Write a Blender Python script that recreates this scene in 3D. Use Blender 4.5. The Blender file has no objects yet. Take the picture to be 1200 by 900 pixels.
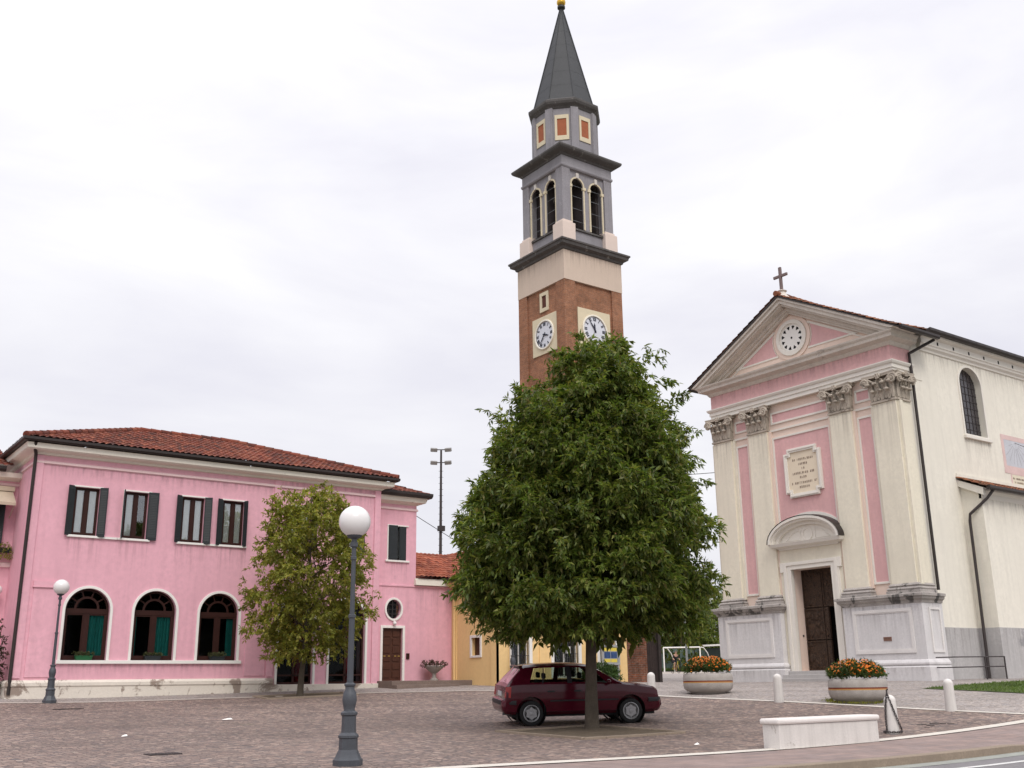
import bpy, bmesh, math, random
import numpy as np
from mathutils import Vector, Matrix
from mathutils.geometry import tessellate_polygon

R_ = math.radians
rnd = random.Random(7)
sc = bpy.context.scene
COL = sc.collection

# ------------------------------------------------------------------ camera
CAM_H = 1.6
RIGHT = Vector((0.8081157375, -0.5888954231, -0.0122937112))
DOWN = Vector((0.1528742465, 0.2298474695, -0.9611449451))
FWD = Vector((0.5688395376, 0.7748369644, 0.2757703014))
cam_d = bpy.data.cameras.new('camera')
cam = bpy.data.objects.new('camera', cam_d)
COL.objects.link(cam)
rot = Matrix((RIGHT, -DOWN, -FWD)).transposed()
cam.matrix_world = Matrix.Translation((0, 0, CAM_H)) @ rot.to_4x4()
cam_d.sensor_fit = 'HORIZONTAL'
cam_d.sensor_width = 36.0
cam_d.lens = 36.0 * 1217.1676 / 1200.0
cam_d.clip_start = 0.1
cam_d.clip_end = 3000.0
sc.camera = cam

# ------------------------------------------------------------------ world: overcast sky
SUN_ELEV, SUN_AZ = 47.0, 248.0          # azimuth measured from +X towards +Y
world = bpy.data.worlds.new('World')
sc.world = world
world.use_nodes = True
wn, wl = world.node_tree.nodes, world.node_tree.links
for n_ in list(wn): wn.remove(n_)
out = wn.new('ShaderNodeOutputWorld')
sky = wn.new('ShaderNodeTexSky'); sky.sky_type = 'NISHITA'; sky.sun_disc = False
sky.sun_elevation = R_(SUN_ELEV)
sky.sun_rotation = R_(90.0 - SUN_AZ)
sky.air_density = 1.0; sky.dust_density = 2.0
bg1 = wn.new('ShaderNodeBackground'); bg1.inputs['Strength'].default_value = 0.10
wl.new(sky.outputs['Color'], bg1.inputs['Color'])
tc = wn.new('ShaderNodeTexCoord')
mp = wn.new('ShaderNodeMapping'); mp.inputs['Scale'].default_value = (1.0, 1.0, 3.2); mp.inputs['Rotation'].default_value = (R_(8), R_(-14), 0)
wl.new(tc.outputs['Generated'], mp.inputs['Vector'])
nz = wn.new('ShaderNodeTexNoise'); nz.inputs['Scale'].default_value = 2.2; nz.inputs['Detail'].default_value = 7.0; nz.inputs['Roughness'].default_value = 0.52
nz.inputs['Distortion'].default_value = 0.35
wl.new(mp.outputs['Vector'], nz.inputs['Vector'])
cr = wn.new('ShaderNodeValToRGB')
cr.color_ramp.elements[0].position = 0.33; cr.color_ramp.elements[0].color = (0.712, 0.702, 0.770, 1)
cr.color_ramp.elements[1].position = 0.66; cr.color_ramp.elements[1].color = (0.895, 0.885, 0.900, 1)
wl.new(nz.outputs['Fac'], cr.inputs['Fac'])
sep = wn.new('ShaderNodeSeparateXYZ'); wl.new(tc.outputs['Generated'], sep.inputs['Vector'])
hr = wn.new('ShaderNodeMapRange'); hr.inputs['From Min'].default_value = 0.0; hr.inputs['From Max'].default_value = 1.0
hr.inputs['To Min'].default_value = 0.0; hr.inputs['To Max'].default_value = 1.0
wl.new(sep.outputs['Z'], hr.inputs['Value'])
cv = wn.new('ShaderNodeValToRGB'); e = cv.color_ramp.elements
e[0].position = 0.0; e[0].color = (0.36,) * 3 + (1,)
e[1].position = 1.0; e[1].color = (1.0,) * 3 + (1,)
a_ = e.new(0.28); a_.color = (0.400,) * 3 + (1,)
a_ = e.new(0.60); a_.color = (0.450,) * 3 + (1,)
wl.new(hr.outputs['Result'], cv.inputs['Fac'])
mm = wn.new('ShaderNodeMath'); mm.operation = 'MULTIPLY'; mm.inputs[1].default_value = 2.30
wl.new(cv.outputs['Color'], mm.inputs[0])
bg2 = wn.new('ShaderNodeBackground')
wl.new(cr.outputs['Color'], bg2.inputs['Color']); wl.new(mm.outputs['Value'], bg2.inputs['Strength'])
mxw = wn.new('ShaderNodeMixShader'); mxw.inputs['Fac'].default_value = 0.93
wl.new(bg1.outputs['Background'], mxw.inputs[1]); wl.new(bg2.outputs['Background'], mxw.inputs[2])
wl.new(mxw.outputs['Shader'], out.inputs['Surface'])

sun_d = bpy.data.lights.new('sun', 'SUN')
sun_d.energy = 1.25; sun_d.angle = R_(24); sun_d.color = (1.0, 0.95, 0.88)
sun = bpy.data.objects.new('sun', sun_d); COL.objects.link(sun)
sd = Vector((math.cos(R_(SUN_AZ)) * math.cos(R_(SUN_ELEV)), math.sin(R_(SUN_AZ)) * math.cos(R_(SUN_ELEV)), math.sin(R_(SUN_ELEV))))
sun.rotation_euler = sd.to_track_quat('Z', 'Y').to_euler()
sun.location = (0, -20, 40)

vs = sc.view_settings
vs.view_transform = 'Standard'; vs.look = 'None'; vs.exposure = 0.36; vs.gamma = 1.0
vs.use_curve_mapping = False

# ------------------------------------------------------------------ ground height
GP = np.array([[7.239, 13.88, 0.503], [8.022, 35.158, 1.187], [15.682, 20.738, 0.578], [17.913, 19.665, 0.606], [19.434, 13.477, 0.487], [24.559, 15.317, 0.778], [23.916, 20.15, 0.97], [23.18, 24.494, 1.072], [33.85, 31.677, 1.477], [33.85, 21.322, 1.472], [38.5, 21.926, 1.521], [7.054, 36.3, 1.317], [20.028, 36.3, 1.468], [12.215, 36.3, 1.333], [22.831, 32.233, 1.404], [27.522, 30.39, 1.523], [66.491, 67.853, 2.234], [53.012, 72.73, 2.369], [65.429, 36.661, 1.694], [0.0, 0.0, 0.0], [10.0, -6.0, 0.05], [-8.0, 8.0, 0.0], [22.0, 2.0, 0.25], [-10.0, 30.0, 0.8], [-12.0, 60.0, 1.6], [45.0, 0.0, 1.25], [31.676, 84.241, 2.504]])
GW = np.array([0.15598, -0.62156, -0.11832, -0.07739, -0.02467, -0.06175, 0.16389, -0.13525, -0.21584, 0.15566, -0.02225, 0.56253, -0.01514, 0.08476, -0.01322, 0.27025, -0.01128, 0.01658, -0.0162, 0.00305, 0.03797, -0.04995, -0.09744, 0.00652, -0.01122, 0.03812, -0.00382, 0.79284, 0.14622, 0.17898])
def g(x, y):
    r = math.hypot(x, y)
    if r > 112.0:
        x *= 112.0 / r; y *= 112.0 / r
    D = np.hypot(x - GP[:, 0], y - GP[:, 1]) / 10.0
    K = np.where(D > 0, D * D * np.log(np.maximum(D, 1e-9)), 0.0)
    return float((GW[:-3] * K).sum() + GW[-3] + GW[-2] * x / 10 + GW[-1] * y / 10)

# ------------------------------------------------------------------ mesh helpers
def chain_offset(o):
    off = Vector((0, 0, 0))
    while o is not None:
        off += Vector(o.location)
        o = o.parent
    return off

class MB:
    def __init__(s):
        s.v = []; s.f = []; s.uv = {}
    def add(s, vs_, fs):
        b = len(s.v)
        s.v.extend([tuple(p) for p in vs_])
        s.f.extend([tuple(i + b for i in f) for f in fs])
        return s
    def box(s, x0, x1, y0, y1, z0, z1):
        return s.add([(x0, y0, z0), (x1, y0, z0), (x1, y1, z0), (x0, y1, z0), (x0, y0, z1), (x1, y0, z1), (x1, y1, z1), (x0, y1, z1)],
                     [(0, 3, 2, 1), (4, 5, 6, 7), (0, 1, 5, 4), (1, 2, 6, 5), (2, 3, 7, 6), (3, 0, 4, 7)])
    def quad(s, a, b, c, d):
        return s.add([a, b, c, d], [(0, 1, 2, 3)])
    def prism(s, poly, axis, a, b):
        n = len(poly)
        def P(p, t):
            return (t, p[0], p[1]) if axis == 'x' else (p[0], t, p[1]) if axis == 'y' else (p[0], p[1], t)
        V = [P(p, a) for p in poly] + [P(p, b) for p in poly]
        F = [(i, (i + 1) % n, n + (i + 1) % n, n + i) for i in range(n)]
        tri = tessellate_polygon([[Vector((p[0], p[1], 0)) for p in poly]])
        F += [tuple(t) for t in tri] + [tuple(i + n for i in reversed(t)) for t in tri]
        return s.add(V, F)
    def ring(s, outer, inner, axis, a, b):
        """a frame: outline with same number of points outside and inside, extruded along axis"""
        n = len(outer)
        def P(p, t):
            return (t, p[0], p[1]) if axis == 'x' else (p[0], t, p[1]) if axis == 'y' else (p[0], p[1], t)
        V = [P(p, a) for p in outer] + [P(p, a) for p in inner] + [P(p, b) for p in outer] + [P(p, b) for p in inner]
        F = []
        for i in range(n):
            j = (i + 1) % n
            F += [(i, j, n + j, n + i), (2*n + i, 3*n + i, 3*n + j, 2*n + j), (i, 2*n + i, 2*n + j, j), (n + i, n + j, 3*n + j, 3*n + i)]
        return s.add(V, F)
    def lathe(s, prof, c=(0, 0, 0), seg=20, rot=0.0):
        V = []; F = []; n = len(prof)
        for k in range(seg):
            a = 2 * math.pi * k / seg + rot
            for r, z in prof:
                V.append((c[0] + r * math.cos(a), c[1] + r * math.sin(a), c[2] + z))
        for k in range(seg):
            l = (k + 1) % seg
            for i in range(n - 1):
                F.append((k*n + i, l*n + i, l*n + i + 1, k*n + i + 1))
        b = len(s.v); s.add(V, F)
        if prof[0][0] > 1e-6: s.f.append(tuple(b + k*n for k in reversed(range(seg))))
        if prof[-1][0] > 1e-6: s.f.append(tuple(b + k*n + n - 1 for k in range(seg)))
        return s
    def tube(s, pts, r, seg=8, cap=True):
        pts = [Vector(p) for p in pts]; n = len(pts); V = []; F = []
        up = Vector((0, 0, 1)); pu = None
        for i, p in enumerate(pts):
            t = (pts[min(i + 1, n - 1)] - pts[max(i - 1, 0)])
            if t.length < 1e-9: t = Vector((0, 0, 1))
            t.normalize()
            if pu is None:
                a = up if abs(t.dot(up)) < .9 else Vector((1, 0, 0))
                u = t.cross(a).normalized()
            else:
                u = (pu - t * pu.dot(t)).normalized()
            pu = u; w = t.cross(u)
            rr = r[i] if isinstance(r, (list, tuple)) else r
            for k in range(seg):
                an = 2 * math.pi * k / seg
                V.append(p + (u * math.cos(an) + w * math.sin(an)) * rr)
        for i in range(n - 1):
            for k in range(seg):
                l = (k + 1) % seg
                F.append((i*seg + k, i*seg + l, (i+1)*seg + l, (i+1)*seg + k))
        if cap:
            F.append(tuple(reversed(range(seg)))); F.append(tuple((n-1)*seg + k for k in range(seg)))
        return s.add(V, F)
    def ball(s, c, r, sx=1, sy=1, sz=1, seg=14, rings=8):
        prof = [(max(1e-7, r * math.sin(math.pi * i / rings)), -r * math.cos(math.pi * i / rings)) for i in range(rings + 1)]
        prof[0] = (0.0, -r); prof[-1] = (0.0, r)
        b = len(s.v); s.lathe(prof, (0, 0, 0), seg)
        for i in range(b, len(s.v)):
            x, y, z = s.v[i]; s.v[i] = (c[0] + x*sx, c[1] + y*sy, c[2] + z*sz)
        return s
    def sweep(s, path, prof, closed=False):
        """moulding: profile (out, z) run along a plan path of (x, y); out is to the right of travel"""
        n = len(path); m = len(prof); V = []; F = []
        for i in range(n):
            p = Vector(path[i])
            def nrm(a, b):
                d = (Vector(b) - Vector(a)).normalized(); return Vector((d.y, -d.x))
            if closed or 0 < i < n - 1:
                n1 = nrm(path[(i - 1) % n], path[i]); n2 = nrm(path[i], path[(i + 1) % n])
                mi = (n1 + n2); mi = mi / max(1e-6, mi.dot(n1))
            elif i == 0: mi = nrm(path[0], path[1])
            else: mi = nrm(path[-2], path[-1])
            for o, z in prof: V.append((p.x + mi.x*o, p.y + mi.y*o, z))
        for i in range(n if closed else n - 1):
            j = (i + 1) % n
            for k in range(m):
                l = (k + 1) % m
                F.append((i*m + k, j*m + k, j*m + l, i*m + l))
        if not closed:
            F.append(tuple(range(m))); F.append(tuple((n-1)*m + k for k in reversed(range(m))))
        return s.add(V, F)
    def wall(s, outer, holes, mapf, depth):
        loops = [outer] + holes
        tri = tessellate_polygon([[Vector((p[0], p[1], 0)) for p in lp] for lp in loops])
        flat = [p for lp in loops for p in lp]
        s.add([mapf(p[0], p[1], 0.0) for p in flat], [tuple(t) for t in tri])
        for h in holes:
            n = len(h)
            s.add([mapf(p[0], p[1], 0.0) for p in h] + [mapf(p[0], p[1], depth) for p in h],
                  [(i, (i + 1) % n, n + (i + 1) % n, n + i) for i in range(n)])
        return s
    def xf(s, M_, start=0):
        for i in range(start, len(s.v)):
            s.v[i] = tuple(M_ @ Vector(s.v[i]))
        return s
    def build(s, name, mat, parent=None, smooth=None, bevel=0.0, recalc=True, uvf=None, local=False):
        me = bpy.data.meshes.new(name)
        off = chain_offset(parent) if parent is not None and not local else Vector((0, 0, 0))
        base = Vector((0, 0, 0))
        if parent is None and s.v:
            a = np.array(s.v); base = Vector((float(a[:, 0].mean()), float(a[:, 1].mean()), float(a[:, 2].min())))
            off = base
        vv = [(p[0] - off.x, p[1] - off.y, p[2] - off.z) for p in s.v]
        me.from_pydata(vv, [], s.f)
        if uvf is not None:
            ul = me.uv_layers.new(name='UVMap')
            for lp in me.loops:
                ul.data[lp.index].uv = uvf[lp.vertex_index]
        if recalc:
            bm = bmesh.new(); bm.from_mesh(me); bmesh.ops.recalc_face_normals(bm, faces=bm.faces); bm.to_mesh(me); bm.free()
        if smooth is not None:
            me.polygons.foreach_set('use_smooth', [True] * len(me.polygons))
            me.set_sharp_from_angle(angle=R_(smooth))
        me.materials.append(mat)
        o = bpy.data.objects.new(name, me); COL.objects.link(o)
        if parent is not None: o.parent = parent
        else: o.location = base
        if bevel > 0:
            b = o.modifiers.new('bevel', 'BEVEL'); b.width = bevel; b.segments = 2; b.limit_method = 'ANGLE'; b.angle_limit = R_(40)
        return o

def thing(name, label, cat, loc=(0, 0, 0), rz=0.0, group=None):
    o = bpy.data.objects.new(name, None); COL.objects.link(o)
    o.empty_display_size = 0.3
    o.location = loc; o.rotation_euler = (0, 0, rz)
    tag(o, label, cat, group)
    return o
def tag(o, label=None, cat=None, group=None, kind=None):
    if label: o['label'] = label
    if cat: o['category'] = cat
    if group: o['group'] = group
    if kind: o['kind'] = kind
    return o
def copy_tree(o, parent=None):
    c = o.copy(); COL.objects.link(c)
    if parent is not None: c.parent = parent
    for ch in list(o.children): copy_tree(ch, c)
    return c
def arch(x0, x1, z0, zs, n=14, rise=None):
    """arched outline from lower left, counter-clockwise"""
    c = (x0 + x1) / 2; r = (x1 - x0) / 2; h = r if rise is None else rise
    P = [(x0, z0), (x1, z0)]
    for i in range(n + 1):
        a = math.pi * i / n
        P.append((c + r * math.cos(a), zs + h * math.sin(a)))
    return P
def rect(x0, x1, z0, z1): return [(x0, z0), (x1, z0), (x1, z1), (x0, z1)]

# ------------------------------------------------------------------ materials
def newmat(name):
    m = bpy.data.materials.new(name); m.use_nodes = True
    nt = m.node_tree; b = nt.nodes['Principled BSDF']
    return m, nt.nodes, nt.links, b
def mixc(N, L, fac, a, b):
    x = N.new('ShaderNodeMix'); x.data_type = 'RGBA'
    if isinstance(fac, (int, float)): x.inputs['Factor'].default_value = fac
    else: L.new(fac, x.inputs['Factor'])
    for k, c in (('A', a), ('B', b)):
        if isinstance(c, tuple): x.inputs[k].default_value = c + (1,) if len(c) == 3 else c
        else: L.new(c, x.inputs[k])
    # RGBA sockets carry index 6, 7; pick by type
    return x
def MIX(N, L, fac, a, b):
    x = N.new('ShaderNodeMix'); x.data_type = 'RGBA'
    fs = [i for i in x.inputs if i.name == 'Factor' and i.type == 'VALUE'][0]
    A = [i for i in x.inputs if i.name == 'A' and i.type == 'RGBA'][0]
    B = [i for i in x.inputs if i.name == 'B' and i.type == 'RGBA'][0]
    if isinstance(fac, (int, float)): fs.default_value = fac
    else: L.new(fac, fs)
    for so, c in ((A, a), (B, b)):
        if isinstance(c, tuple): so.default_value = tuple(c) + (1,)
        else: L.new(c, so)
    return [o for o in x.outputs if o.type == 'RGBA'][0]
def noise(N, L, vec, scale, detail=4, rough=.55, dist=0.0):
    t = N.new('ShaderNodeTexNoise'); t.inputs['Scale'].default_value = scale; t.inputs['Detail'].default_value = detail
    t.inputs['Roughness'].default_value = rough; t.inputs['Distortion'].default_value = dist
    L.new(vec, t.inputs['Vector']); return t.outputs['Fac']
def ramp(N, L, fac, stops):
    r = N.new('ShaderNodeValToRGB'); E_ = r.color_ramp.elements
    E_[0].position = stops[0][0]; E_[0].color = stops[0][1] + (1,)
    E_[1].position = stops[-1][0]; E_[1].color = stops[-1][1] + (1,)
    for p, c in stops[1:-1]:
        x = E_.new(p); x.color = c + (1,)
    L.new(fac, r.inputs['Fac']); return r.outputs['Color']
def sm(fac_lo, fac_hi): return [(fac_lo, (0, 0, 0)), (fac_hi, (1, 1, 1))]
def mul(c, k): return tuple(min(1.0, x * k) for x in c)

def M(name, col, rough=.85, var=.13, scale=1.3, bump=0.25, bscale=40.0, metal=0.0, spec=.3, stain=None, stain_col=(.25, .22, .2), stain_scale=1.0, streak=0.0):
    m, N, L, b = newmat(name)
    t = N.new('ShaderNodeTexCoord'); v = t.outputs['Object']
    n1 = noise(N, L, v, scale, 5, .6)
    c = ramp(N, L, n1, [(.3, mul(col, 1 - var)), (.5, col), (.72, mul(col, 1 + var * .8))])
    n2 = noise(N, L, v, scale * 14, 3, .6)
    c = MIX(N, L, ramp(N, L, n2, sm(.35, .7)), c, mul(col, 1 - var * .9)) if var > 0 else c
    if streak > 0:
        mpn = N.new('ShaderNodeMapping'); mpn.inputs['Scale'].default_value = (3.0, 3.0, .22); L.new(v, mpn.inputs['Vector'])
        n4 = noise(N, L, mpn.outputs['Vector'], 1.3, 6, .65)
        f4 = ramp(N, L, n4, [(.48, (0, 0, 0)), (.75, (streak, streak, streak))])
        c = MIX(N, L, f4, c, mul(col, .5))
    if stain is not None:
        n3 = noise(N, L, v, stain_scale, 8, .68, .6)
        c = MIX(N, L, ramp(N, L, n3, sm(stain, stain + .06)), c, stain_col)
    L.new(c, b.inputs['Base Color'])
    b.inputs['Roughness'].default_value = rough; b.inputs['Metallic'].default_value = metal
    b.inputs['Specular IOR Level'].default_value = spec
    if bump > 0:
        bp = N.new('ShaderNodeBump'); bp.inputs['Strength'].default_value = bump; bp.inputs['Distance'].default_value = .02
        L.new(noise(N, L, v, bscale, 4, .6), bp.inputs['Height']); L.new(bp.outputs['Normal'], b.inputs['Normal'])
    return m

def cobble_mat(name, cols, cell=.1, joint=(.10, .085, .08), patch=(.6, 1.15), moss=None):
    m, N, L, b = newmat(name)
    t = N.new('ShaderNodeTexCoord'); v = t.outputs['Object']
    vo = N.new('ShaderNodeTexVoronoi'); vo.inputs['Scale'].default_value = 1 / cell; vo.inputs['Randomness'].default_value = .55
    L.new(v, vo.inputs['Vector'])
    ve = N.new('ShaderNodeTexVoronoi'); ve.feature = 'DISTANCE_TO_EDGE'; ve.inputs['Scale'].default_value = 1 / cell; ve.inputs['Randomness'].default_value = .55
    L.new(v, ve.inputs['Vector'])
    sp = N.new('ShaderNodeSeparateColor'); L.new(vo.outputs['Color'], sp.inputs['Color'])
    k = len(cols)
    c = ramp(N, L, sp.outputs['Red'], [(i / (k - 1), cols[i]) for i in range(k)])
    big = noise(N, L, v, .45, 6, .65)
    bigc = ramp(N, L, big, [(.3, (patch[0],) * 3), (.7, (patch[1],) * 3)])
    mx = N.new('ShaderNodeVectorMath'); mx.operation = 'MULTIPLY'; L.new(c, mx.inputs[0]); L.new(bigc, mx.inputs[1])
    c2 = mx.outputs['Vector']
    jf = ramp(N, L, ve.outputs['Distance'], [(.03, (1, 1, 1)), (.11, (0, 0, 0))])
    jm = N.new('ShaderNodeMath'); jm.operation = 'MULTIPLY'; jm.inputs[1].default_value = .75; L.new(jf, jm.inputs[0])
    c3 = MIX(N, L, jm.outputs['Value'], c2, joint)
    st = noise(N, L, v, .55, 8, .72, .8)
    c3 = MIX(N, L, ramp(N, L, st, [(.57, (0, 0, 0)), (.66, (.42, .42, .42))]), c3, mul(joint, .9))
    st2 = noise(N, L, v, 2.4, 5, .7, .4)
    c3 = MIX(N, L, ramp(N, L, st2, [(.60, (0, 0, 0)), (.70, (.35, .35, .35))]), c3, mul(cols[-1], 1.0))
    if moss:
        c3 = MIX(N, L, ramp(N, L, noise(N, L, v, .9, 7, .7), [(.60, (0, 0, 0)), (.74, (.55, .55, .55))]), c3, moss)
    L.new(c3, b.inputs['Base Color'])
    b.inputs['Roughness'].default_value = .75; b.inputs['Specular IOR Level'].default_value = .3
    bp = N.new('ShaderNodeBump'); bp.inputs['Strength'].default_value = .6; bp.inputs['Distance'].default_value = .015
    hm = ramp(N, L, ve.outputs['Distance'], sm(0.0, .16))
    L.new(hm, bp.inputs['Height']); L.new(bp.outputs['Normal'], b.inputs['Normal'])
    return m

def brick_mat(name, c1, c2, mortar, bw=.25, bh=.068, ang=0.0, var=.35):
    m, N, L, b = newmat(name)
    t = N.new('ShaderNodeTexCoord'); s_ = N.new('ShaderNodeSeparateXYZ'); L.new(t.outputs['Object'], s_.inputs['Vector'])
    ad = N.new('ShaderNodeMath'); L.new(s_.outputs['X'], ad.inputs[0]); L.new(s_.outputs['Y'], ad.inputs[1])
    cb = N.new('ShaderNodeCombineXYZ'); L.new(ad.outputs['Value'], cb.inputs['X']); L.new(s_.outputs['Z'], cb.inputs['Y'])
    br = N.new('ShaderNodeTexBrick'); br.inputs['Scale'].default_value = 1.0
    br.inputs['Brick Width'].default_value = bw; br.inputs['Row Height'].default_value = bh; br.inputs['Mortar Size'].default_value = .009
    br.inputs['Color1'].default_value = c1 + (1,); br.inputs['Color2'].default_value = c2 + (1,); br.inputs['Mortar'].default_value = mortar + (1,)
    L.new(cb.outputs['Vector'], br.inputs['Vector'])
    n1 = noise(N, L, t.outputs['Object'], 1.1, 7, .7)
    k = ramp(N, L, n1, [(.3, (1 - var,) * 3), (.7, (1 + var * .5,) * 3)])
    n5 = noise(N, L, t.outputs['Object'], 9.0, 4, .7)
    k5 = ramp(N, L, n5, [(.3, (1 - var * .6,) * 3), (.7, (1 + var * .4,) * 3)])
    mx = N.new('ShaderNodeVectorMath'); mx.operation = 'MULTIPLY'; L.new(br.outputs['Color'], mx.inputs[0]); L.new(k, mx.inputs[1])
    mx2 = N.new('ShaderNodeVectorMath'); mx2.operation = 'MULTIPLY'; L.new(mx.outputs['Vector'], mx2.inputs[0]); L.new(k5, mx2.inputs[1])
    L.new(mx2.outputs['Vector'], b.inputs['Base Color']); b.inputs['Roughness'].default_value = .9; b.inputs['Specular IOR Level'].default_value = .2
    bp = N.new('ShaderNodeBump'); bp.inputs['Strength'].default_value = .4; bp.inputs['Distance'].default_value = .01
    L.new(br.outputs['Fac'], bp.inputs['Height']); bp.invert = True; L.new(bp.outputs['Normal'], b.inputs['Normal'])
    return m

def tile_mat(name, cols, patch=.25):
    m, N, L, b = newmat(name)
    u = N.new('ShaderNodeUVMap'); u.uv_map = 'UVMap'
    fl = N.new('ShaderNodeVectorMath'); fl.operation = 'FLOOR'; L.new(u.outputs['UV'], fl.inputs[0])
    wnz = N.new('ShaderNodeTexWhiteNoise'); wnz.noise_dimensions = '2D'; L.new(fl.outputs['Vector'], wnz.inputs['Vector'])
    k = len(cols)
    c = ramp(N, L, wnz.outputs['Value'], [(i / (k - 1), cols[i]) for i in range(k)])
    t = N.new('ShaderNodeTexCoord')
    n1 = noise(N, L, t.outputs['Object'], .8, 6, .7)
    kk = ramp(N, L, n1, [(.3, (1 - patch,) * 3), (.7, (1 + patch * .5,) * 3)])
    mx = N.new('ShaderNodeVectorMath'); mx.operation = 'MULTIPLY'; L.new(c, mx.inputs[0]); L.new(kk, mx.inputs[1])
    n2 = noise(N, L, t.outputs['Object'], 7.0, 4, .7)
    cc = MIX(N, L, ramp(N, L, n2, [(.55, (0, 0, 0)), (.75, (.6, .6, .6))]), mx.outputs['Vector'], mul(cols[0], .55))
    L.new(cc, b.inputs['Base Color']); b.inputs['Roughness'].default_value = .85; b.inputs['Specular IOR Level'].default_value = .25
    return m

def leaf_mat(name, cols, trans=.25, rough=.55):
    m, N, L, b = newmat(name)
    ge = N.new('ShaderNodeNewGeometry')
    k = len(cols)
    c = ramp(N, L, ge.outputs['Random Per Island'], [(i / (k - 1), cols[i]) for i in range(k)])
    t = N.new('ShaderNodeTexCoord')
    n1 = noise(N, L, t.outputs['Object'], 1.0, 3, .6)
    kk = ramp(N, L, n1, [(.32, (.62,) * 3), (.68, (1.32,) * 3)])
    mx = N.new('ShaderNodeVectorMath'); mx.operation = 'MULTIPLY'; L.new(c, mx.inputs[0]); L.new(kk, mx.inputs[1])
    L.new(mx.outputs['Vector'], b.inputs['Base Color']); b.inputs['Roughness'].default_value = rough; b.inputs['Specular IOR Level'].default_value = .35
    tr = N.new('ShaderNodeBsdfTranslucent')
    m2 = N.new('ShaderNodeVectorMath'); m2.operation = 'MULTIPLY'; m2.inputs[1].default_value = (1.15, 1.25, .6); L.new(mx.outputs['Vector'], m2.inputs[0])
    L.new(m2.outputs['Vector'], tr.inputs['Color'])
    ms = N.new('ShaderNodeMixShader'); ms.inputs['Fac'].default_value = trans
    L.new(b.outputs['BSDF'], ms.inputs[1]); L.new(tr.outputs['BSDF'], ms.inputs[2])
    L.new(ms.outputs['Shader'], N['Material Output'].inputs['Surface'])
    return m

def streak_mat():
    m, N, L, b = newmat('rain_streak_dirt')
    u = N.new('ShaderNodeUVMap'); u.uv_map = 'UVMap'
    mpn = N.new('ShaderNodeMapping'); mpn.inputs['Scale'].default_value = (9.0, .55, 1); L.new(u.outputs['UV'], mpn.inputs['Vector'])
    t = N.new('ShaderNodeTexCoord'); ad = N.new('ShaderNodeVectorMath'); ad.operation = 'ADD'
    m0 = N.new('ShaderNodeMapping'); m0.inputs['Scale'].default_value = (.0, .0, .0); L.new(t.outputs['Object'], m0.inputs['Vector'])
    oi = N.new('ShaderNodeObjectInfo'); L.new(mpn.outputs['Vector'], ad.inputs[0]); cb = N.new('ShaderNodeCombineXYZ')
    mu = N.new('ShaderNodeMath'); mu.operation = 'MULTIPLY'; mu.inputs[1].default_value = 57.0; L.new(oi.outputs['Random'], mu.inputs[0]); L.new(mu.outputs['Value'], cb.inputs['X']); L.new(cb.outputs['Vector'], ad.inputs[1])
    n = noise(N, L, ad.outputs['Vector'], 1.0, 5, .65)
    f = ramp(N, L, n, [(.44, (0, 0, 0)), (.70, (1, 1, 1))])
    s = N.new('ShaderNodeSeparateXYZ'); L.new(u.outputs['UV'], s.inputs['Vector'])
    pw = N.new('ShaderNodeMath'); pw.operation = 'POWER'; pw.inputs[1].default_value = 1.4; L.new(s.outputs['Y'], pw.inputs[0])
    k = N.new('ShaderNodeMath'); k.operation = 'MULTIPLY'; L.new(f, k.inputs[0]); L.new(pw.outputs['Value'], k.inputs[1])
    k2 = N.new('ShaderNodeMath'); k2.operation = 'MULTIPLY'; k2.inputs[1].default_value = .30; L.new(k.outputs['Value'], k2.inputs[0])
    tr = N.new('ShaderNodeBsdfTransparent'); b.inputs['Base Color'].default_value = (.20, .155, .14, 1); b.inputs['Roughness'].default_value = .95; b.inputs['Specular IOR Level'].default_value = .1
    ms = N.new('ShaderNodeMixShader'); L.new(k2.outputs['Value'], ms.inputs['Fac']); L.new(tr.outputs['BSDF'], ms.inputs[1]); L.new(b.outputs['BSDF'], ms.inputs[2])
    L.new(ms.outputs['Shader'], N['Material Output'].inputs['Surface'])
    return m
def streak(parent, a, b, ztop, zbot):
    """a film of run-off dirt on a wall between plan points a and b"""
    mb = MB(); mb.v = [(a[0], a[1], zbot), (b[0], b[1], zbot), (b[0], b[1], ztop), (a[0], a[1], ztop)]; mb.f = [(0, 1, 2, 3)]
    L_ = math.hypot(b[0] - a[0], b[1] - a[1])
    return mb.build('rain_streak', m_streak, parent, recalc=False, uvf=[(0, 0), (L_, 0), (L_, 1), (0, 1)])
def glass_mat(name, tint=(.75, .8, .8), refl=.16, rough=.02):
    m, N, L, b = newmat(name)
    tr = N.new('ShaderNodeBsdfTransparent'); tr.inputs['Color'].default_value = tint + (1,)
    gl = N.new('ShaderNodeBsdfGlossy'); gl.inputs['Roughness'].default_value = rough; gl.inputs['Color'].default_value = (.9, .92, .95, 1)
    lw = N.new('ShaderNodeLayerWeight'); lw.inputs['Blend'].default_value = .35
    ad = N.new('ShaderNodeMath'); ad.operation = 'MULTIPLY_ADD'; ad.inputs[1].default_value = .7; ad.inputs[2].default_value = refl
    ad.use_clamp = True
    L.new(lw.outputs['Fresnel'], ad.inputs[0])
    ms = N.new('ShaderNodeMixShader'); L.new(ad.outputs['Value'], ms.inputs['Fac'])
    L.new(tr.outputs['BSDF'], ms.inputs[1]); L.new(gl.outputs['BSDF'], ms.inputs[2])
    L.new(ms.outputs['Shader'], N['Material Output'].inputs['Surface'])
    return m

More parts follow.
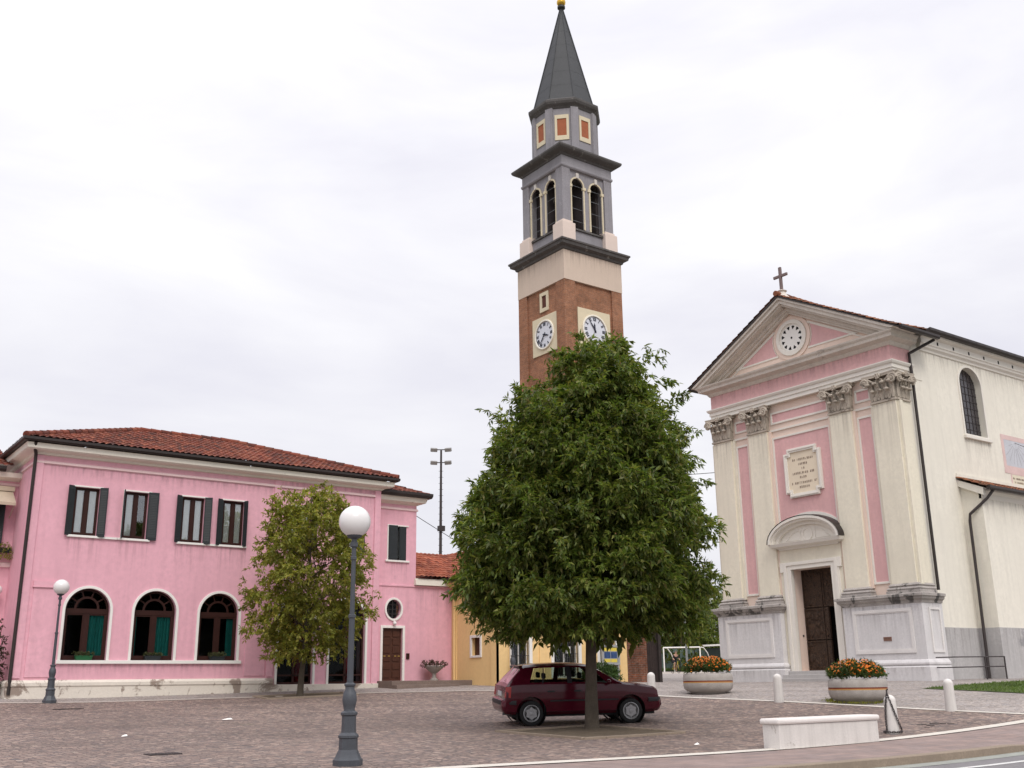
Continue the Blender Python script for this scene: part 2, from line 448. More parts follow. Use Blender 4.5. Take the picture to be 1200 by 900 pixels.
PINK = (.765, .418, .492)
m_pink = M('pink_stucco', PINK, .9, .10, .45, .3, 45, streak=.20, stain=.70, stain_col=(.60, .36, .40), stain_scale=.9)
m_pinkline = M('pale_pink_moulding', (.80, .60, .60), .85, .06)
m_cream_p = M('peeling_cream_plaster', (.72, .66, .58), .9, .08, .8, .3, 30, stain=.545, stain_col=(.30, .24, .20), stain_scale=1.5)
m_white = M('white_paint', (.80, .78, .74), .6, .04, 2.0, .08)
m_cornice = M('cream_cornice', (.80, .76, .67), .85, .07, 1.2, .12, stain=.66, stain_col=(.45, .40, .34), stain_scale=2)
m_gutter = M('dark_brown_gutter_metal', (.030, .022, .020), .45, .2, 2, .05, spec=.4)
m_wood = M('red_brown_window_wood', (.036, .012, .009), .55, .25, 3, .1, spec=.2)
m_door = M('brown_door_wood', (.075, .026, .014), .5, .3, 4, .1)
m_shutter = M('dark_green_shutter_paint', (.022, .027, .030), .5, .2, 3, .1)
m_curtain = M('white_lace_curtain', (.78, .78, .76), .9, .08, 6, .3, 14)
m_green = M('teal_curtain', (.018, .19, .165), .9, .2, 6, .3, 14)
m_redc = M('dark_red_curtain', (.25, .022, .03), .9, .2, 6, .3, 14)
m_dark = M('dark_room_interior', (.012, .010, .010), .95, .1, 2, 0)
m_glass = glass_mat('window_glass', (.92, .94, .94), .10)
m_glassb = glass_mat('lobby_glass', (.85, .88, .88), -.03)
m_tile = tile_mat('terracotta_coppi', [(.095, .034, .026), (.175, .048, .031), (.225, .066, .039), (.135, .040, .030), (.26, .088, .052), (.075, .033, .028)], .40)
m_tile3 = tile_mat('bright_terracotta_coppi', [(.17, .050, .032), (.28, .080, .044), (.34, .105, .058), (.22, .062, .038), (.38, .14, .08)], .35)
m_tile2 = tile_mat('mossy_terracotta_coppi', [(.12, .05, .03), (.26, .09, .045), (.34, .14, .07), (.08, .06, .035), (.20, .07, .04)], .45)
m_cobble = cobble_mat('porphyry_setts', [(.140, .104, .095), (.265, .190, .160), (.182, .138, .124), (.33, .238, .196), (.130, .108, .105), (.232, .172, .146), (.37, .288, .24)], .118, (.070, .055, .050), (.72, 1.18), (.105, .098, .058))
m_cobble2 = cobble_mat('grey_setts', [(.27, .235, .215), (.36, .315, .29), (.31, .285, .28), (.41, .355, .32), (.25, .225, .22)], .12, (.16, .14, .125), (.82, 1.12))
m_border = M('white_stone_border', (.60, .56, .50), .8, .14, 2.5, .3, 25, stain=.63, stain_col=(.34, .30, .26), stain_scale=3)
m_streak = streak_mat()
m_paver = None
m_kerb = M('brown_stone_kerb', (.27, .215, .165), .85, .18, 2.2, .3, 25)
m_asphalt = M('asphalt', (.21, .20, .205), .9, .14, 1.2, .5, 120)
m_soil = M('dry_soil', (.13, .10, .07), .95, .35, 2.5, .6, 18)
m_gravel = M('pale_gravel_path', (.40, .35, .31), .95, .16, 2.0, .5, 60)
m_earth = M('meadow_ground', (.10, .115, .045), .95, .3, .6, .5, 20)
m_iron = M('grey_cast_iron', (.062, .068, .080), .5, .2, 5, .12, 60, spec=.4)
m_black = M('black_rubber', (.016, .016, .017), .7, .2, 6, .1)
m_stonew = M('white_marble', (.66, .63, .60), .65, .09, 2.5, .2, 35, stain=.62, stain_col=(.40, .37, .33), stain_scale=4, streak=.42)
m_conc = M('grey_pebble_concrete', (.42, .385, .355), .9, .2, 4, .7, 45, stain=.64, stain_col=(.27, .245, .22), stain_scale=5, streak=.25)
m_band = M('oxide_red_band', (.20, .045, .025), .7, .2, 4, .1)
m_band2 = M('ochre_band', (.50, .27, .09), .7, .15, 4, .1)
m_steel = M('galvanised_steel', (.28, .29, .30), .45, .15, 4, .08, metal=.6)
m_darksteel = M('rusty_dark_steel', (.055, .045, .045), .6, .25, 5, .15)
def paver_mat():
    m, N, L, b = newmat('reddish_pavers')
    t = N.new('ShaderNodeTexCoord')
    br = N.new('ShaderNodeTexBrick'); br.inputs['Scale'].default_value = 1.0
    br.inputs['Brick Width'].default_value = .42; br.inputs['Row Height'].default_value = .2; br.inputs['Mortar Size'].default_value = .006
    br.inputs['Color1'].default_value = (.285, .205, .180, 1); br.inputs['Color2'].default_value = (.225, .172, .160, 1); br.inputs['Mortar'].default_value = (.13, .10, .09, 1)
    L.new(t.outputs['Object'], br.inputs['Vector'])
    n1 = noise(N, L, t.outputs['Object'], 1.6, 7, .7)
    k = ramp(N, L, n1, [(.3, (.72,) * 3), (.7, (1.15,) * 3)])
    mx = N.new('ShaderNodeVectorMath'); mx.operation = 'MULTIPLY'; L.new(br.outputs['Color'], mx.inputs[0]); L.new(k, mx.inputs[1])
    L.new(mx.outputs['Vector'], b.inputs['Base Color']); b.inputs['Roughness'].default_value = .75
    return m
m_paver = paver_mat()

# ------------------------------------------------------------------ ground and paving (structure)
def sheet(name, mat, xs, ylo, yhi, ny, dz):
    mb = MB(); n = len(xs)
    for x in xs:
        a, b_ = ylo(x), yhi(x)
        for j in range(ny + 1):
            y = a + (b_ - a) * j / ny
            d = dz(x, y) if callable(dz) else dz
            mb.v.append((x, y, g(x, y) + d))
    for i in range(n - 1):
        for j in range(ny):
            k = i * (ny + 1) + j
            mb.f.append((k, k + ny + 1, k + ny + 2, k + 1))
    o = mb.build(name, mat, None, smooth=60, recalc=False)
    return tag(o, kind='structure')
def lin(a, b, n): return [a + (b - a) * i / n for i in range(n + 1)]
def interp(tab):
    xs = [p[0] for p in tab]; ys = [p[1] for p in tab]
    return lambda x: float(np.interp(x, xs, ys))

far_x = lin(-400, -60, 10) + lin(-52, 120, 43) + lin(140, 520, 12)
def ground():
    mb = MB(); ys = lin(-400, -60, 8) + lin(-52, 120, 43) + lin(140, 520, 12)
    for x in far_x:
        for y in ys: mb.v.append((x, y, g(x, y) - .33))
    n = len(ys)
    for i in range(len(far_x) - 1):
        for j in range(n - 1):
            k = i * n + j; mb.f.append((k, k + n, k + n + 1, k + 1))
    o = mb.build('ground', m_earth, None, smooth=60, recalc=False); tag(o, kind='structure')
ground()

BORDER = [(-60, 40.5), (7.1, 34.75), (18.4, 33.3), (21.4, 31.6), (22.4, 30.0), (23.72, 24.9), (24.08, 20.29), (24.6, 15.34), (24.93, 13.55)]
bup = interp(BORDER)
px_ = lin(-60, 7.1, 34) + lin(7.9, 18.4, 14) + lin(18.9, 21.4, 5) + lin(21.7, 22.4, 3) + lin(22.6, 23.72, 4) + lin(23.8, 24.08, 2) + lin(24.2, 24.93, 4)
# the main piazza: x is the parameter, y runs from the stone strip to the curved border
sheet('piazza', m_cobble, px_, lambda x: 12.95, bup, 24, 0.0)
sheet('forecourt', m_cobble2, lin(-60, 70, 80), lambda x: 12.95, lambda x: 60.0, 40, -0.012)
sheet('far_path', m_gravel, lin(24, 90, 40), lambda x: 60.0, lambda x: 78.0, 12, -0.012)

def kz(x):            # how far the kerb has dropped at x (ramp for the crossing)
    return float(np.interp(x, [18.9, 20.4], [0.0, .105]))
def rampz(x, y):
    f = min(1.0, max(0.0, (12.6 - y) / 1.6)); return -kz(x) * f
sheet('pavement', m_paver, lin(-60, 18.8, 60) + lin(19.0, 20.6, 5) + lin(21.5, 70, 40), lambda x: 10.78, lambda x: 13.0, 8, lambda x, y: rampz(x, y) - .004)
sheet('road', m_asphalt, lin(-90, 90, 90), lambda x: -40.0, lambda x: 10.95, 50, -0.125)
m_line = M('white_road_paint', (.62, .62, .60), .7, .12, 4, .3, 60, stain=.6, stain_col=(.30, .29, .29), stain_scale=7)
sheet('road_marking', m_line, lin(-60, 70, 90), lambda x: 9.70, lambda x: 9.82, 2, -0.119)
m_gut = M('concrete_gutter', (.30, .31, .28), .9, .15, 2, .4, 50)
sheet('gutter_strip', m_gut, lin(-60, 70, 90), lambda x: 10.28, lambda x: 10.62, 2, -0.120)
def kerb():
    mb = MB(); xs = lin(-60, 18.8, 66) + lin(19.1, 20.4, 6) + lin(21.5, 70, 40)
    for x in xs:
        zt = g(x, 10.75) - kz(x) + .002; zb = g(x, 10.75) - .16
        for y, z in ((10.60, zb), (10.60, zt - .012), (10.612, zt), (10.80, zt), (10.80, zb)): mb.v.append((x, y, z))
    for i in range(len(xs) - 1):
        for j in range(4):
            k = i * 5 + j; mb.f.append((k, k + 5, k + 6, k + 1))
    tag(mb.build('kerb', m_kerb, None, smooth=30), kind='structure')
kerb()
def strip(name, pts, w, dz, mat, sub=1.0):
    """a narrow paving strip along a plan polyline"""
    mb = MB(); P = []
    for a, b_ in zip(pts[:-1], pts[1:]):
        L_ = math.hypot(b_[0] - a[0], b_[1] - a[1]); n = max(1, int(L_ / sub))
        P += [(a[0] + (b_[0] - a[0]) * i / n, a[1] + (b_[1] - a[1]) * i / n) for i in range(n)]
    P.append(pts[-1])
    for i, p in enumerate(P):
        a = P[max(0, i - 1)]; b_ = P[min(len(P) - 1, i + 1)]
        d = Vector((b_[0] - a[0], b_[1] - a[1])).normalized(); nn = Vector((-d.y, d.x)) * w / 2
        for s_ in (1, -1):
            x, y = p[0] + nn.x * s_, p[1] + nn.y * s_
            mb.v.append((x, y, g(x, y) + dz))
    mb.f = [(2*i, 2*i + 1, 2*i + 3, 2*i + 2) for i in range(len(P) - 1)]
    return tag(mb.build(name, mat, None, recalc=False), kind='structure')
strip('paving_border', [(-60, 12.9), (9.28, 12.82), (24.9, 12.85), (70, 12.9)], .30, .008, m_border)
m_border2 = M('worn_pale_stone_edging', (.46, .41, .36), .85, .16, 2.2, .3, 25)
strip('paving_edging', [(-60, 40.5), (7.1, 34.75), (18.4, 33.3), (21.4, 31.6), (22.4, 30.0)], .28, .008, m_border2)
strip('paving_edging', [(22.4, 30.0), (23.72, 24.9), (24.08, 20.29), (24.6, 15.34), (24.93, 13.0)], .22, .010, m_border)

# lawn beside the church
def lawn():
    base = MB(); xs = lin(29.8, 34.6, 8)
    for x in xs:
        top = float(np.interp(x, [29.8, 31.4, 34.6], [19.5, 19.3, 18.9]))
        for y in lin(2.0, top, 12): base.v.append((x, y, g(x, y) + .006))
    for i in range(len(xs) - 1):
        for j in range(12):
            k = i * 13 + j; base.f.append((k, k + 13, k + 14, k + 1))
    m_lawn = M('lawn_soil', (.075, .105, .030), .95, .3, 2, .4, 20)
    tag(base.build('lawn', m_lawn, None, recalc=False), kind='structure')
    r = np.random.default_rng(3); n = 26000
    X = r.uniform(29.85, 34.6, n); Y = r.uniform(2.0, 19.4, n)
    ok = Y < np.interp(X, [29.8, 31.4, 34.6], [19.5, 19.3, 18.9]); X, Y = X[ok], Y[ok]
    gx = lin(29, 35, 12); gy = lin(1, 20, 20)
    Zg = np.array([[g(a, b_) for b_ in gy] for a in gx])
    fx = (X - 29) / .5; fy = (Y - 1) / .95
    i0 = np.clip(fx.astype(int), 0, 11); j0 = np.clip(fy.astype(int), 0, 19); tx = fx - i0; ty = fy - j0
    Z = Zg[i0, j0]*(1-tx)*(1-ty) + Zg[i0+1, j0]*tx*(1-ty) + Zg[i0, j0+1]*(1-tx)*ty + Zg[i0+1, j0+1]*tx*ty
    n = len(X); a = r.uniform(0, 6.28, n); h = r.uniform(.03, .085, n); w = .012
    V = np.empty((n, 3, 3))
    V[:, 0] = np.c_[X - w*np.cos(a), Y - w*np.sin(a), Z]; V[:, 1] = np.c_[X + w*np.cos(a), Y + w*np.sin(a), Z]
    V[:, 2] = np.c_[X + r.normal(0, .025, n), Y + r.normal(0, .025, n), Z + h]
    mb = MB(); mb.v = [tuple(map(float, p)) for p in V.reshape(-1, 3)]; mb.f = [(3*i, 3*i+1, 3*i+2) for i in range(n)]
    o = mb.build('grass', leaf_mat('grass_blades', [(.06, .11, .02), (.10, .16, .03), (.14, .18, .05)], .3), None, recalc=False)
    tag(o, 'short green lawn grass beside the church side wall', 'grass', kind='stuff')
lawn()

# ------------------------------------------------------------------ tiled roof slope
def tiled(name, mat, parent, A, B, C, D, tw=.21, th=.36, amp=.045):
    """corrugated coppi slope: A-B is the eave (left to right seen from outside), D-C the top edge. Returns object."""
    A, B, C, D = map(Vector, (A, B, C, D))
    e = (B - A); L_ = e.length; eu = e / L_
    up = (D - A); up = up - eu * up.dot(eu); H_ = up.length; vu = up / H_
    nn = eu.cross(vu)
    if nn.z < 0: nn = -nn
    def span(t):      # clip columns to the quad at height t (0..1)
        pl = A + (D - A) * t; pr = B + (C - B) * t
        return (pl - A).dot(eu), (pr - A).dot(eu)
    nr = max(1, int(round(H_ / th))); sub = 6
    nc = int(math.ceil(L_ / tw)) * sub
    mb = MB(); uv = []
    rows = []
    for r in range(nr):
        for k, dh in ((0.0, .035), (0.96, 0.0)):
            t = (r + k) / nr
            lo, hi = span(t); idx = []
            x_prev = None
            for c in range(nc + 1):
                x = L_ * c / nc
                xc = min(max(x, lo), hi)
                ph = xc / tw
                prof = abs(math.sin(math.pi * ph)) ** .8
                j = .010 * math.sin(ph * 2.3 + r * 1.7)
                p = A + eu * xc + vu * (H_ * t + j) + nn * (amp * prof + dh)
                idx.append(len(mb.v)); mb.v.append(tuple(p)); uv.append((ph + .001, r + k * .98 + .005))
            rows.append(idx)
    lo, hi = span(1.0); idx = []
    for c in range(nc + 1):
        x = min(max(L_ * c / nc, lo), hi); idx.append(len(mb.v)); ph = x / tw
        mb.v.append(tuple(A + eu * x + vu * H_ + nn * (amp * abs(math.sin(math.pi * ph)) ** .8))); uv.append((ph, nr - .01))
    rows.append(idx)
    for a_i, b_i in zip(rows[:-1], rows[1:]):
        for c in range(nc):
            q = (a_i[c], a_i[c + 1], b_i[c + 1], b_i[c])
            pa, pb, pc, pd = (Vector(mb.v[i]) for i in q)
            if (pa - pb).length < 1e-6 and (pc - pd).length < 1e-6: continue
            mb.f.append(q)
    return mb.build(name, mat, parent, smooth=50, recalc=False, uvf=uv)
def ridge(name, mat, parent, a, b, r=.11, step=.38):
    a = Vector(a); b = Vector(b); L_ = (b - a).length; n = max(1, int(L_ / step)); mb = MB(); d = (b - a) / n; uv = []
    for i in range(n):
        p = a + d * i; q = a + d * (i + 1.08)
        s0 = len(mb.v); mb.tube([p, p + (q - p) * .5, q], [r * 1.12, r, r * .88], 8)
        uv += [(i * 3 + .5, 90.5)] * (len(mb.v) - s0)
    return mb.build(name, mat, parent, smooth=50, uvf=uv)
# ------------------------------------------------------------------ the pink building
def pink_building():
    B = thing('pink_building', 'long two-storey pink stucco building with red tiled hip roof and three arched windows', 'building', (13.5, 36.3, 1.4))
    Y0 = 36.3
    Fm = lambda x, z, d: (x, Y0 + d, z)
    ups = [(8.50, 9.30), (10.13, 10.93), (12.13, 12.93), (13.62, 14.42), (16.27, 17.07), (18.3, 19.1)]
    arches = [(8.56, 9.98), (10.77, 12.19), (13.01, 14.43)]
    doors = [(15.98, 17.38), (18.02, 19.52)]
    holes = [rect(a, b, 6.46, 8.06) for a, b in ups] + [arch(a, b, 2.45, 3.98 + .05) for a, b in arches] + [arch(a, b, 1.62, 3.95) for a, b in doors]
    w = MB()
    w.wall(rect(7.2, 20.05, 1.0, 9.35), holes, Fm, .24)
    # left gable side, right return, back
    w.quad((7.2, Y0, 1.0), (7.2, 45.6, 1.0), (7.2, 45.6, 9.35), (7.2, Y0, 9.35))
    w.quad((20.05, Y0, 1.0), (20.05, 45.6, 1.0), (20.05, 45.6, 9.35), (20.05, Y0, 9.35))
    w.quad((7.2, 45.6, 1.0), (20.05, 45.6, 1.0), (20.05, 45.6, 9.35), (7.2, 45.6, 9.35))
    # recessed stair bay and low link wall, one plane 0.4 m back
    Fr = lambda x, z, d: (x, 36.7 + d, z)
    ov = [(20.98 + .34*math.cos(a), 4.43 + .38*math.sin(a)) for a in [2*math.pi*i/20 for i in range(20)]]
    w.wall([(20.05, 1.0), (23.72, 1.0), (23.72, 5.40), (21.98, 5.40), (21.98, 8.95), (20.05, 8.95)], [rect(20.50, 21.40, 1.70, 3.70), rect(20.68, 21.50, 6.36, 7.72), ov], Fr, .22)
    w.quad((21.98, 36.7, 5.4), (21.98, 44.0, 5.4), (21.98, 44.0, 8.95), (21.98, 36.7, 8.95))
    w.quad((20.05, 44.0, 1.0), (23.72, 44.0, 1.0), (23.72, 44.0, 5.4), (20.05, 44.0, 5.4))
    # left wing further back
    Fw = lambda x, z, d: (x, 38.7 + d, z)
    w.wall(rect(-6.0, 7.2, 1.0, 8.75), [rect(5.72, 6.60, 6.25, 7.75), rect(6.05, 6.98, 1.35, 3.52), rect(2.9, 3.8, 6.25, 7.75)], Fw, .22)
    wl_ = w.build('wall', m_pink, B)
    # raised bay edge (thin projecting left part) as lesenes
    for a, b, z in ((7.2, 7.42, 1.9), (15.55, 15.80, 1.9), (19.80, 20.06, 1.6)):
        l = MB(); l.box(a, b, Y0 - .05, Y0 + .02, z, 9.0); l.build('corner_strip', m_pink, B)
    # blind panels at both ends of the ground floor
    for a, b, zt in ((7.54, 8.28, 4.86), (14.74, 15.50, 4.86)):
        p = MB(); p.box(a, b, Y0 - .028, Y0 + .02, 1.92, zt - .12)
        o = p.build('blind_panel', m_pink, B, bevel=.008)
        q = MB(); q.box(a - .02, b + .10, Y0 - .06, Y0 + .02, zt - .11, zt + .06); q.box(a - .04, b + .14, Y0 - .075, Y0 + .02, zt - .15, zt - .111)
        q.build('ledge', m_pink, o)
    # peeling plinth
    p = MB(); prof = [(0, 1.0), (.10, 1.0), (.10, 1.62), (.13, 1.66), (.13, 1.76), (.06, 1.84), (0, 1.84)]
    p.sweep([(7.14, 39.0), (7.14, Y0), (15.82, Y0)][::1], prof)
    p.build('plinth', m_cream_p, B)
    p = MB(); p.box(15.82, 20.1, Y0 - .09, Y0 + .5, 1.0, 1.615)
    p.build('plinth', m_cream_p, B, bevel=.01)
    # moulded string, cornice, gutters
    s = MB(); prof = [(0, 8.72), (.06, 8.74), (.06, 8.80), (0, 8.84)]
    s.sweep([(7.2, 45.0), (7.2, Y0), (15.8, Y0)], prof); s.sweep([(15.8, Y0), (19.8, Y0)], prof)
    s.sweep([(20.06, 36.7), (21.98, 36.7), (21.98, 43)], [(0, 8.38), (.05, 8.40), (.05, 8.46), (0, 8.5)])
    s.sweep([(-6, 38.7), (7.2, 38.7)], [(0, 8.28), (.05, 8.30), (.05, 8.38), (0, 8.40)])
    s.sweep([(-6, 38.7), (7.2, 38.7)], [(0, 5.52), (.06, 5.54), (.06, 5.68), (0, 5.7)])
    s.build('string_course', m_pinkline, B)
    s2 = MB(); s2.sweep([(20.06, 36.7), (23.7, 36.7)], [(0, 5.32), (.035, 5.33), (.035, 5.39), (0, 5.4)])
    s2.build('string_course', m_pink, B)
    c = MB(); prof = [(0, 9.0), (.08, 9.02), (.12, 9.08), (.34, 9.12), (.40, 9.16), (.42, 9.30), (.44, 9.32), (0, 9.36)]
    c.sweep([(7.2, 45.6), (7.2, Y0), (20.05, Y0), (20.05, 45.6)], prof)
    prof2 = [(0, 8.62), (.1, 8.66), (.28, 8.72), (.34, 8.90), (0, 8.96)]
    c.sweep([(20.05, 36.7), (21.98, 36.7), (21.98, 44)], prof2)
    c.sweep([(-6, 38.7), (7.2, 38.7)], [(0, 8.45), (.1, 8.48), (.34, 8.54), (.38, 8.70), (0, 8.76)])
    c.build('cornice', m_cornice, B)
    c = MB(); c.box(21.9, 23.72, 36.54, 36.9, 5.41, 5.62); c.box(21.9, 23.72, 36.60, 36.9, 5.62, 5.67)
    c.build('link_cornice', m_cornice, B)
    gt = MB(); gp = [(.40, 9.35), (.54, 9.35), (.58, 9.40), (.58, 9.48), (.55, 9.48), (.40, 9.42)]
    gt.sweep([(7.2, 46.0), (7.2, Y0), (20.05, Y0), (20.05, 46.0)], gp)
    gt.sweep([(20.1, 36.7), (21.98, 36.7), (21.98, 44)], [(.32, 8.90), (.46, 8.90), (.50, 9.0), (.50, 9.10), (.32, 9.02)])
    gt.sweep([(-6, 38.7), (7.2 - .55, 38.7)], [(.36, 8.71), (.5, 8.71), (.55, 8.78), (.55, 8.88), (.36, 8.82)])
    gt.build('gutter', m_gutter, B)
    dp = MB(); dp.tube([(7.02, 35.86, 9.34), (7.04, 36.0, 9.16), (7.12, 36.16, 9.0), (7.13, 36.2, 8.8), (7.13, 36.2, 1.4)], .055, 8)
    dp.build('downpipe', m_gutter, B, smooth=50)
    dp = MB(); dp.tube([(20.45, 36.3, 9.3), (20.25, 36.5, 9.05), (20.2, 36.62, 8.8)], .05, 8); dp.build('downpipe', m_gutter, B, smooth=50)
    # roofs: hip with short ridge
    zE, zR, d = 9.47, 11.32, .52
    x0, x1, y0, y1 = 7.2 - d, 20.05 + d, Y0 - d, 45.6 + d
    r0 = (x0 + 5.1, (y0 + y1)/2, zR); r1 = (x1 - 5.1, (y0 + y1)/2, zR)
    rf = tiled('roof', m_tile, B, (x0, y0, zE), (x1, y0, zE), r1, r0)
    tiled('roof_slope', m_tile, rf, (x0, y1, zE), (x0, y0, zE), r0, r0)
    tiled('roof_slope', m_tile, rf, (x1, y0, zE), (x1, y1, zE), r1, r1)
    tiled('roof_slope', m_tile, rf, (x1, y1, zE), (x0, y1, zE), r0, r1, tw=.42)
    up = Vector((0, 0, .05))
    for a, b in ((Vector((x0, y0, zE)), Vector(r0)), (Vector(r0), Vector(r1)), (Vector((x1, y0, zE)), Vector(r1))):
        ridge('ridge_tiles', m_tile, rf, a + up, b + up)
    tiled('stair_roof', m_tile, B, (20.4, 36.28, 9.05), (22.42, 36.28, 9.05), (20.7, 38.6, 9.95), (20.3, 38.6, 9.95))
    tiled('stair_roof', m_tile, B, (22.42, 36.28, 9.05), (22.42, 44.0, 9.05), (20.6, 43.5, 9.95), (20.7, 38.6, 9.95))
    tiled('wing_roof', m_tile, B, (-6.0, 38.18, 8.86), (6.9, 38.18, 8.86), (6.9, 43.5, 10.8), (-6.0, 43.5, 10.8))
    tiled('link_roof', m_tile3, B, (22.0, 36.45, 5.72), (27.2, 36.45, 5.72), (27.2, 40.0, 7.15), (22.0, 40.0, 7.15))
    fl = MB(); fl.tube([(22.0, 36.8, 6.35), (22.0, 38.4, 6.75), (22.6, 39.9, 7.2)], .05, 6); fl.build('roof_flashing', m_steel, B)
    # upper windows with shutters
    def upwin(x0, x1, z0, z1, y, i, closed=False, label=None):
        f = MB(); fr = .055
        f.ring(rect(x0 + .002, x1 - .002, z0 + .002, z1 - .002), rect(x0 + fr, x1 - fr, z0 + fr, z1 - fr), 'y', y + .10, y + .17)
        xm = (x0 + x1) / 2
        f.box(xm - .055, xm + .055, y + .085, y + .16, z0 + fr, z1 - fr)
        for a, b in ((x0 + fr, xm - .055), (xm + .055, x1 - fr)):
            f.ring(rect(a, b, z0 + fr, z1 - fr), rect(a + .035, b - .035, z0 + fr + .05, z1 - fr - .035), 'y', y + .095, y + .15)
        w_ = f.build('window', m_wood, B, bevel=.004)
        if label: w_['label'] = label
        p = MB(); p.box(x0 + .06, x1 - .06, y + .110, y + .114, z0 + .06, z1 - .06); p.build('pane', m_glass, w_)
        cu = MB()
        def cloth(a, b, yy):
            n = 24
            for k in range(n + 1):
                x = a + (b - a)*k/n; cu.v += [(x, yy + .012*math.sin(k*1.9) + .006*math.sin(k*.7), z0 + .06), (x, yy + .010*math.sin(k*1.9 + .6), z1 - .06)]
            s0 = len(cu.v) - 2*(n + 1)
            cu.f.extend([(s0 + 2*k, s0 + 2*k + 2, s0 + 2*k + 3, s0 + 2*k + 1) for k in range(n)])
        if i == 1: cloth(x0 + .06, xm - .08, y + .155)
        else: cloth(x0 + .06, xm - .04, y + .155); cloth(xm + .04, x1 - .06, y + .155)
        cu.build('curtain', m_curtain, w_, smooth=80, recalc=False)
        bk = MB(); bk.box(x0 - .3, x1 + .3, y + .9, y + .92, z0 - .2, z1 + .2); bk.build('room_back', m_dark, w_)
        for sgn, xx, wd, dy in ((-1, x0, .22, .115), (1, x1, .24, .10)):
            if closed and sgn: pass
            if i == 1 and sgn < 0: wd, dy = .05, .20
            if i == 3 and sgn > 0: wd, dy = .07, .16
            if i == 1 and sgn > 0: wd, dy = .34, .06
            if closed: wd, dy = -(x1 - x0)/2 * (.98 if sgn < 0 else .80), .01
            sh = MB(); a = Vector((xx, y - .02, 0)); b = Vector((xx + sgn*wd, y - .02 - dy, 0)); t = (b - a).normalized(); nn = Vector((t.y, -t.x, 0)) * .036
            n = 1
            q = [a, b, b + nn, a + nn]
            s0 = len(sh.v); z0_, z1_ = z0 - .03, z1 + .03
            sh.prism([(v.x, v.y) for v in q], 'z', z0_, z1_)
            # louvres
            ln = (b - a).length
            for side in (0, 1):
                for k in range(26):
                    zz = z0_ + .12 + (z1_ - z0_ - .24) * k / 25
                    u0 = a + t*ln*.14; u1 = a + t*ln*.86
                    o = (nn * (1.0 if side else 0.0)); oo = nn.normalized() * (.011 if side else -.011)
                    sh.add([tuple(u0 + o + Vector((0, 0, zz + .018))), tuple(u1 + o + Vector((0, 0, zz + .018))), tuple(u1 + o + oo + Vector((0, 0, zz - .018))), tuple(u0 + o + oo + Vector((0, 0, zz - .018)))], [(0, 1, 2, 3)])
            sh.build('shutter', m_shutter, w_)
        si = MB(); si.box(x0 - .14, x1 + .14, y - .07, y + .12, z0 - .075, z0 - .003)
        si.build('sill', m_white, w_, bevel=.006)
        li = MB(); li.box(x0 - .06, x1 + .10, y - .04, y + .02, z1 + .004, z1 + .055)
        if i in (1, 3): li.box(x1 + .004 if i == 3 else x0 - .055, x1 + .055 if i == 3 else x0 - .004, y - .035, y + .02, z0, z1)
        if closed: li.box(x0 - .055, x0 - .004, y - .03, y + .02, z0, z1)
        li.build('surround', m_white, w_, bevel=.004)
    for i, (a, b) in enumerate(ups): upwin(a, b, 6.46, 8.06, Y0, i, label='window with one sash open to the dark room' if i == 1 else None)
    upwin(20.68, 21.50, 6.36, 7.72, 36.7, 9, True, 'window with its dark shutters almost closed')
    upwin(5.72, 6.60, 6.25, 7.75, 38.7, 8); upwin(2.9, 3.8, 6.25, 7.75, 38.7, 7)
    for a, b in ((9.30, 10.13), (12.93, 13.62)):
        q = MB(); q.box(a + .15, b - .15, Y0 - .065, Y0 + .02, 6.385, 6.455); q.build('sill_link', m_white, B)
    # arched windows
    def arched(x0, x1, z0, zs, y, kind):
        o_ = arch(x0, x1, z0, zs, 20); c = (x0 + x1)/2; r = (x1 - x0)/2
        def off(d): return arch(x0 + d, x1 - d, z0 + d, zs, 20)
        f = MB(); f.ring(off(.004), off(.075), 'y', y + .13, y + .20)
        if kind != 'door':
            f.box(x0 + .05, x1 - .05, y + .12, y + .20, zs - .10, zs + .06)
            f.box(c - .06, c + .06, y + .125, y + .195, z0 + .06, zs - .10)
            for a, b in ((x0 + .075, c - .06), (c + .06, x1 - .075)):
                f.ring(rect(a, b, z0 + .075, zs - .10), rect(a + .05, b - .05, z0 + .15, zs - .15), 'y', y + .135, y + .19)
            # fan light: inner half ring and spokes
            n = 16; ro, ri = r * .56, r * .46
            f.ring([(c + ro*math.cos(math.pi*k/n), zs + .06 + ro*math.sin(math.pi*k/n)) for k in range(n + 1)], [(c + ri*math.cos(math.pi*k/n), zs + .06 + ri*math.sin(math.pi*k/n)) for k in range(n + 1)], 'y', y + .135, y + .19)
            for k in (1, 2, 3, 4):
                a = math.pi * k / 5; d = Vector((math.cos(a), math.sin(a))); p = Vector((-d.y, d.x)) * .022
                A_ = Vector((c, zs + .05)) + d * r * .5; B_ = Vector((c, zs + .03)) + d * (r - .05)
                f.prism([tuple(A_ + p), tuple(B_ + p), tuple(B_ - p), tuple(A_ - p)], 'y', y + .14, y + .185)
        else:
            f.box(c - .04, c + .04, y + .13, y + .2, z0 + .06, zs + r - .06)
            f.box(x0 + .05, x1 - .05, y + .13, y + .2, z0 + .28, z0 + .34)
        w_ = f.build('arched_window' if kind != 'door' else 'glazed_door', m_wood, B, bevel=.004)
        p = MB(); p.prism(off(.06), 'y', y + .165, y + .170); p.build('pane', m_glassb, w_)
        fr = MB(); fr.ring(arch(x0 - .085, x1 + .085, z0 - (.0 if kind != 'door' else .0), zs, 20), arch(x0 + .002, x1 - .002, z0, zs, 20), 'y', y - .045, y + .02)
        fr.build('surround', m_white, w_, bevel=.006)
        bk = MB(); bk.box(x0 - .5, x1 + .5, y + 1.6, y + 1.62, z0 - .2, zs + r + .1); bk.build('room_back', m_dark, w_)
        cu = MB()
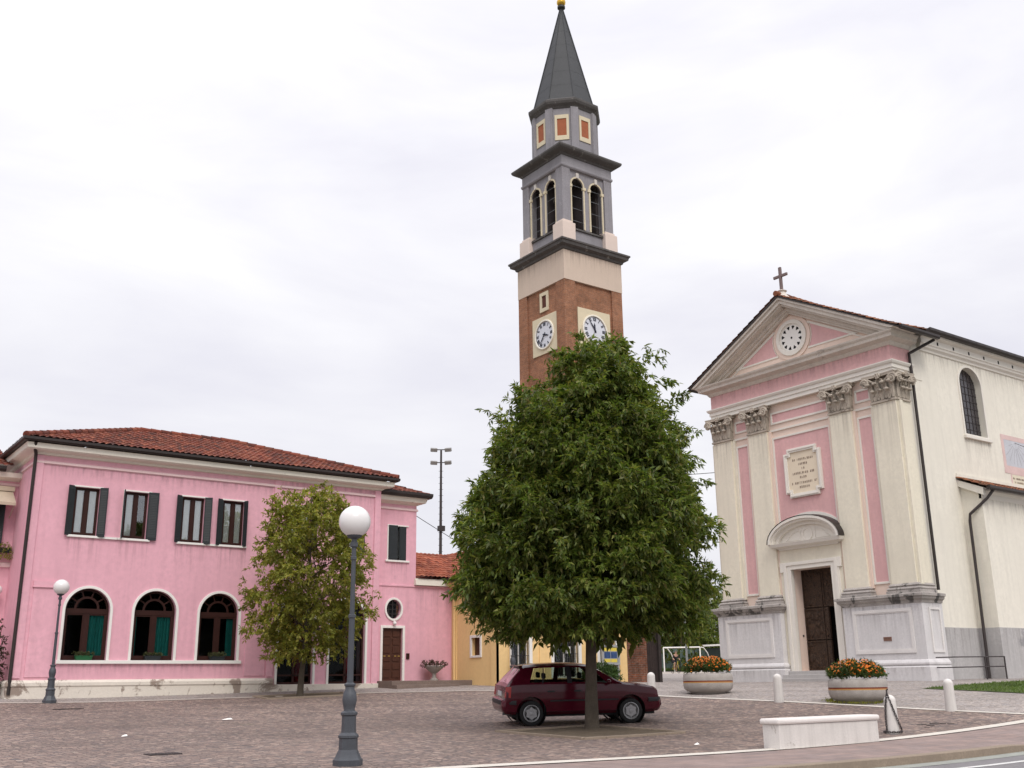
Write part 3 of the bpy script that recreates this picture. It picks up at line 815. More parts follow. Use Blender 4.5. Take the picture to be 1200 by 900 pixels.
        def cloth(a, b, yy, mat):
            q = MB(); n = 22
            for k in range(n + 1):
                x = a + (b - a)*k/n; d = .035*math.sin(k*1.7)
                q.v += [(x, yy + d, z0 + .08), (x, yy + d*.8, zs - .06)]
            q.f = [(2*k, 2*k + 2, 2*k + 3, 2*k + 1) for k in range(n)]
            q.build('curtain', mat, w_, smooth=80, recalc=False)
        if kind == 'a': cloth(c + .07, x1 - .09, y + .215, m_green)
        if kind == 'b': cloth(c + .08, x1 - .06, y + .215, m_green); cloth(x0 + .06, x0 + .18, y + .215, m_green)
        if kind == 'c': cloth(c + .36, x1 - .06, y + .215, m_green)
        if kind == 'door': cloth(x0 + .78, x0 + 1.1, y + .26, m_redc)
        return w_
    for (a, b), k in zip(arches, 'abc'): arched(a, b, 2.45, 4.03, Y0, k)
    for a, b in doors: arched(a, b, 1.62, 3.95, Y0, 'door')
    s = MB(); s.box(8.44, 14.60, Y0 - .09, Y0 + .13, 2.335, 2.445); s.build('window_sill', m_white, B, bevel=.01)
    # recess: door, oval window, lamp, letter plate
    dr = MB(); dr.box(20.50, 21.40, 36.80, 36.86, 1.70, 3.70)
    for k in (0, 1):
        xa = 20.54 + k*.42
        for j in range(6):
            z = 1.82 + j*.31
            dr.box(xa + .05, xa + .35, 36.775, 36.80, z, z + .24)
    D = dr.build('front_door', m_door, B, bevel=.006)
    m_brass = M('brass', (.55, .36, .10), .35, .1, 3, 0, metal=.8)
    for x in (20.60, 20.80, 21.08, 21.24): h = MB(); h.box(x, x + .09, 36.755, 36.775, 2.62, 2.65); h.build('handle', m_brass, D)
    f = MB(); f.ring([(20.40, 1.70), (21.50, 1.70), (21.50, 3.80), (20.40, 3.80)], [(20.501, 1.70), (21.399, 1.70), (21.399, 3.699), (20.501, 3.699)], 'y', 36.655, 36.72); f.build('surround', m_white, D, bevel=.006)
    o = MB(); n = 24
    E_ = lambda rx, rz: [(20.98 + rx*math.cos(2*math.pi*k/n), 4.43 + rz*math.sin(2*math.pi*k/n)) for k in range(n)]
    o.ring(E_(.415, .455), E_(.335, .375), 'y', 36.65, 36.72); O_ = o.build('oval_window', m_white, B, bevel=.006)
    p = MB(); p.prism(E_(.34, .38), 'y', 36.84, 36.85); p.build('pane', m_glassb, O_)
    q = MB()
    for k in (-1, 0, 1): q.box(20.97 + k*.17, 20.99 + k*.17, 36.79, 36.81, 4.1, 4.76); q.box(20.66, 21.3, 36.79, 36.81, 4.42 + k*.18, 4.44 + k*.18)
    q.build('grille', m_darksteel, O_)
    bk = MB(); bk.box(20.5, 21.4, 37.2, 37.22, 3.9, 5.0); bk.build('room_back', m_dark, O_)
    la = MB(); la.ball((20.98, 36.58, 3.885), .075); la.tube([(20.98, 36.7, 3.93), (20.98, 36.58, 3.95)], .025, 6)
    la.build('wall_lamp', M('opal_glass', (.78, .77, .76), .25, .03, 3, 0), B, smooth=50)
    la = MB(); la.ball((6.85, 38.35, 4.75), .16); la.tube([(6.95, 38.7, 4.62), (6.85, 38.35, 4.6)], .025, 6); la.build('wall_lamp', bpy.data.materials['opal_glass'], B, smooth=50)
    lp = MB(); lp.box(21.58, 21.72, 36.66, 36.7, 2.52, 2.74); lp.build('letter_plate', m_wood, B)
    st = MB(); st.box(20.12, 24.2, 35.2, 36.69, 1.0, 1.70); st.box(20.12, 22.9, 34.85, 35.2, 1.0, 1.55)
    st.build('door_step', M('worn_brown_stone', (.22, .165, .14), .9, .25, 2.5, .3, 25), B, bevel=.015)
    # wing: white framed door edge, awning
    f = MB(); f.ring([(5.94, 1.35), (7.09, 1.35), (7.09, 3.63), (5.94, 3.63)], [(6.05, 1.35), (6.98, 1.35), (6.98, 3.52), (6.05, 3.52)], 'y', 38.65, 38.72); f.build('surround', m_white, B)
    f = MB(); f.box(6.05, 6.98, 38.84, 38.9, 1.35, 3.52); f.build('side_door', m_door, B)
    aw = MB(); aw.add([(7.02, 38.66, 8.12), (5.6, 38.66, 8.12), (5.6, 37.9, 7.62), (7.02, 37.9, 7.62), (7.02, 37.9, 7.52), (5.6, 37.9, 7.52)], [(0, 1, 2, 3), (3, 2, 5, 4)])
    aw.tube([(7.0, 38.68, 7.2), (7.0, 37.92, 7.6)], .015, 6); aw.box(5.55, 7.06, 38.56, 38.69, 8.10, 8.26)
    aw.build('awning', M('beige_awning_cloth', (.55, .47, .36), .9, .1, 3, .1), B)
    for a, b in ups[:4]: streak(B, (a - .16, Y0 - .003), (b + .16, Y0 - .003), 6.385, 5.2)
    streak(B, (8.3, Y0 - .003), (14.7, Y0 - .003), 2.335, 1.9); streak(B, (7.45, Y0 - .0035), (15.5, Y0 - .0035), 8.71, 8.2); streak(B, (15.85, Y0 - .003), (19.8, Y0 - .003), 9.0, 7.8)
    streak(B, (20.6, 36.697), (21.6, 36.697), 6.28, 5.45); streak(B, (22.0, 36.697), (23.7, 36.697), 5.3, 3.9); streak(B, (21.5, 36.6965), (23.6, 36.6965), 2.6, 1.7) if False else None
    return B
pink_building()
# ------------------------------------------------------------------ yellow building, brick outbuilding
YEL = (.82, .575, .275)
m_yel = M('yellow_stucco', YEL, .9, .07, .5, .25, 45, streak=.10)
m_grille = M('black_window_iron', (.02, .02, .023), .5, .2, 3, 0)
def yellow_building():
    B = thing('yellow_building', 'low yellow stucco building with tiled roof and barred windows behind the parked car', 'building', (27, 36, 1.4))
    x0, x1, y0, y1 = 23.72, 30.32, 33.46, 48.0
    w = MB(); F = lambda x, z, d: (x, y0 + d, z)
    wins = [(24.42, 25.22, 2.15, 4.1), (26.44, 27.72, 1.75, 4.2), (28.85, 29.72, 1.75, 4.2)]
    w.wall(rect(x0, x1, 1.0, 5.55), [rect(a, b, c, d) for a, b, c, d in wins], F, .2)
    S = lambda y, z, d: (x0 + d, y, z)
    w.wall(rect(y0, y1, 1.0, 5.55), [rect(34.62, 35.22, 2.62, 3.3)], S, .2)
    w.quad((x1, y0, 1.0), (x1, y1, 1.0), (x1, y1, 5.55), (x1, y0, 5.55)); w.quad((x0, y1, 1.0), (x1, y1, 1.0), (x1, y1, 5.55), (x0, y1, 5.55))
    w.build('wall', m_yel, B)
    p = MB(); p.box(x0 - .05, x0 + .45, y0 - .05, y0 + .02, 1.0, 5.3); p.box(x0 - .05, x0 + .02, y0 - .05, y0 + .38, 1.0, 5.3); p.build('corner_strip', m_yel, B)
    for a, b, c, d in ((25.72, 26.0, y0 - .04, y0 + .02), (x1 - .4, x1, y0 - .04, y0 + .02), (x0 - .04, x0 + .02, 36.30, 36.52)):
        p = MB(); p.box(a, b, c, d, 1.0, 5.3); p.build('corner_strip', m_yel, B)
    c = MB(); c.sweep([(x0, 37.2), (x0, y0), (x1, y0), (x1, 37.2)], [(0, 5.3), (.1, 5.34), (.3, 5.45), (.34, 5.56), (0, 5.6)]); c.build('cornice', m_yel, B)
    gt = MB(); gt.sweep([(x0, 36.6), (x0, y0), (x1, y0), (x1, 44)], [(.32, 5.54), (.46, 5.54), (.5, 5.6), (.5, 5.7), (.32, 5.64)]); gt.build('gutter', m_gutter, B)
    zE, zR = 5.68, 7.35; xa, xb, ya, yb = x0 - .4, x1 + .4, y0 - .4, y1; xm = (xa + xb)/2
    r0, r1 = (xm, ya + 3.6, zR), (xm, yb, zR)
    tiled('roof', m_tile3, B, (xa, yb, zE), (xa, ya, zE), r0, r1)
    tiled('roof', m_tile3, B, (xa, ya, zE), (xb, ya, zE), r0, r0)
    tiled('roof', m_tile3, B, (xb, ya, zE), (xb, yb, zE), r1, r0)
    up = Vector((0, 0, .05))
    ridge('ridge_tiles', m_tile3, B, Vector(r0) + up, Vector(r1) + up); ridge('ridge_tiles', m_tile3, B, Vector((xa, ya, zE)) + up, Vector(r0) + up)
    dp = MB(); dp.tube([(x0 - .06, 36.42, 5.5), (x0 - .06, 36.42, 1.4)], .05, 8); dp.build('downpipe', m_yel, B, smooth=50)
    for i, (a, b, c_, d) in enumerate(wins):
        f = MB(); f.ring(rect(a - .14, b + .14, c_ - .02, d + .14), rect(a + .002, b - .002, c_, d - .002), 'y', y0 - .05, y0 + .02)
        w_ = f.build('barred_window' if i < 2 else 'doorway', m_white, B, bevel=.006)
        p = MB(); p.box(a, b, y0 + .17, y0 + .175, c_, d); p.build('pane', m_glassb, w_)
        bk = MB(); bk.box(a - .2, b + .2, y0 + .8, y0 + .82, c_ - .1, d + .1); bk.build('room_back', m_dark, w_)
        fr = MB(); fr.ring(rect(a, b, c_, d), rect(a + .06, b - .06, c_ + .06, d - .06), 'y', y0 + .13, y0 + .18); fr.box((a+b)/2 - .03, (a+b)/2 + .03, y0 + .13, y0 + .18, c_, d)
        fr.build('frame', m_white if i < 2 else m_wood, w_)
        if i < 2:
            gr = MB(); n = int((b - a)/.11)
            for k in range(n + 1): x = a + .03 + (b - a - .06)*k/n; gr.box(x - .009, x + .009, y0 + .02, y0 + .038, c_ + .02, d - .02)
            for z in (c_ + .1, c_ + .42, c_ + .9, c_ + 1.4, d - .1): gr.box(a, b, y0 + .018, y0 + .04, z, z + .022)
            gr.build('grille', m_grille, w_)
            if i == 1: s = MB(); s.box(27.16, 27.42, y0 + .10, y0 + .12, 2.68, 2.95); s.build('notice', m_white, w_)
    f = MB(); f.ring([(34.52, 2.54), (35.32, 2.54), (35.32, 3.4), (34.52, 3.4)], [(34.622, 2.622), (35.218, 2.622), (35.218, 3.298), (34.622, 3.298)], 'x', x0 - .04, x0 + .02)
    w_ = f.build('small_window', m_white, B, bevel=.006); p = MB(); p.box(x0 + .15, x0 + .17, 34.6, 35.24, 2.6, 3.32); p.build('pane', m_door, w_)
    return B
yellow_building()

def notice_board():
    y = 33.30; T = thing('notice_board', 'grey framed notice board with yellow and blue posters on yellow wall', 'notice board', (29.3, y, 2.1))
    b = MB(); b.ring(rect(28.82, 29.78, 2.22, 3.02), rect(28.92, 29.68, 2.30, 2.94), 'y', y - .05, y + .03); b.box(28.92, 29.68, y - .01, y + .02, 2.30, 2.94)
    b.box(28.85, 28.93, y - .03, y + .05, 1.75, 2.22); b.box(29.67, 29.75, y - .03, y + .05, 1.75, 2.22)
    b.build('frame', M('grey_aluminium', (.42, .43, .44), .45, .06, 2, 0, metal=.3), T, bevel=.005)
    pm = [M('yellow_paper', (.72, .58, .10), .7, .1, 5, 0), M('blue_poster', (.05, .10, .25), .5, .6, 9, 0)]
    for i, (a, c) in enumerate(((28.95, 2.33), (29.31, 2.33))):
        for z0, z1, m in ((2.33, 2.46, 0), (2.49, 2.74, 1), (2.77, 2.91, 0)):
            p = MB(); p.box(a, a + .33, y - .018, y - .012, z0, z1); p.build('poster', pm[m], T)
notice_board()

def brick_outbuilding():
    B = thing('brick_outbuilding', 'weathered red brick outbuilding with dark timber gate beside yellow building', 'outbuilding', (31.6, 34.6, 1.5))
    mb = brick_mat('old_outbuilding_brick', (.26, .085, .045), (.17, .075, .05), (.20, .16, .13), .26, .075, 0, .55)
    w = MB(); w.box(30.36, 32.0, 34.0, 38.5, 1.1, 4.6); w.box(32.0, 33.02, 34.55, 38.5, 1.1, 4.6); w.build('wall', mb, B)
    g_ = MB()
    for k in range(7): x = 32.01 + k*.143; g_.box(x, x + .138, 34.30, 34.36, 1.45, 3.9)
    g_.build('gate', M('dark_brown_gate_planks', (.045, .032, .03), .8, .35, 5, .3, 20), B)
    ps = MB(); ps.box(32.90, 33.06, 34.2, 34.56, 1.1, 4.2); ps.build('gate_post', M('dark_gate_post', (.05, .04, .038), .8, .3, 3, .2), B)
    tiled('roof', m_tile2, B, (30.2, 33.75, 4.6), (33.3, 33.75, 4.6), (33.3, 38.6, 5.9), (30.2, 38.6, 5.9))
brick_outbuilding()

# ------------------------------------------------------------------ bell tower
def bell_tower():
    cx, cy = 37.83, 45.5
    T = thing('bell_tower', 'tall square brick bell tower with clocks, open belfry and dark pointed spire', 'bell tower', (cx, cy, 1.5))
    m_br = brick_mat('tower_brick', (.37, .150, .075), (.26, .108, .060), (.36, .25, .18), .26, .07, 0, .38)
    m_grey = M('grey_lilac_render', (.285, .272, .292), .85, .16, .9, .25, 30, stain=.64, stain_col=(.46, .45, .46), stain_scale=2.0, streak=.4)
    m_tc = M('tower_cream_render', (.60, .49, .405), .9, .06, .8, .2, 40, streak=.12)
    m_pedc = M('pale_pink_render', (.70, .585, .52), .9, .06, 1, .2, 40)
    m_trim = M('cream_trim', (.66, .58, .42), .85, .1, 2, .1)
    m_dk = M('dark_stone_cornice', (.105, .098, .095), .85, .3, 1.2, .3, 25, stain=.6, stain_col=(.23, .22, .21), stain_scale=2.2)
    m_lead = M('dark_grey_lead_sheet', (.036, .038, .041), .55, .22, .9, .1, 8, spec=.4, stain=.68, stain_col=(.12, .10, .095), stain_scale=1.3)
    h = 2.22
    sq = lambda s: [(cx - s, cy + s), (cx - s, cy - s), (cx + s, cy - s), (cx + s, cy + s)]   # travelled so that "right" is outwards
    # shaft with recessed panels: core + corner lesenes
    w = MB(); w.box(cx - h + .12, cx + h - .12, cy - h + .12, cy + h - .12, 1.0, 23.99)
    for sx in (-1, 1):
        for sy in (-1, 1):
            a, b = sorted((cx + sx*h, cx + sx*(h - .80))); c, d = sorted((cy + sy*h, cy + sy*(h - .80)))
            w.box(a, b, c, d, 1.0, 23.98)
    w.box(cx - h + .02, cx + h - .02, cy - h + .02, cy + h - .02, 1.0, 6.0)
    w.build('shaft', m_br, T)
    b = MB(); b.box(cx - h - .02, cx + h + .02, cy - h - .02, cy + h + .02, 23.98, 25.86); b.build('cream_band', m_tc, T)
    c = MB(); c.sweep(sq(h), [(0, 25.80), (.10, 25.84), (.14, 25.96), (.34, 26.06), (.38, 26.22), (.44, 26.26), (.44, 26.36), (.05, 26.50), (-.3, 26.5), (-.3, 25.8)], True); c.build('lower_cornice', m_dk, T)
    b = MB(); b.box(cx - 2.05, cx + 2.05, cy - 2.05, cy + 2.05, 26.3, 26.62); b.build('belfry_step', m_dk, T)
    # belfry
    hb = 1.97
    b = MB()
    for (f, flip) in (((lambda u, z, d: (cx + u, cy - hb + .12 + d, z)), 0), ((lambda u, z, d: (cx - hb + .12 + d, cy + u, z)), 0), ((lambda u, z, d: (cx + u, cy + hb - .12 - d, z)), 0), ((lambda u, z, d: (cx + hb - .12 - d, cy + u, z)), 0)):
        b.wall(rect(-hb + .12, hb - .12, 26.5, 31.5), [arch(-1.18, -.28, 27.62, 30.42, 12), arch(.28, 1.18, 27.62, 30.42, 12)], f, .05)
    B_ = b.build('belfry_wall', m_grey, T)
    ins = MB(); ins.box(cx - 1.5, cx + 1.5, cy - 1.5, cy + 1.5, 27.3, 27.45); ins.build('belfry_floor', m_dk, T)
    for sx in (-1, 1):
        for sy in (-1, 1):
            a, b2 = sorted((cx + sx*hb, cx + sx*(hb - .62))); c2, d2 = sorted((cy + sy*hb, cy + sy*(hb - .62)))
            p = MB(); p.box(a, b2, c2, d2, 27.8, 31.40); p.build('corner_pilaster', m_grey, T)
            o = MB(); e = .17
            a, b2 = sorted((cx + sx*(hb + e), cx + sx*(hb - .80))); c2, d2 = sorted((cy + sy*(hb + e), cy + sy*(hb - .80)))
            o.box(a, b2, c2, d2, 26.55, 27.72)
            a1, b1 = sorted((cx + sx*(hb + .06), cx + sx*(hb - .70))); c1, d1 = sorted((cy + sy*(hb + .06), cy + sy*(hb - .70)))
            o.box(a1, b1, c1, d1, 27.72, 27.88)
            o.build('corner_pedestal', m_pedc, T, bevel=.03)
    s = MB(); s.sweep(sq(hb - .10), [(0, 27.42), (.08, 27.44), (.08, 27.54), (0, 27.58)], True); s.build('belfry_sill', m_dk, T)
    # trims around openings, wires, bells
    m_ks = M('pale_keystone', (.62, .58, .54), .85, .1, 2, .1); wi = MB()
    for ax in ('y', 'x'):
        for sgn in (-1, 1):
            cc, oc = (cx, cy) if ax == 'y' else (cy, cx)
            pl = oc + sgn*(hb - .12); lo, hi = sorted((pl + sgn*.06, pl - sgn*.05))
            for u in (-.73, .73):
                tr = MB(); ks = MB(); tr.ring(arch(cc + u - .55, cc + u + .55, 27.60, 30.42, 12), arch(cc + u - .455, cc + u + .455, 27.60, 30.42, 12), ax, lo, hi)
                for e in (-.53, .53):
                    q0, q1 = cc + u + e - .11, cc + u + e + .11
                    l2, h2 = sorted((pl + sgn*.09, pl - sgn*.05))
                    (tr.box(q0, q1, l2, h2, 30.22, 30.40) if ax == 'y' else tr.box(l2, h2, q0, q1, 30.22, 30.40))
                l2, h2 = sorted((pl + sgn*.10, pl))
                (ks.box(cc + u - .10, cc + u + .10, l2, h2, 30.88, 31.22) if ax == 'y' else ks.box(l2, h2, cc + u - .10, cc + u + .10, 30.88, 31.22))
                T_ = tr.build('window_trim', m_trim, T); ks.build('keystone', m_ks, T_, bevel=.01)
                for z in (28.1, 28.9, 29.7, 30.4):
                    q = pl - sgn*.08
                    (wi.box(cc + u - .45, cc + u + .45, q - .008, q + .008, z, z + .014) if ax == 'y' else wi.box(q - .008, q + .008, cc + u - .45, cc + u + .45, z, z + .014))
    wi.build('wire_mesh', m_steel, T)
    m_bz = M('dark_bell_bronze', (.075, .066, .05), .5, .25, 3, .1, metal=.5)
    for bx, by, k in ((-.65, -.5, 1.0), (.7, .55, .9), (.55, -.6, .85), (-.55, .65, .9)):
        be = MB(); pr = [(0.0, 1.15), (.22, 1.13), (.30, 1.0), (.34, .6), (.42, .3), (.58, .04), (.60, 0), (.54, 0), (.4, .3), (0, .9)]
        be.lathe([(r*k, z*k) for r, z in pr], (cx + bx, cy + by, 28.5), 20); be.box(cx + bx - .8, cx + bx + .8, cy + by - .09, cy + by + .09, 28.5 + 1.15*k, 28.75 + 1.15*k)
        be.build('bell', m_bz, T, smooth=40)
    lv = MB()
    for k in range(4): lv.box(cx - 1.5, cx + 1.5, cy - .06 + (k - 1.5)*.5, cy + .06 + (k - 1.5)*.5, 30.9, 31.05)
    lv.box(cx - .10, cx + .10, cy - 1.5, cy + 1.5, 27.45, 30.9); lv.box(cx - 1.5, cx - .45, cy - .08, cy + .08, 27.45, 30.9)
    for px_, py_ in ((36.75, 46.75), (39.2, 44.35)): lv.box(px_ - .22, px_ + .22, py_ - .22, py_ + .22, 27.45, 31.0)  # two added dark posts narrow the sky gaps; no real frame members
    lv.build('bell_frame_and_sky_blocks', m_darksteel, T)
    ce = MB(); ce.box(cx - hb + .2, cx + hb - .2, cy - hb + .2, cy + hb - .2, 31.1, 31.3); ce.build('belfry_ceiling', m_dk, T)
    st = MB(); st.sweep(sq(hb - .02), [(-.3, 31.34), (.04, 31.36), (.09, 31.44), (.09, 31.54), (.03, 31.60), (.03, 32.16), (-.3, 32.16)], True); st.build('belfry_entablature', m_grey, T)
    c = MB(); c.sweep(sq(hb), [(-.3, 32.10), (.06, 32.12), (.12, 32.22), (.36, 32.34), (.44, 32.40), (.50, 32.50), (.50, 32.60), (.1, 32.74), (-.6, 32.8), (-.6, 32.1)], True); c.build('upper_cornice', m_dk, T)
    ro = MB(); ro.box(cx - 1.9, cx + 1.9, cy - 1.9, cy + 1.9, 32.6, 32.78); ro.build('drum_base', m_dk, T)
    # octagonal drum
    A8 = [math.pi/8 + math.pi/4*k for k in range(8)]
    oc8 = lambda r: [(cx + r*math.cos(-a), cy + r*math.sin(-a)) for a in A8][::-1]
    def P8(mbx, r, z0, z1): mbx.prism(oc8(r), 'z', z0, z1)
    d = MB(); P8(d, 2.06, 32.7, 36.0); d.build('drum', m_grey, T)
    d = MB()
    for a in A8:
        x, y = cx + 2.02*math.cos(a), cy + 2.02*math.sin(a); s0 = len(d.v); d.box(-.16, .1, -.24, .24, 32.75, 35.75); d.xf(Matrix.Translation((x, y, 0)) @ Matrix.Rotation(a, 4, 'Z'), s0)
    d.build('drum_pilaster', m_grey, T)
    inf = M('orange_brick_infill', (.36, .12, .06), .9, .2, 4, .3, 30)
    for k in range(8):
        a = math.pi/4*k; ap = 2.06*math.cos(math.pi/8)
        Mx = Matrix.Translation((cx, cy, 0)) @ Matrix.Rotation(a, 4, 'Z')
        f = MB(); f.ring(rect(-.44, .44, 33.55, 35.28), rect(-.29, .29, 33.85, 35.02), 'x', ap - .02, ap + .05); f.xf(Mx); F_ = f.build('drum_window', m_trim, T)
        p = MB(); p.box(ap - .02, ap + .012, -.29, .29, 33.85, 35.02); p.xf(Mx); p.build('brick_infill', inf, F_)
    c = MB(); c.sweep(oc8(2.10), [(-.3, 35.72), (.0, 35.74), (.06, 35.84), (.20, 35.98), (.26, 36.12), (.26, 36.26), (-.1, 36.52), (-.3, 36.52)], True); c.build('drum_cornice', m_dk, T)
    sp = MB(); n = 8; zz = [36.45, 37.6, 38.75, 39.9, 41.05, 42.2, 43.35, 44.3]
    b0 = 0
    for i in range(7):
        r0 = 2.02*(1 - (zz[i] - 36.45)/8.1) + .003; r1 = 2.02*(1 - (zz[i + 1] - 36.45)/8.1) - .002
        q0 = [(cx + r0*math.cos(a), cy + r0*math.sin(a), zz[i]) for a in A8]; q1 = [(cx + r1*math.cos(a), cy + r1*math.sin(a), zz[i + 1]) for a in A8]
        sp.add(q0 + q1, [(k, (k + 1) % 8, 8 + (k + 1) % 8, 8 + k) for k in range(8)])
    sp.build('spire', m_lead, T)
    se = MB()
    for a in A8: se.tube([(cx + 2.03*math.cos(a), cy + 2.03*math.sin(a), 36.45), (cx + .08*math.cos(a), cy + .08*math.sin(a), 44.3)], .035, 5)
    se.build('spire_seam', m_lead, T)
    se = MB(); se.lathe([(.16, 44.2), (.26, 44.28), (.26, 44.4), (.14, 44.46)], (cx, cy, 0), 14); se.build('spire_cap', m_lead, T, smooth=40)
    gb = MB(); gb.ball((cx, cy, 44.72), .30); gb.tube([(cx, cy, 45.0), (cx, cy, 46.4)], .03, 6); gb.build('golden_ball', M('gilded_copper', (.65, .40, .06), .3, .1, 3, 0, metal=.7), T, smooth=50)
    for nx_, ny_ in ((0, -1), (-1, 0)):
        for z1_, z0_, hh in ((25.8, 24.6, h + .025), (31.35, 30.2, hb + .004)):
            if nx_: streak(T, (cx - hh, cy + hh), (cx - hh, cy - hh), z1_, z0_)
            else: streak(T, (cx - hh, cy - hh), (cx + hh, cy - hh), z1_, z0_)
    # small framed window, clocks
    X0 = cx - h + .12; Y0 = cy - h + .12
    f = MB(); f.ring(rect(44.90, 45.70, 22.56, 23.76), rect(45.09, 45.51, 22.78, 23.55), 'x', X0 - .07, X0 + .02); F_ = f.build('slit_window', m_trim, T)
    f = MB(); f.box(X0 - .02, X0 - .012, 45.05, 45.55, 22.7, 23.6); f.build('recess', M('dark_red_brick_recess', (.10, .035, .025), .9, .2, 3, .1), F_)
    m_face = M('white_clock_face', (.63, .65, .71), .5, .03, 2, 0); m_num = M('dark_blue_black_paint', (.02, .022, .04), .5, .1, 3, 0)
    def clock(origin, ux, nx, half, r, hour, minute):
        """built in the plane of its wall: ux runs to the viewer's right, nx points out"""
        Mx = Matrix((ux, (0, 0, 1), nx)).transposed().to_4x4(); Mx = Matrix.Translation(origin) @ Mx
        p = MB(); p.prism(rect(-half, half, -half, half), 'z', -.02, .07); p.xf(Mx); K = p.build('clock', m_trim, T, bevel=.01)
        f = MB(); f.prism([(r*math.cos(2*math.pi*k/40), r*math.sin(2*math.pi*k/40)) for k in range(40)], 'z', .07, .085); f.xf(Mx); f.build('clock_face', m_face, K)
        ri = MB(); ri.ring([(1.12*r*math.cos(2*math.pi*k/40), 1.12*r*math.sin(2*math.pi*k/40)) for k in range(40)], [(r*math.cos(2*math.pi*k/40), r*math.sin(2*math.pi*k/40)) for k in range(40)], 'z', .06, .15); ri.xf(Mx); ri.build('clock_rim', m_cornice, K, bevel=.02)
        nu = MB(); ro = [(0.985*r, .96*r), (.62*r, .605*r)]
        for a, b in ro[:1]: nu.ring([(a*math.cos(2*math.pi*k/40), a*math.sin(2*math.pi*k/40)) for k in range(40)], [(b*math.cos(2*math.pi*k/40), b*math.sin(2*math.pi*k/40)) for k in range(40)], 'z', .086, .092)
        names = ['XII', 'I', 'II', 'III', 'IV', 'V', 'VI', 'VII', 'VIII', 'IX', 'X', 'XI']
        for k, nm in enumerate(names):
            an = math.pi/2 - 2*math.pi*k/12; s0 = len(nu.v)
            hgt = .24*r; wI = .05*r; x = 0; parts = []
            for ch in nm:
                wd = {'I': .075*r, 'V': .14*r, 'X': .15*r}[ch]; parts.append((ch, x, wd)); x += wd
            for ch, xs, wd in parts:
                xa = xs - x/2
                def stroke(p, q, t=wI/2):
                    p = Vector(p); q = Vector(q); dd = (q - p).normalized(); nn = Vector((-dd.y, dd.x))*t
                    nu.prism([tuple(p + nn), tuple(p - nn), tuple(q - nn), tuple(q + nn)], 'z', .088, .098)
                if ch == 'I': stroke((xa + wd/2, -hgt/2), (xa + wd/2, hgt/2))
                if ch == 'V': stroke((xa + .02*r, hgt/2), (xa + wd/2, -hgt/2)); stroke((xa + wd - .02*r, hgt/2), (xa + wd/2, -hgt/2), wI/3)
                if ch == 'X': stroke((xa + .02*r, hgt/2), (xa + wd - .02*r, -hgt/2)); stroke((xa + wd - .02*r, hgt/2), (xa + .02*r, -hgt/2), wI/3)
            nu.xf(Matrix.Rotation(an - math.pi/2, 4, 'Z') @ Matrix.Translation((0, .80*r, 0)), s0)
        nu.xf(Mx); nu.build('numerals', m_num, K)
        hd = MB()
        for ang, ln, w0, zz_ in (((hour % 12 + minute/60)/12*2*math.pi, .55*r, .05*r, .11), (minute/60*2*math.pi, .80*r, .035*r, .125)):
            s0 = len(hd.v); hd.prism([(-w0, -.18*r), (w0, -.18*r), (w0*1.3, ln*.6), (0, ln), (-w0*1.3, ln*.6)], 'z', zz_, zz_ + .012); hd.xf(Matrix.Rotation(-ang, 4, 'Z'), s0)
        hd.lathe([(.07*r, .11), (.07*r, .15)], (0, 0, 0), 10); hd.xf(Mx); hd.build('clock_hands', m_num, K)
        return K
    clock((cx, Y0, 21.22), Vector((1, 0, 0)), Vector((0, -1, 0)), 1.23, .84, 11, 54)['label'] = 'clock on the right-hand tower face, partly behind leaves'
    clock((X0, 45.28, 21.10), Vector((0, -1, 0)), Vector((-1, 0, 0)), 1.16, .80, 3, 36)['label'] = 'clock on the left-hand tower face'
bell_tower()
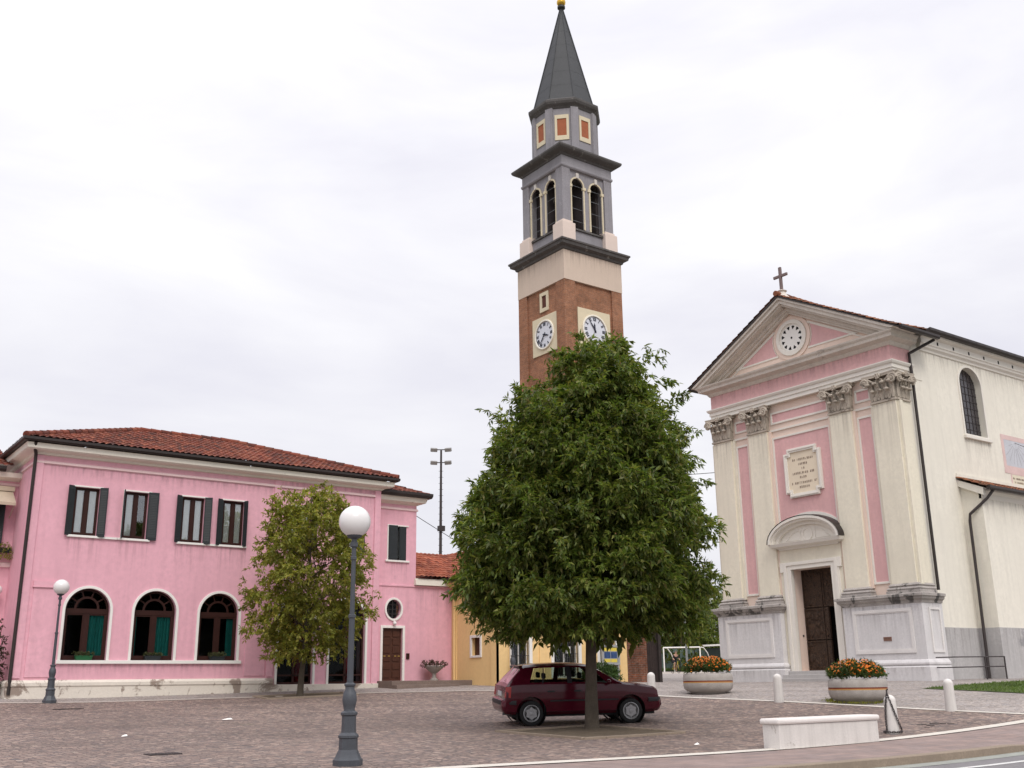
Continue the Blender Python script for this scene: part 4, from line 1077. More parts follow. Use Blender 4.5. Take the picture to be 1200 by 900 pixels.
# ------------------------------------------------------------------ church
def church():
    yc = 26.53
    T = thing('church', 'pale yellow and pink church facade with pediment, Corinthian pilasters and a stone cross', 'church', (34.0, yc, 1.45))
    m_cr = M('cream_stucco', (.755, .70, .575), .9, .08, .55, .25, 45, streak=.20, stain=.70, stain_col=(.60, .54, .43), stain_scale=1.0)
    m_side = M('side_wall_cream_stucco', (.775, .735, .645), .9, .07, .4, .25, 45, streak=.20, stain=.70, stain_col=(.66, .61, .52), stain_scale=.8)
    m_sal = M('salmon_stucco', (.75, .60, .51), .9, .05, .8, .22, 45)
    m_rose = M('old_rose_stucco', (.68, .41, .405), .9, .10, .6, .25, 45, streak=.22)
    m_fr = M('offwhite_moulding', (.74, .70, .635), .8, .06, 1.5, .12, stain=.68, stain_col=(.50, .45, .40), stain_scale=2.0)
    m_cor = M('weathered_cornice', (.64, .585, .52), .85, .14, 1.4, .2, 30, stain=.62, stain_col=(.36, .32, .285), stain_scale=1.2, streak=.3)
    m_cap = M('weathered_capital_stone', (.47, .41, .34), .9, .3, 3.0, .4, 22, stain=.56, stain_col=(.20, .17, .14), stain_scale=3.5)
    m_pl = M('grey_white_plinth_render', (.66, .64, .64), .9, .10, .9, .3, 30, stain=.66, stain_col=(.42, .39, .37), stain_scale=1.3, streak=.25)
    m_plcap = M('blackened_stone_ledge', (.42, .385, .36), .9, .35, 2.0, .4, 25, stain=.54, stain_col=(.10, .095, .09), stain_scale=1.6)
    m_dado = M('grey_cement_dado', (.48, .465, .46), .9, .14, .8, .3, 30, stain=.60, stain_col=(.30, .295, .30), stain_scale=.8, streak=.35)
    m_pl2 = M('pale_plinth_frame', (.72, .69, .67), .9, .10, 1.5, .25, 30, stain=.68, stain_col=(.45, .40, .37), stain_scale=2)
    XW = 34.15; XP = 33.95; XF = 33.75            # wall, pilaster, plinth fronts
    HP = 4.63                                      # half width at the pilasters
    zz = lambda z: 1.6 + (z - 1.6)*.9956
    # front block with the door hole, and nave behind
    F = lambda u, z, d: (XW + d, u, z)
    w = MB(); w.wall(rect(yc - HP + .02, yc + HP - .02, 1.2, 13.85), [rect(yc - .97, yc + .97, 1.88, 5.80)], F, .62)
    w.build('front_wall', m_sal, T)
    w = MB()
    yS = yc - HP + .02
    w.quad((XW, yS, 1.2), (35.15, yS, 1.2), (35.15, yS, 13.85), (XW, yS, 13.85)); w.quad((35.15, yS, 1.2), (35.15, 21.97, 1.2), (35.15, 21.97, 13.85), (35.15, yS, 13.85))
    yN = yc + HP - .02
    w.quad((XW, yN, 1.2), (60, yN, 1.2), (60, yN, 14.2), (XW, yN, 14.2))
    Sd = lambda x, z, d: (x, 21.97 + d, z)
    w.wall(rect(35.1, 60, 1.2, 14.2), [arch(38.62, 40.20, 10.94, 13.08, 16, .72), arch(46.62, 48.20, 10.94, 13.08, 16, .72), arch(54.62, 56.2, 10.94, 13.08, 16, .72)], Sd, .30)
    w.quad((60, 21.97, 1.2), (60, yN, 1.2), (60, yN, 14.2), (60, 21.97, 14.2))
    w.build('side_wall', m_side, T)
    d = MB(); d.box(35.12, 60.02, 21.945, 22.1, 1.2, 3.32); d.build('dado', m_dado, T)
    # plinths
    for sgn in (1, -1):
        a, b = sorted((yc + sgn*1.50, yc + sgn*4.84))
        if sgn < 0: path = [(35.2, b)][:0] + [(34.2, b), (XF, b), (XF, a), (35.0, a)]
        else: path = [(35.0, b), (XF, b), (XF, a), (34.2, a)]
        p = MB(); p.sweep(path, [(-.6, 1.2), (0, 1.2), (0, 4.2), (-.6, 4.2)])
        p.box(XF + .02, 34.3, a + .02, b - .02, 1.2, 4.25)
        if sgn < 0: p.box(34.2, 34.98, a + .02, a + .5, 1.2, 4.25)
        P_ = p.build('plinth', m_pl, T)
        q = MB(); q.sweep(path, [(-.3, 1.2), (.11, 1.2), (.11, 1.93), (.09, 1.96), (.0, 2.0), (-.3, 2.0)]); q.build('plinth_foot', m_pl, P_)
        q = MB(); q.sweep(path, [(-.3, 1.99), (.06, 1.99), (.09, 2.03), (.09, 2.08), (.06, 2.13), (.03, 2.17), (0, 2.19), (-.3, 2.19)]); q.build('plinth_moulding', m_pl, P_)
        q = MB(); q.sweep(path, [(-.3, 4.12), (.03, 4.14), (.05, 4.22), (.13, 4.28), (.15, 4.36), (.20, 4.37), (.20, 4.46), (.02, 4.50), (-.3, 4.50)]); q.box(XF, 34.2, a, b, 4.40, 4.485); q.build('plinth_cap', m_plcap, P_)
        q = MB()
        q.ring(rect(a + .42, b - .42, 2.42, 3.98), rect(a + .53, b - .53, 2.53, 3.87), 'x', XF - .035, XF + .02)
        q.ring(rect(a + .53, b - .53, 2.53, 3.87), rect(a + .57, b - .57, 2.57, 3.83), 'x', XF - .018, XF + .02)
        if sgn < 0:
            q.ring(rect(34.12, 34.82, 2.42, 3.98), rect(34.20, 34.74, 2.50, 3.90), 'y', a - .035, a + .02)
        q.build('panel_frame', m_pl2, P_)
        if sgn < 0:
            v = MB(); v.ring(rect(23.05, 23.38, 2.86, 3.0), rect(23.09, 23.34, 2.895, 2.965), 'x', XF - .02, XF + .01); v.box(XF - .006, XF + .01, 23.09, 23.34, 2.895, 2.965)
            v.build('vent', M('rust_brown_vent', (.22, .12, .09), .8, .2, 3, .1), P_)
    # pilasters
    pil = [(3.60, 4.63), (1.60, 2.62), (-2.62, -1.60), (-4.63, -3.60)]
    def capital(a, b, parent, side=None):
        """Corinthian capital on the face between a and b (y), or on the side return (x range) when side is set"""
        z0, z1 = 11.64, 12.74; H_ = z1 - z0; wd = b - a; c = (a + b)/2
        k = MB()
        # local: u along the face, n outwards, z up
        def mapb(s0, u0):
            if side is None: Mx = Matrix.Translation((XP, c, 0)) @ Matrix(((0, 1, 0), (-1, 0, 0), (0, 0, 1))).to_4x4()
            else: Mx = Matrix.Translation((c, side, 0))
            k.xf(Mx, s0)
        s0 = 0
        hw = wd/2
        # front view: u in x, outwards is -y
        k.prism([(-hw, z0 + .09), (hw, z0 + .09), (hw*1.05, z0 + .6*H_), (hw*1.13, z1 - .14), (-hw*1.13, z1 - .14), (-hw*1.05, z0 + .6*H_)], 'y', .03, .25)
        k.box(-hw - .03, hw + .03, -.06, .25, z0, z0 + .07); k.box(-hw*1.04, hw*1.04, -.03, .25, z0 + .07, z0 + .10)
        n = 24
        ab = [(-hw*1.34, .2), (-hw*1.34, -.24)] + [(-hw*1.34 + 2.68*hw*i/n, -.24 + .085*math.sin(math.pi*i/n)) for i in range(1, n)] + [(hw*1.34, -.24), (hw*1.34, .2)]
        k.prism(ab, 'z', z1 - .115, z1 - .045); k.prism([(x*1.03, y*1.04) for x, y in ab], 'z', z1 - .045, z1 - .004)
        def leaf(u, zb, h, wl, out):
            # acanthus leaf: curled strip with lobes
            m = 7; V = []; Fc = []
            for i in range(m + 1):
                t = i/m
                zl = zb + h*(math.sin(t*1.75)/math.sin(1.57) if t < .9 else .985 - (t - .9)*1.6)
                y = -.015 - out*(t**2.2) - .02
                ww = wl*(.55 + .55*math.sin(min(1, t*1.05)*math.pi*.75))*(1.0 if i % 2 else .84)*(1 - .55*max(0, t - .7)/.3)
                for e, dy in ((-1, .0), (-.5, -.030), (0, -.012), (.5, -.030), (1, .0)):
                    V.append((u + e*ww/2, y + dy, zl))
            for i in range(m):
                for j in range(4): q = i*5 + j; Fc.append((q, q + 1, q + 6, q + 5))
            b0 = len(V); V2 = [(x, y + .05, z) for x, y, z in V]
            k.add(V + V2, Fc + [tuple(i + b0 for i in reversed(f)) for f in Fc])
            k.ball((u, -.03 - out, zb + h*.90), .065, 1.5, 1, .9, 8, 6)
        for u in (-.62, -.02, .58): leaf(u*hw + .02*hw, z0 + .09, .36*H_, .50*hw, .17)
        for u in (-.92, -.33, .33, .92): leaf(u*hw*.98, z0 + .11, .62*H_, .40*hw, .22)
        for sg in (-1, 1):
            # volute: spiral scroll
            pts = []; rr = []
            for i in range(26):
                t = i/25*4.6*math.pi*.82; ra = .19*(1 - i/25*.82)
                pts.append((sg*(hw*1.16) - sg*ra*math.cos(t)*-1*.95, -.20 - .02*i/25, z1 - .30 + ra*math.sin(t))); rr.append(.05 - .02*i/25)
            k.tube(pts, rr, 6)
            k.lathe([(.12, -.03), (.12, .03)], (0, 0, 0), 12); s1 = len(k.v) - 24
            k.xf(Matrix.Translation((sg*hw*1.16, -.175, z1 - .30)) @ Matrix.Rotation(math.pi/2, 4, 'X'), s1)
            k.ball((sg*hw*1.16, -.23, z1 - .30), .045, seg=8, rings=6)
            k.tube([(sg*hw*.22, -.12, z0 + .55*H_), (sg*hw*.5, -.15, z0 + .72*H_), (sg*hw*.95, -.19, z1 - .14)], [.03, .045, .04], 6)
            k.tube([(sg*hw*.2, -.12, z0 + .55*H_), (sg*hw*.26, -.16, z0 + .78*H_), (sg*hw*.10, -.17, z1 - .22)], [.03, .035, .02], 6)
        k.ball((0, -.20, z1 - .10), .10, 1.2, .8, 1, 10, 6)
        for i in range(6):
            a6 = i*math.pi/3; k.ball((.09*math.cos(a6), -.25, z1 - .10 + .09*math.sin(a6)), .038, 1, .8, 1, 7, 5)
        mapb(0, 0)
        return k.build('capital', m_cap, parent, smooth=35)
    for o0, o1 in pil:
        a, b = yc + o0, yc + o1
        p = MB(); p.box(XP, XW + .1, a, b, 4.80, 11.64)
        P_ = p.build('pilaster', m_cr, T, bevel=.01)
        p = MB(); p.box(XP + .09, XW + .05, a - .13, b + .13, 4.80, 11.62); p.build('back_strip', m_sal if abs(o0 + o1) < 7 else m_cr, P_)
        if o1 < -3.5:
            p = MB(); p.box(34.02, 34.80, a - .035, a + .3, 4.80, 11.64); p.box(XP + .075, 34.9, a - .005, a + .2, 4.8, 11.64); p.build('side_return', m_cr, P_)
        q = MB(); path = [(XW + .05, b), (XP, b), (XP, a), (XW + .05, a)]
        if o1 < -3.5: path = [(XW + .05, b), (XP, b), (XP, a - .035), (34.85, a - .035)]
        q.sweep(path, [(-.2, 4.49), (.16, 4.49), (.16, 4.60), (.12, 4.61), (.15, 4.66), (.12, 4.71), (.06, 4.73), (.10, 4.78), (.06, 4.83), (.02, 4.86), (-.2, 4.86)])
        q.build('pilaster_base', m_plcap, P_)
        capital(a, b, P_)
        if o1 < -3.5: capital(34.02, 34.80, P_, side=a - .035)
    # string and frieze panels between capitals, tall panels between pilasters
    gaps = [(2.75, 3.47), (-1.47, 1.47), (-3.47, -2.75)]
    s = MB()
    for o0, o1 in [(2.62, 3.60), (-1.60, 1.60), (-3.60, -2.62)]:
        s.box(XW - .05, XW + .02, yc + o0 + .02, yc + o1 - .02, 11.60, 11.68)
    s.build('string_course', m_fr, T)
    def panel(poly_out, poly_in, mat, nm, dx=.0, t=.05):
        f = MB(); f.ring(poly_out, poly_in, 'x', XW - t, XW + .02); f_ = f.build('panel_frame', m_fr, T, bevel=.008)
        p = MB(); p.prism(poly_in, 'x', XW - .012 + dx, XW + .03); p.build(nm, mat, f_)
        return f_
    e = .085
    for o0, o1 in gaps:
        a, b = yc + o0, yc + o1
        panel(rect(a, b, 11.90, 12.42), rect(a + e, b - e, 11.90 + e, 12.42 - e), m_rose, 'frieze_panel')
        if o1 > 0 and o0 < 0: panel(rect(a, b, 6.85, 11.34), rect(a + e, b - e, 6.85 + e, 11.34 - e), m_rose, 'rose_panel')
        else: panel(rect(a, b, 4.92, 11.34), rect(a + e, b - e, 4.92 + e, 11.34 - e), m_rose, 'rose_panel')
    # inscription plaque with stepped corners
    py0, py1, pz0, pz1 = yc - .92, yc + .92, 8.66, 10.70
    def stepped(y0, y1, z0, z1, n):
        return [(y0 + n, z0), (y1 - n, z0), (y1 - n, z0 + n), (y1, z0 + n), (y1, z1 - n), (y1 - n, z1 - n), (y1 - n, z1), (y0 + n, z1), (y0 + n, z1 - n), (y0, z1 - n), (y0, z0 + n), (y0 + n, z0 + n)]
    f = MB(); f.ring(stepped(py0, py1, pz0, pz1, .19), stepped(py0 + .17, py1 - .17, pz0 + .17, pz1 - .17, .17), 'x', XW - .11, XW)
    f.ring(stepped(py0 + .04, py1 - .04, pz0 + .04, pz1 - .04, .19), stepped(py0 + .10, py1 - .10, pz0 + .10, pz1 - .10, .18), 'x', XW - .14, XW)
    Q = f.build('plaque', m_fr, T, bevel=.006)
    f = MB(); f.prism(stepped(py0 + .10, py1 - .10, pz0 + .10, pz1 - .10, .18), 'x', XW - .055, XW); f.build('plaque_field', M('pale_ivory_panel', (.72, .62, .48), .85, .04, 2, .1), Q)
    def marks(parent, lines, x=None, yplane=None, hgt=.09, mat=None):
        mk = MB(); r = random.Random(11)
        for (cpos, z, wd) in lines:
            u = -wd/2
            while u < wd/2:
                lw = r.uniform(.035, .07)*hgt/.09
                for sidx in range(r.choice((1, 2, 2))):
                    uu = u + sidx*lw*.55; hh = hgt*r.choice((1, 1, .95))
                    if x is not None: mk.box(x - .006, x + .004, cpos - uu - .014, cpos - uu, z, z + hh)
                    else: mk.box(cpos + uu, cpos + uu + .014, yplane - .006, yplane + .004, z, z + hh)
                if r.random() < .6:
                    zz2 = z + hgt*r.choice((0, .45, .86))
                    if x is not None: mk.box(x - .006, x + .004, cpos - u - lw*.6, cpos - u, zz2, zz2 + .014)
                    else: mk.box(cpos + u, cpos + u + lw*.6, yplane - .006, yplane + .004, zz2, zz2 + .014)
                u += lw + .028 + (.07 if r.random() < .12 else 0)
        mk.build('inscription', mat, parent)
    m_ink = M('faded_brown_lettering', (.24, .17, .13), .9, .2, 5, 0)
    marks(Q, [(yc, 10.16, 1.0), (yc, 9.97, .42), (yc, 9.78, .12), (yc, 9.60, 1.06), (yc, 9.42, .36), (yc, 9.20, 1.22), (yc, 9.02, .46)], x=XW - .057, mat=m_ink)
    # entablature and cornice
    pathE = [(XW + .1, yN + .02), (XP, yN + .02), (XP, yc - HP), (35.25, yc - HP)]
    q = MB(); q.sweep(pathE, [(-.4, 12.74), (.02, 12.74), (.02, 12.90), (.06, 12.91), (.06, 13.05), (.11, 13.08), (.15, 13.15), (.15, 13.19), (-.4, 13.22)]); q.build('architrave', m_fr, T)
    q = MB(); q.sweep(pathE, [(-.4, 13.19), (-.01, 13.19), (-.01, 13.86), (-.4, 13.86)]); q.build('frieze', m_rose, T)
    q = MB(); q.sweep(pathE, [(-.4, 13.80), (.02, 13.80), (.08, 13.88), (.10, 13.94), (.36, 14.02), (.38, 14.12), (.46, 14.20), (.48, 14.26), (.2, 14.32), (-.4, 14.32)]); q.build('cornice', m_cor, T)
    # pediment
    def zA(o): return 17.14 - .532*abs(o)
    HR = 5.40
    def band(mb, d0, d1, x0, x1, base=14.27):
        def end(d): return (17.14 - d - base)/.532
        e0, e1 = end(d0), end(d1)
        poly = [(yc + e0, base), (yc, 17.14 - d0), (yc - e0, base), (yc - e1, base), (yc, 17.14 - d1), (yc + e1, base)]
        mb.prism(poly, 'x', x0, x1)
    ty = MB(); h_ = (16.6 - 14.2)/.532; ty.prism([(yc - h_, 14.2), (yc, 16.6), (yc + h_, 14.2)][::-1], 'x', XW, XW + .6); Ty = ty.build('tympanum', m_sal, T)
    rk = MB(); band(rk, .06, .17, 33.42, 34.9); band(rk, .17, .34, 33.50, 34.8); band(rk, .34, .42, 33.60, 34.8); band(rk, .42, .58, 33.88, 34.8); band(rk, .58, .68, 33.98, 34.8)
    rk.build('raking_cornice', m_cor, T)
    rk = MB(); band(rk, .80, .86, XW - .03, XW + .1, 14.33); rk.build('tympanum_moulding', m_fr, Ty)
    zr = 15.40
    for sg in (1, -1):
        tri = [(yc + sg*.98, 14.78), (yc + sg*3.1, 14.78), (yc + sg*1.15, 15.82)]
        # concave side near the rose
        arcp = [(yc + sg*1.02*math.cos(t), zr + 1.02*math.sin(t)) for t in np.linspace(R_(24), R_(-36), 9)]
        poly = [(yc + sg*2.95, 14.78)] + arcp
        cpt = Vector((sum(p[0] for p in poly)/len(poly), sum(p[1] for p in poly)/len(poly)))
        outp = [tuple(cpt + (Vector(p) - cpt)*1.16) for p in poly]
        f = MB(); f.ring(outp, poly, 'x', XW - .035, XW + .02); f_ = f.build('tympanum_panel', m_fr, Ty)
        p = MB(); p.prism(poly, 'x', XW - .010, XW + .02); p.build('rose_panel', m_rose, f_)
    C = lambda r, n=32: [(yc + r*math.cos(2*math.pi*k/n), zr + r*math.sin(2*math.pi*k/n)) for k in range(n)]
    f = MB(); f.ring(C(.96), C(.78), 'x', XW - .045, XW + .02); f.build('rose_surround', m_sal, Ty, bevel=.01)
    f = MB(); f.ring(C(.78), C(.62), 'x', XW - .10, XW + .02); f.ring(C(.62), C(.56), 'x', XW - .06, XW + .02); Rw = f.build('rose_window', m_fr, Ty, bevel=.01)
    f = MB(); f.prism(C(.57), 'x', XW - .03, XW + .01); f.build('rose_plate', m_white, Rw)
    f = MB()
    for k in range(12):
        a = 2*math.pi*(k + .5)/12; d_ = Vector((math.cos(a), math.sin(a))); p_ = Vector((-d_.y, d_.x))
        cc = Vector((yc, zr))
        f.prism([tuple(cc + d_*.36), tuple(cc + d_*.50 + p_*.085), tuple(cc + d_*.53), tuple(cc + d_*.50 - p_*.085)], 'x', XW - .034, XW)
    f.prism([(yc + .05*math.cos(2*math.pi*k/10), zr + .05*math.sin(2*math.pi*k/10)) for k in range(10)], 'x', XW - .036, XW)
    f.build('rose_opening', m_dark, Rw)
    # roof tiles over the gable front and nave
    tiled('roof', m_tile2, T, (33.36, yc + 5.45, 14.28), (33.36, yc + 5.45, 14.28), (33.36, yc, 17.16), (33.36, yc, 17.16)) if False else None
    e_ = 5.42
    r_ = tiled('roof', m_tile2, T, (33.36, yc - e_, 14.27), (36.0, yc - e_, 14.27), (36.0, yc, 17.15), (33.36, yc, 17.15))
    tiled('roof_slope', m_tile2, r_, (36.0, yc + e_, 14.27), (33.36, yc + e_, 14.27), (33.36, yc, 17.15), (36.0, yc, 17.15))
    tiled('roof_slope', m_tile2, r_, (36.0, 21.38, 14.63), (60.3, 21.38, 14.63), (60.3, yc, 17.12), (36.0, yc, 17.12))
    tiled('roof_slope', m_tile2, r_, (60.3, 31.68, 14.63), (36.0, 31.68, 14.63), (36.0, yc, 17.12), (60.3, yc, 17.12), tw=.42)
    ridge('ridge_tiles', m_tile2, r_, (33.3, yc, 17.22), (60, yc, 17.18))
    for sg in (1, -1):
        vt = MB(); vt.prism([(yc, 17.14), (yc + sg*5.45, 14.24), (yc + sg*5.45, 14.20), (yc, 17.06)], 'x', 33.38, 36.0); vt.build('verge_flashing', m_gutter, r_)
    # nave cornice with vent holes, gutter
    c = MB(); c.sweep([(35.9, 21.97), (60, 21.97)], [(-.2, 13.95), (.05, 13.97), (.07, 14.05), (.16, 14.12), (.18, 14.20), (.22, 14.22), (.22, 14.46), (.40, 14.52), (.42, 14.62), (-.2, 14.62)]); c.build('nave_cornice', m_fr, T)
    c = MB(); c.box(35.15, 36.0, 21.95, 22.5, 12.7, 14.3); c.build('nave_corner', m_side, T)
    for k in range(15): v = MB(); v.box(37.0 + k*1.12, 37.09 + k*1.12, 21.74, 21.76, 14.28, 14.41); v.build('vent', m_dark, T)
    gt = MB(); gt.sweep([(36.0, 21.97), (60, 21.97)], [(.42, 14.58), (.56, 14.58), (.62, 14.66), (.62, 14.76), (.44, 14.72)])
    gt.sweep([(33.5, yc - 5.42), (36.0, yc - 5.42)], [(-.02, 14.16), (.10, 14.16), (.14, 14.22), (.14, 14.30), (-.02, 14.3)]); gt.build('gutter', m_gutter, T)
    dp = MB(); dp.tube([(36.0, 21.25, 14.2), (35.6, 21.5, 13.95), (35.08, 21.82, 13.62), (35.06, 21.80, 13.2), (35.05, 21.78, 12.8), (35.05, 21.78, 4.62)], .06, 8); dp.build('downpipe', m_gutter, T, smooth=50)
    # side windows
    for i, x0 in enumerate((38.62, 46.62, 54.62)):
        x1 = x0 + 1.58
        f = MB(); f.ring(arch(x0 - .10, x1 + .10, 10.86, 13.08, 16, .82), arch(x0 + .002, x1 - .002, 10.94, 13.08, 16, .72), 'y', 21.93, 22.0)
        w_ = f.build('nave_window', m_fr, T, bevel=.008)
        p = MB(); p.prism(arch(x0, x1, 10.94, 13.08, 16, .72), 'y', 22.21, 22.22); p.build('pane', M('dark_leaded_glass', (.045, .04, .045), .25, .5, 2.2, .15, 12, spec=.6) if i == 0 else bpy.data.materials['dark_leaded_glass'], w_)
        q = MB()
        for k in range(1, 6): q.box(x0 + k*1.58/6 - .009, x0 + k*1.58/6 + .009, 22.19, 22.21, 10.94, 13.7)
        for k in range(1, 9): q.box(x0, x1, 22.19, 22.205, 10.94 + k*.3 - .008, 10.94 + k*.3 + .008)
        q.build('leading', m_darksteel, w_)
        q = MB(); q.box(x0 - .16, x1 + .2, 21.84, 22.1, 10.74, 10.86); q.build('sill', m_fr, w_, bevel=.01)
    # sundial painted on the side wall
    f = MB(); y = 21.97
    f.ring(rect(41.22, 43.9, 9.72, 11.26), rect(41.42, 43.7, 9.95, 11.06), 'y', y - .012, y + .01); f.box(41.2, 43.92, y - .014, y + .01, 9.62, 9.74)
    f.ring(rect(41.62, 43.5, 8.9, 9.62), rect(41.70, 43.42, 8.98, 9.60), 'y', y - .012, y + .01)
    S_ = f.build('sundial', M('faded_pink_fresco', (.70, .52, .495), .9, .16, 2.0, .2), T)
    p = MB(); p.box(41.42, 43.7, y - .008, y + .01, 9.95, 11.06); p.build('dial', M('faded_pale_blue_fresco', (.55, .56, .60), .9, .13, 1.6, .2), S_)
    p = MB(); p.box(41.70, 43.42, y - .008, y + .01, 8.98, 9.60); p.build('motto_panel', M('ivory_fresco', (.72, .66, .52), .9, .06, 2, .2), S_)
    p = MB()
    for k in range(9):
        a = R_(200 + k*17.5); ox, oz = 42.3, 11.0; L1 = 1.05
        dx, dz = math.cos(a), math.sin(a); r0_ = .25; r1_ = min(L1 if dz < -.75 else 1.0, (.55 if abs(dx) > .9 else 1.0))
        p.prism([(ox + dx*r0_ + dz*.008, oz + dz*r0_ - dx*.008), (ox + dx*r1_ + dz*.008, oz + dz*r1_ - dx*.008), (ox + dx*r1_ - dz*.008, oz + dz*r1_ + dx*.008), (ox + dx*r0_ - dz*.008, oz + dz*r0_ + dx*.008)], 'y', y - .011, y + .01)
    p.build('hour_lines', M('faded_grey_line', (.36, .35, .37), .9, .1, 2, 0), S_)
    gn = MB(); gn.tube([(42.3, y, 11.0), (42.34, y - .45, 10.72)], .012, 6); gn.build('gnomon', m_darksteel, S_)
    marks(S_, [(42.4, 9.40, 1.3), (42.5, 9.24, 1.3), (42.45, 9.08, 1.2)], yplane=y - .01, hgt=.075, mat=m_ink)
    # side chapel
    ya = 21.15
    a = MB(); a.quad((37.68, ya, 1.2), (37.68, 22.0, 1.2), (37.68, 22.0, 8.9), (37.68, ya, 8.46)); a.quad((37.68, ya, 1.2), (56, ya, 1.2), (56, ya, 8.46), (37.68, ya, 8.46)); a.quad((56, ya, 1.2), (56, 22, 1.2), (56, 22, 8.9), (56, ya, 8.46))
    A_ = a.build('side_chapel', m_side, T)
    q = MB(); q.sweep([(37.68, 21.94), (37.68, ya), (56, ya)], [(-.1, 1.2), (.018, 1.2), (.018, 3.32), (-.1, 3.32)]); q.build('dado', m_dado, A_)
    q = MB(); q.sweep([(37.68, ya), (56, ya)], [(-.1, 8.12), (.02, 8.12), (.05, 8.30), (.16, 8.40), (.18, 8.50), (-.1, 8.50)])
    q.prism([(22.0, 8.70), (ya - .16, 8.22), (ya - .20, 8.46), (ya - .20, 8.50), (22.0, 8.95)], 'x', 37.52, 37.70); q.build('cornice', m_fr, A_)
    tiled('chapel_roof', m_tile2, A_, (37.45, ya - .38, 8.50), (56, ya - .38, 8.50), (56, 22.0, 9.05), (37.45, 22.0, 9.05))
    fs = MB(); fs.box(37.5, 56, 21.92, 21.98, 9.05, 9.20); fs.build('flashing', m_side, A_)
    gt = MB(); gt.sweep([(37.5, ya), (56, ya)], [(.34, 8.40), (.46, 8.40), (.50, 8.46), (.50, 8.55), (.34, 8.52)]); gt.build('gutter', m_gutter, A_)
    dp = MB(); dp.tube([(37.9, ya - .40, 8.42), (37.72, ya - .2, 8.1), (37.5, ya + .45, 7.55), (37.52, ya + .5, 7.3), (37.55, 21.72, 1.45)], .055, 8); dp.build('downpipe', m_darksteel, A_, smooth=50)
    # doorway
    XD = 34.0
    f = MB()
    o_ = [(yc - 1.36, 1.88), (yc + 1.36, 1.88), (yc + 1.36, 6.02), (yc - 1.36, 6.02)]
    def jamb(mb, h0, h1, zt0, zt1, x):
        mb.prism([(yc - h0, 1.86), (yc - h0, zt0), (yc + h0, zt0), (yc + h0, 1.86), (yc + h1, 1.86), (yc + h1, zt1), (yc - h1, zt1), (yc - h1, 1.86)], 'x', x, XW + .02)
    jamb(f, .97, 1.16, 5.80, 5.96, XD - .03); jamb(f, 1.16, 1.30, 5.96, 6.06, XD - .07); jamb(f, 1.30, 1.36, 6.06, 6.10, XD - .03)
    for sg in (-1, 1): a0, b0 = sorted((yc + sg*1.30, yc + sg*1.48)); f.box(XD - .06, XW, a0, b0, 5.72, 6.10)
    Dr = f.build('door_surround', m_fr, T, bevel=.006)
    f = MB(); f.prism([(yc - 1.5, 1.87), (yc - .975, 1.87), (yc - .975, 5.805), (yc + .975, 5.805), (yc + .975, 1.87), (yc + 1.5, 1.87), (yc + 1.5, 6.62), (yc - 1.5, 6.62)], 'x', XD + .02, XW + .02); f.build('door_backing', m_cr, Dr)
    f = MB()
    f.sweep([(XW, yc + 1.40), (XD, yc + 1.40), (XD, yc - 1.40), (XW, yc - 1.40)], [(-.3, 6.58), (.04, 6.60), (.08, 6.66), (.30, 6.72), (.34, 6.80), (.36, 6.84), (-.3, 6.86)])
    # segmental hood
    def seg(r_out, rise, n=18):
        return [(yc + r_out*math.cos(math.pi*k/n), 6.85 + rise*math.sin(math.pi*k/n)) for k in range(n + 1)]
    def hood(w0, h0, w1, h1, xa):
        po = seg(w0, h0); pi = seg(w1, h1)
        n = len(po); V = [(xa, p[0], p[1]) for p in po] + [(xa, p[0], p[1]) for p in pi] + [(XW + .02, p[0], p[1]) for p in po] + [(XW + .02, p[0], p[1]) for p in pi]
        Fq = []
        for i in range(n - 1): Fq += [(i, i + 1, n + i + 1, n + i), (2*n + i, 3*n + i, 3*n + i + 1, 2*n + i + 1), (i, 2*n + i, 2*n + i + 1, i + 1), (n + i, n + i + 1, 3*n + i + 1, 3*n + i)]
        Fq += [(0, n, 3*n, 2*n), (n - 1, 2*n - 1, 4*n - 1, 3*n - 1)]
        f.add(V, Fq)
    hood(1.74, .98, 1.64, .88, XD - .40); hood(1.64, .88, 1.56, .80, XD - .32); hood(1.56, .80, 1.40, .66, XD - .14)
    f.prism(seg(1.62, .86), 'x', XD + .0, XW + .02)
    H_ = f.build('door_hood', m_fr, T)
    f = MB(); f.ring([(yc + .26*math.cos(2*math.pi*k/20), 7.14 + .26*math.sin(2*math.pi*k/20)) for k in range(20)], [(yc + .21*math.cos(2*math.pi*k/20), 7.14 + .21*math.sin(2*math.pi*k/20)) for k in range(20)], 'x', XD - .035, XD + .02)
    for sg in (-1, 1):
        po = [(yc + sg*.34, 6.94), (yc + sg*1.10, 6.94), (yc + sg*.75, 7.22), (yc + sg*.34, 7.34)]; cpt = Vector((sum(p[0] for p in po)/4, sum(p[1] for p in po)/4)); pi = [tuple(cpt + (Vector(p) - cpt)*.86) for p in po]
        f.ring(po, pi, 'x', XD - .025, XD + .02)
    f.build('hood_ornament', m_fr, H_)
    f = MB(); po = seg(1.78, 1.18); pi = seg(1.66, 1.06); n = len(po)
    f.ring(po + pi[::-1][:0], pi, 'x', XW - .05, XW + .02) if False else None
    V = [(XW - .06, p[0], p[1]) for p in po] + [(XW - .06, p[0], p[1]) for p in pi] + [(XW + .02, p[0], p[1]) for p in po] + [(XW + .02, p[0], p[1]) for p in pi]
    f.add(V, [q for i in range(n - 1) for q in ((i, i + 1, n + i + 1, n + i), (i, 2*n + i, 2*n + i + 1, i + 1), (n + i, n + i + 1, 3*n + i + 1, 3*n + i))]); f.build('arch_moulding', m_fr, H_)
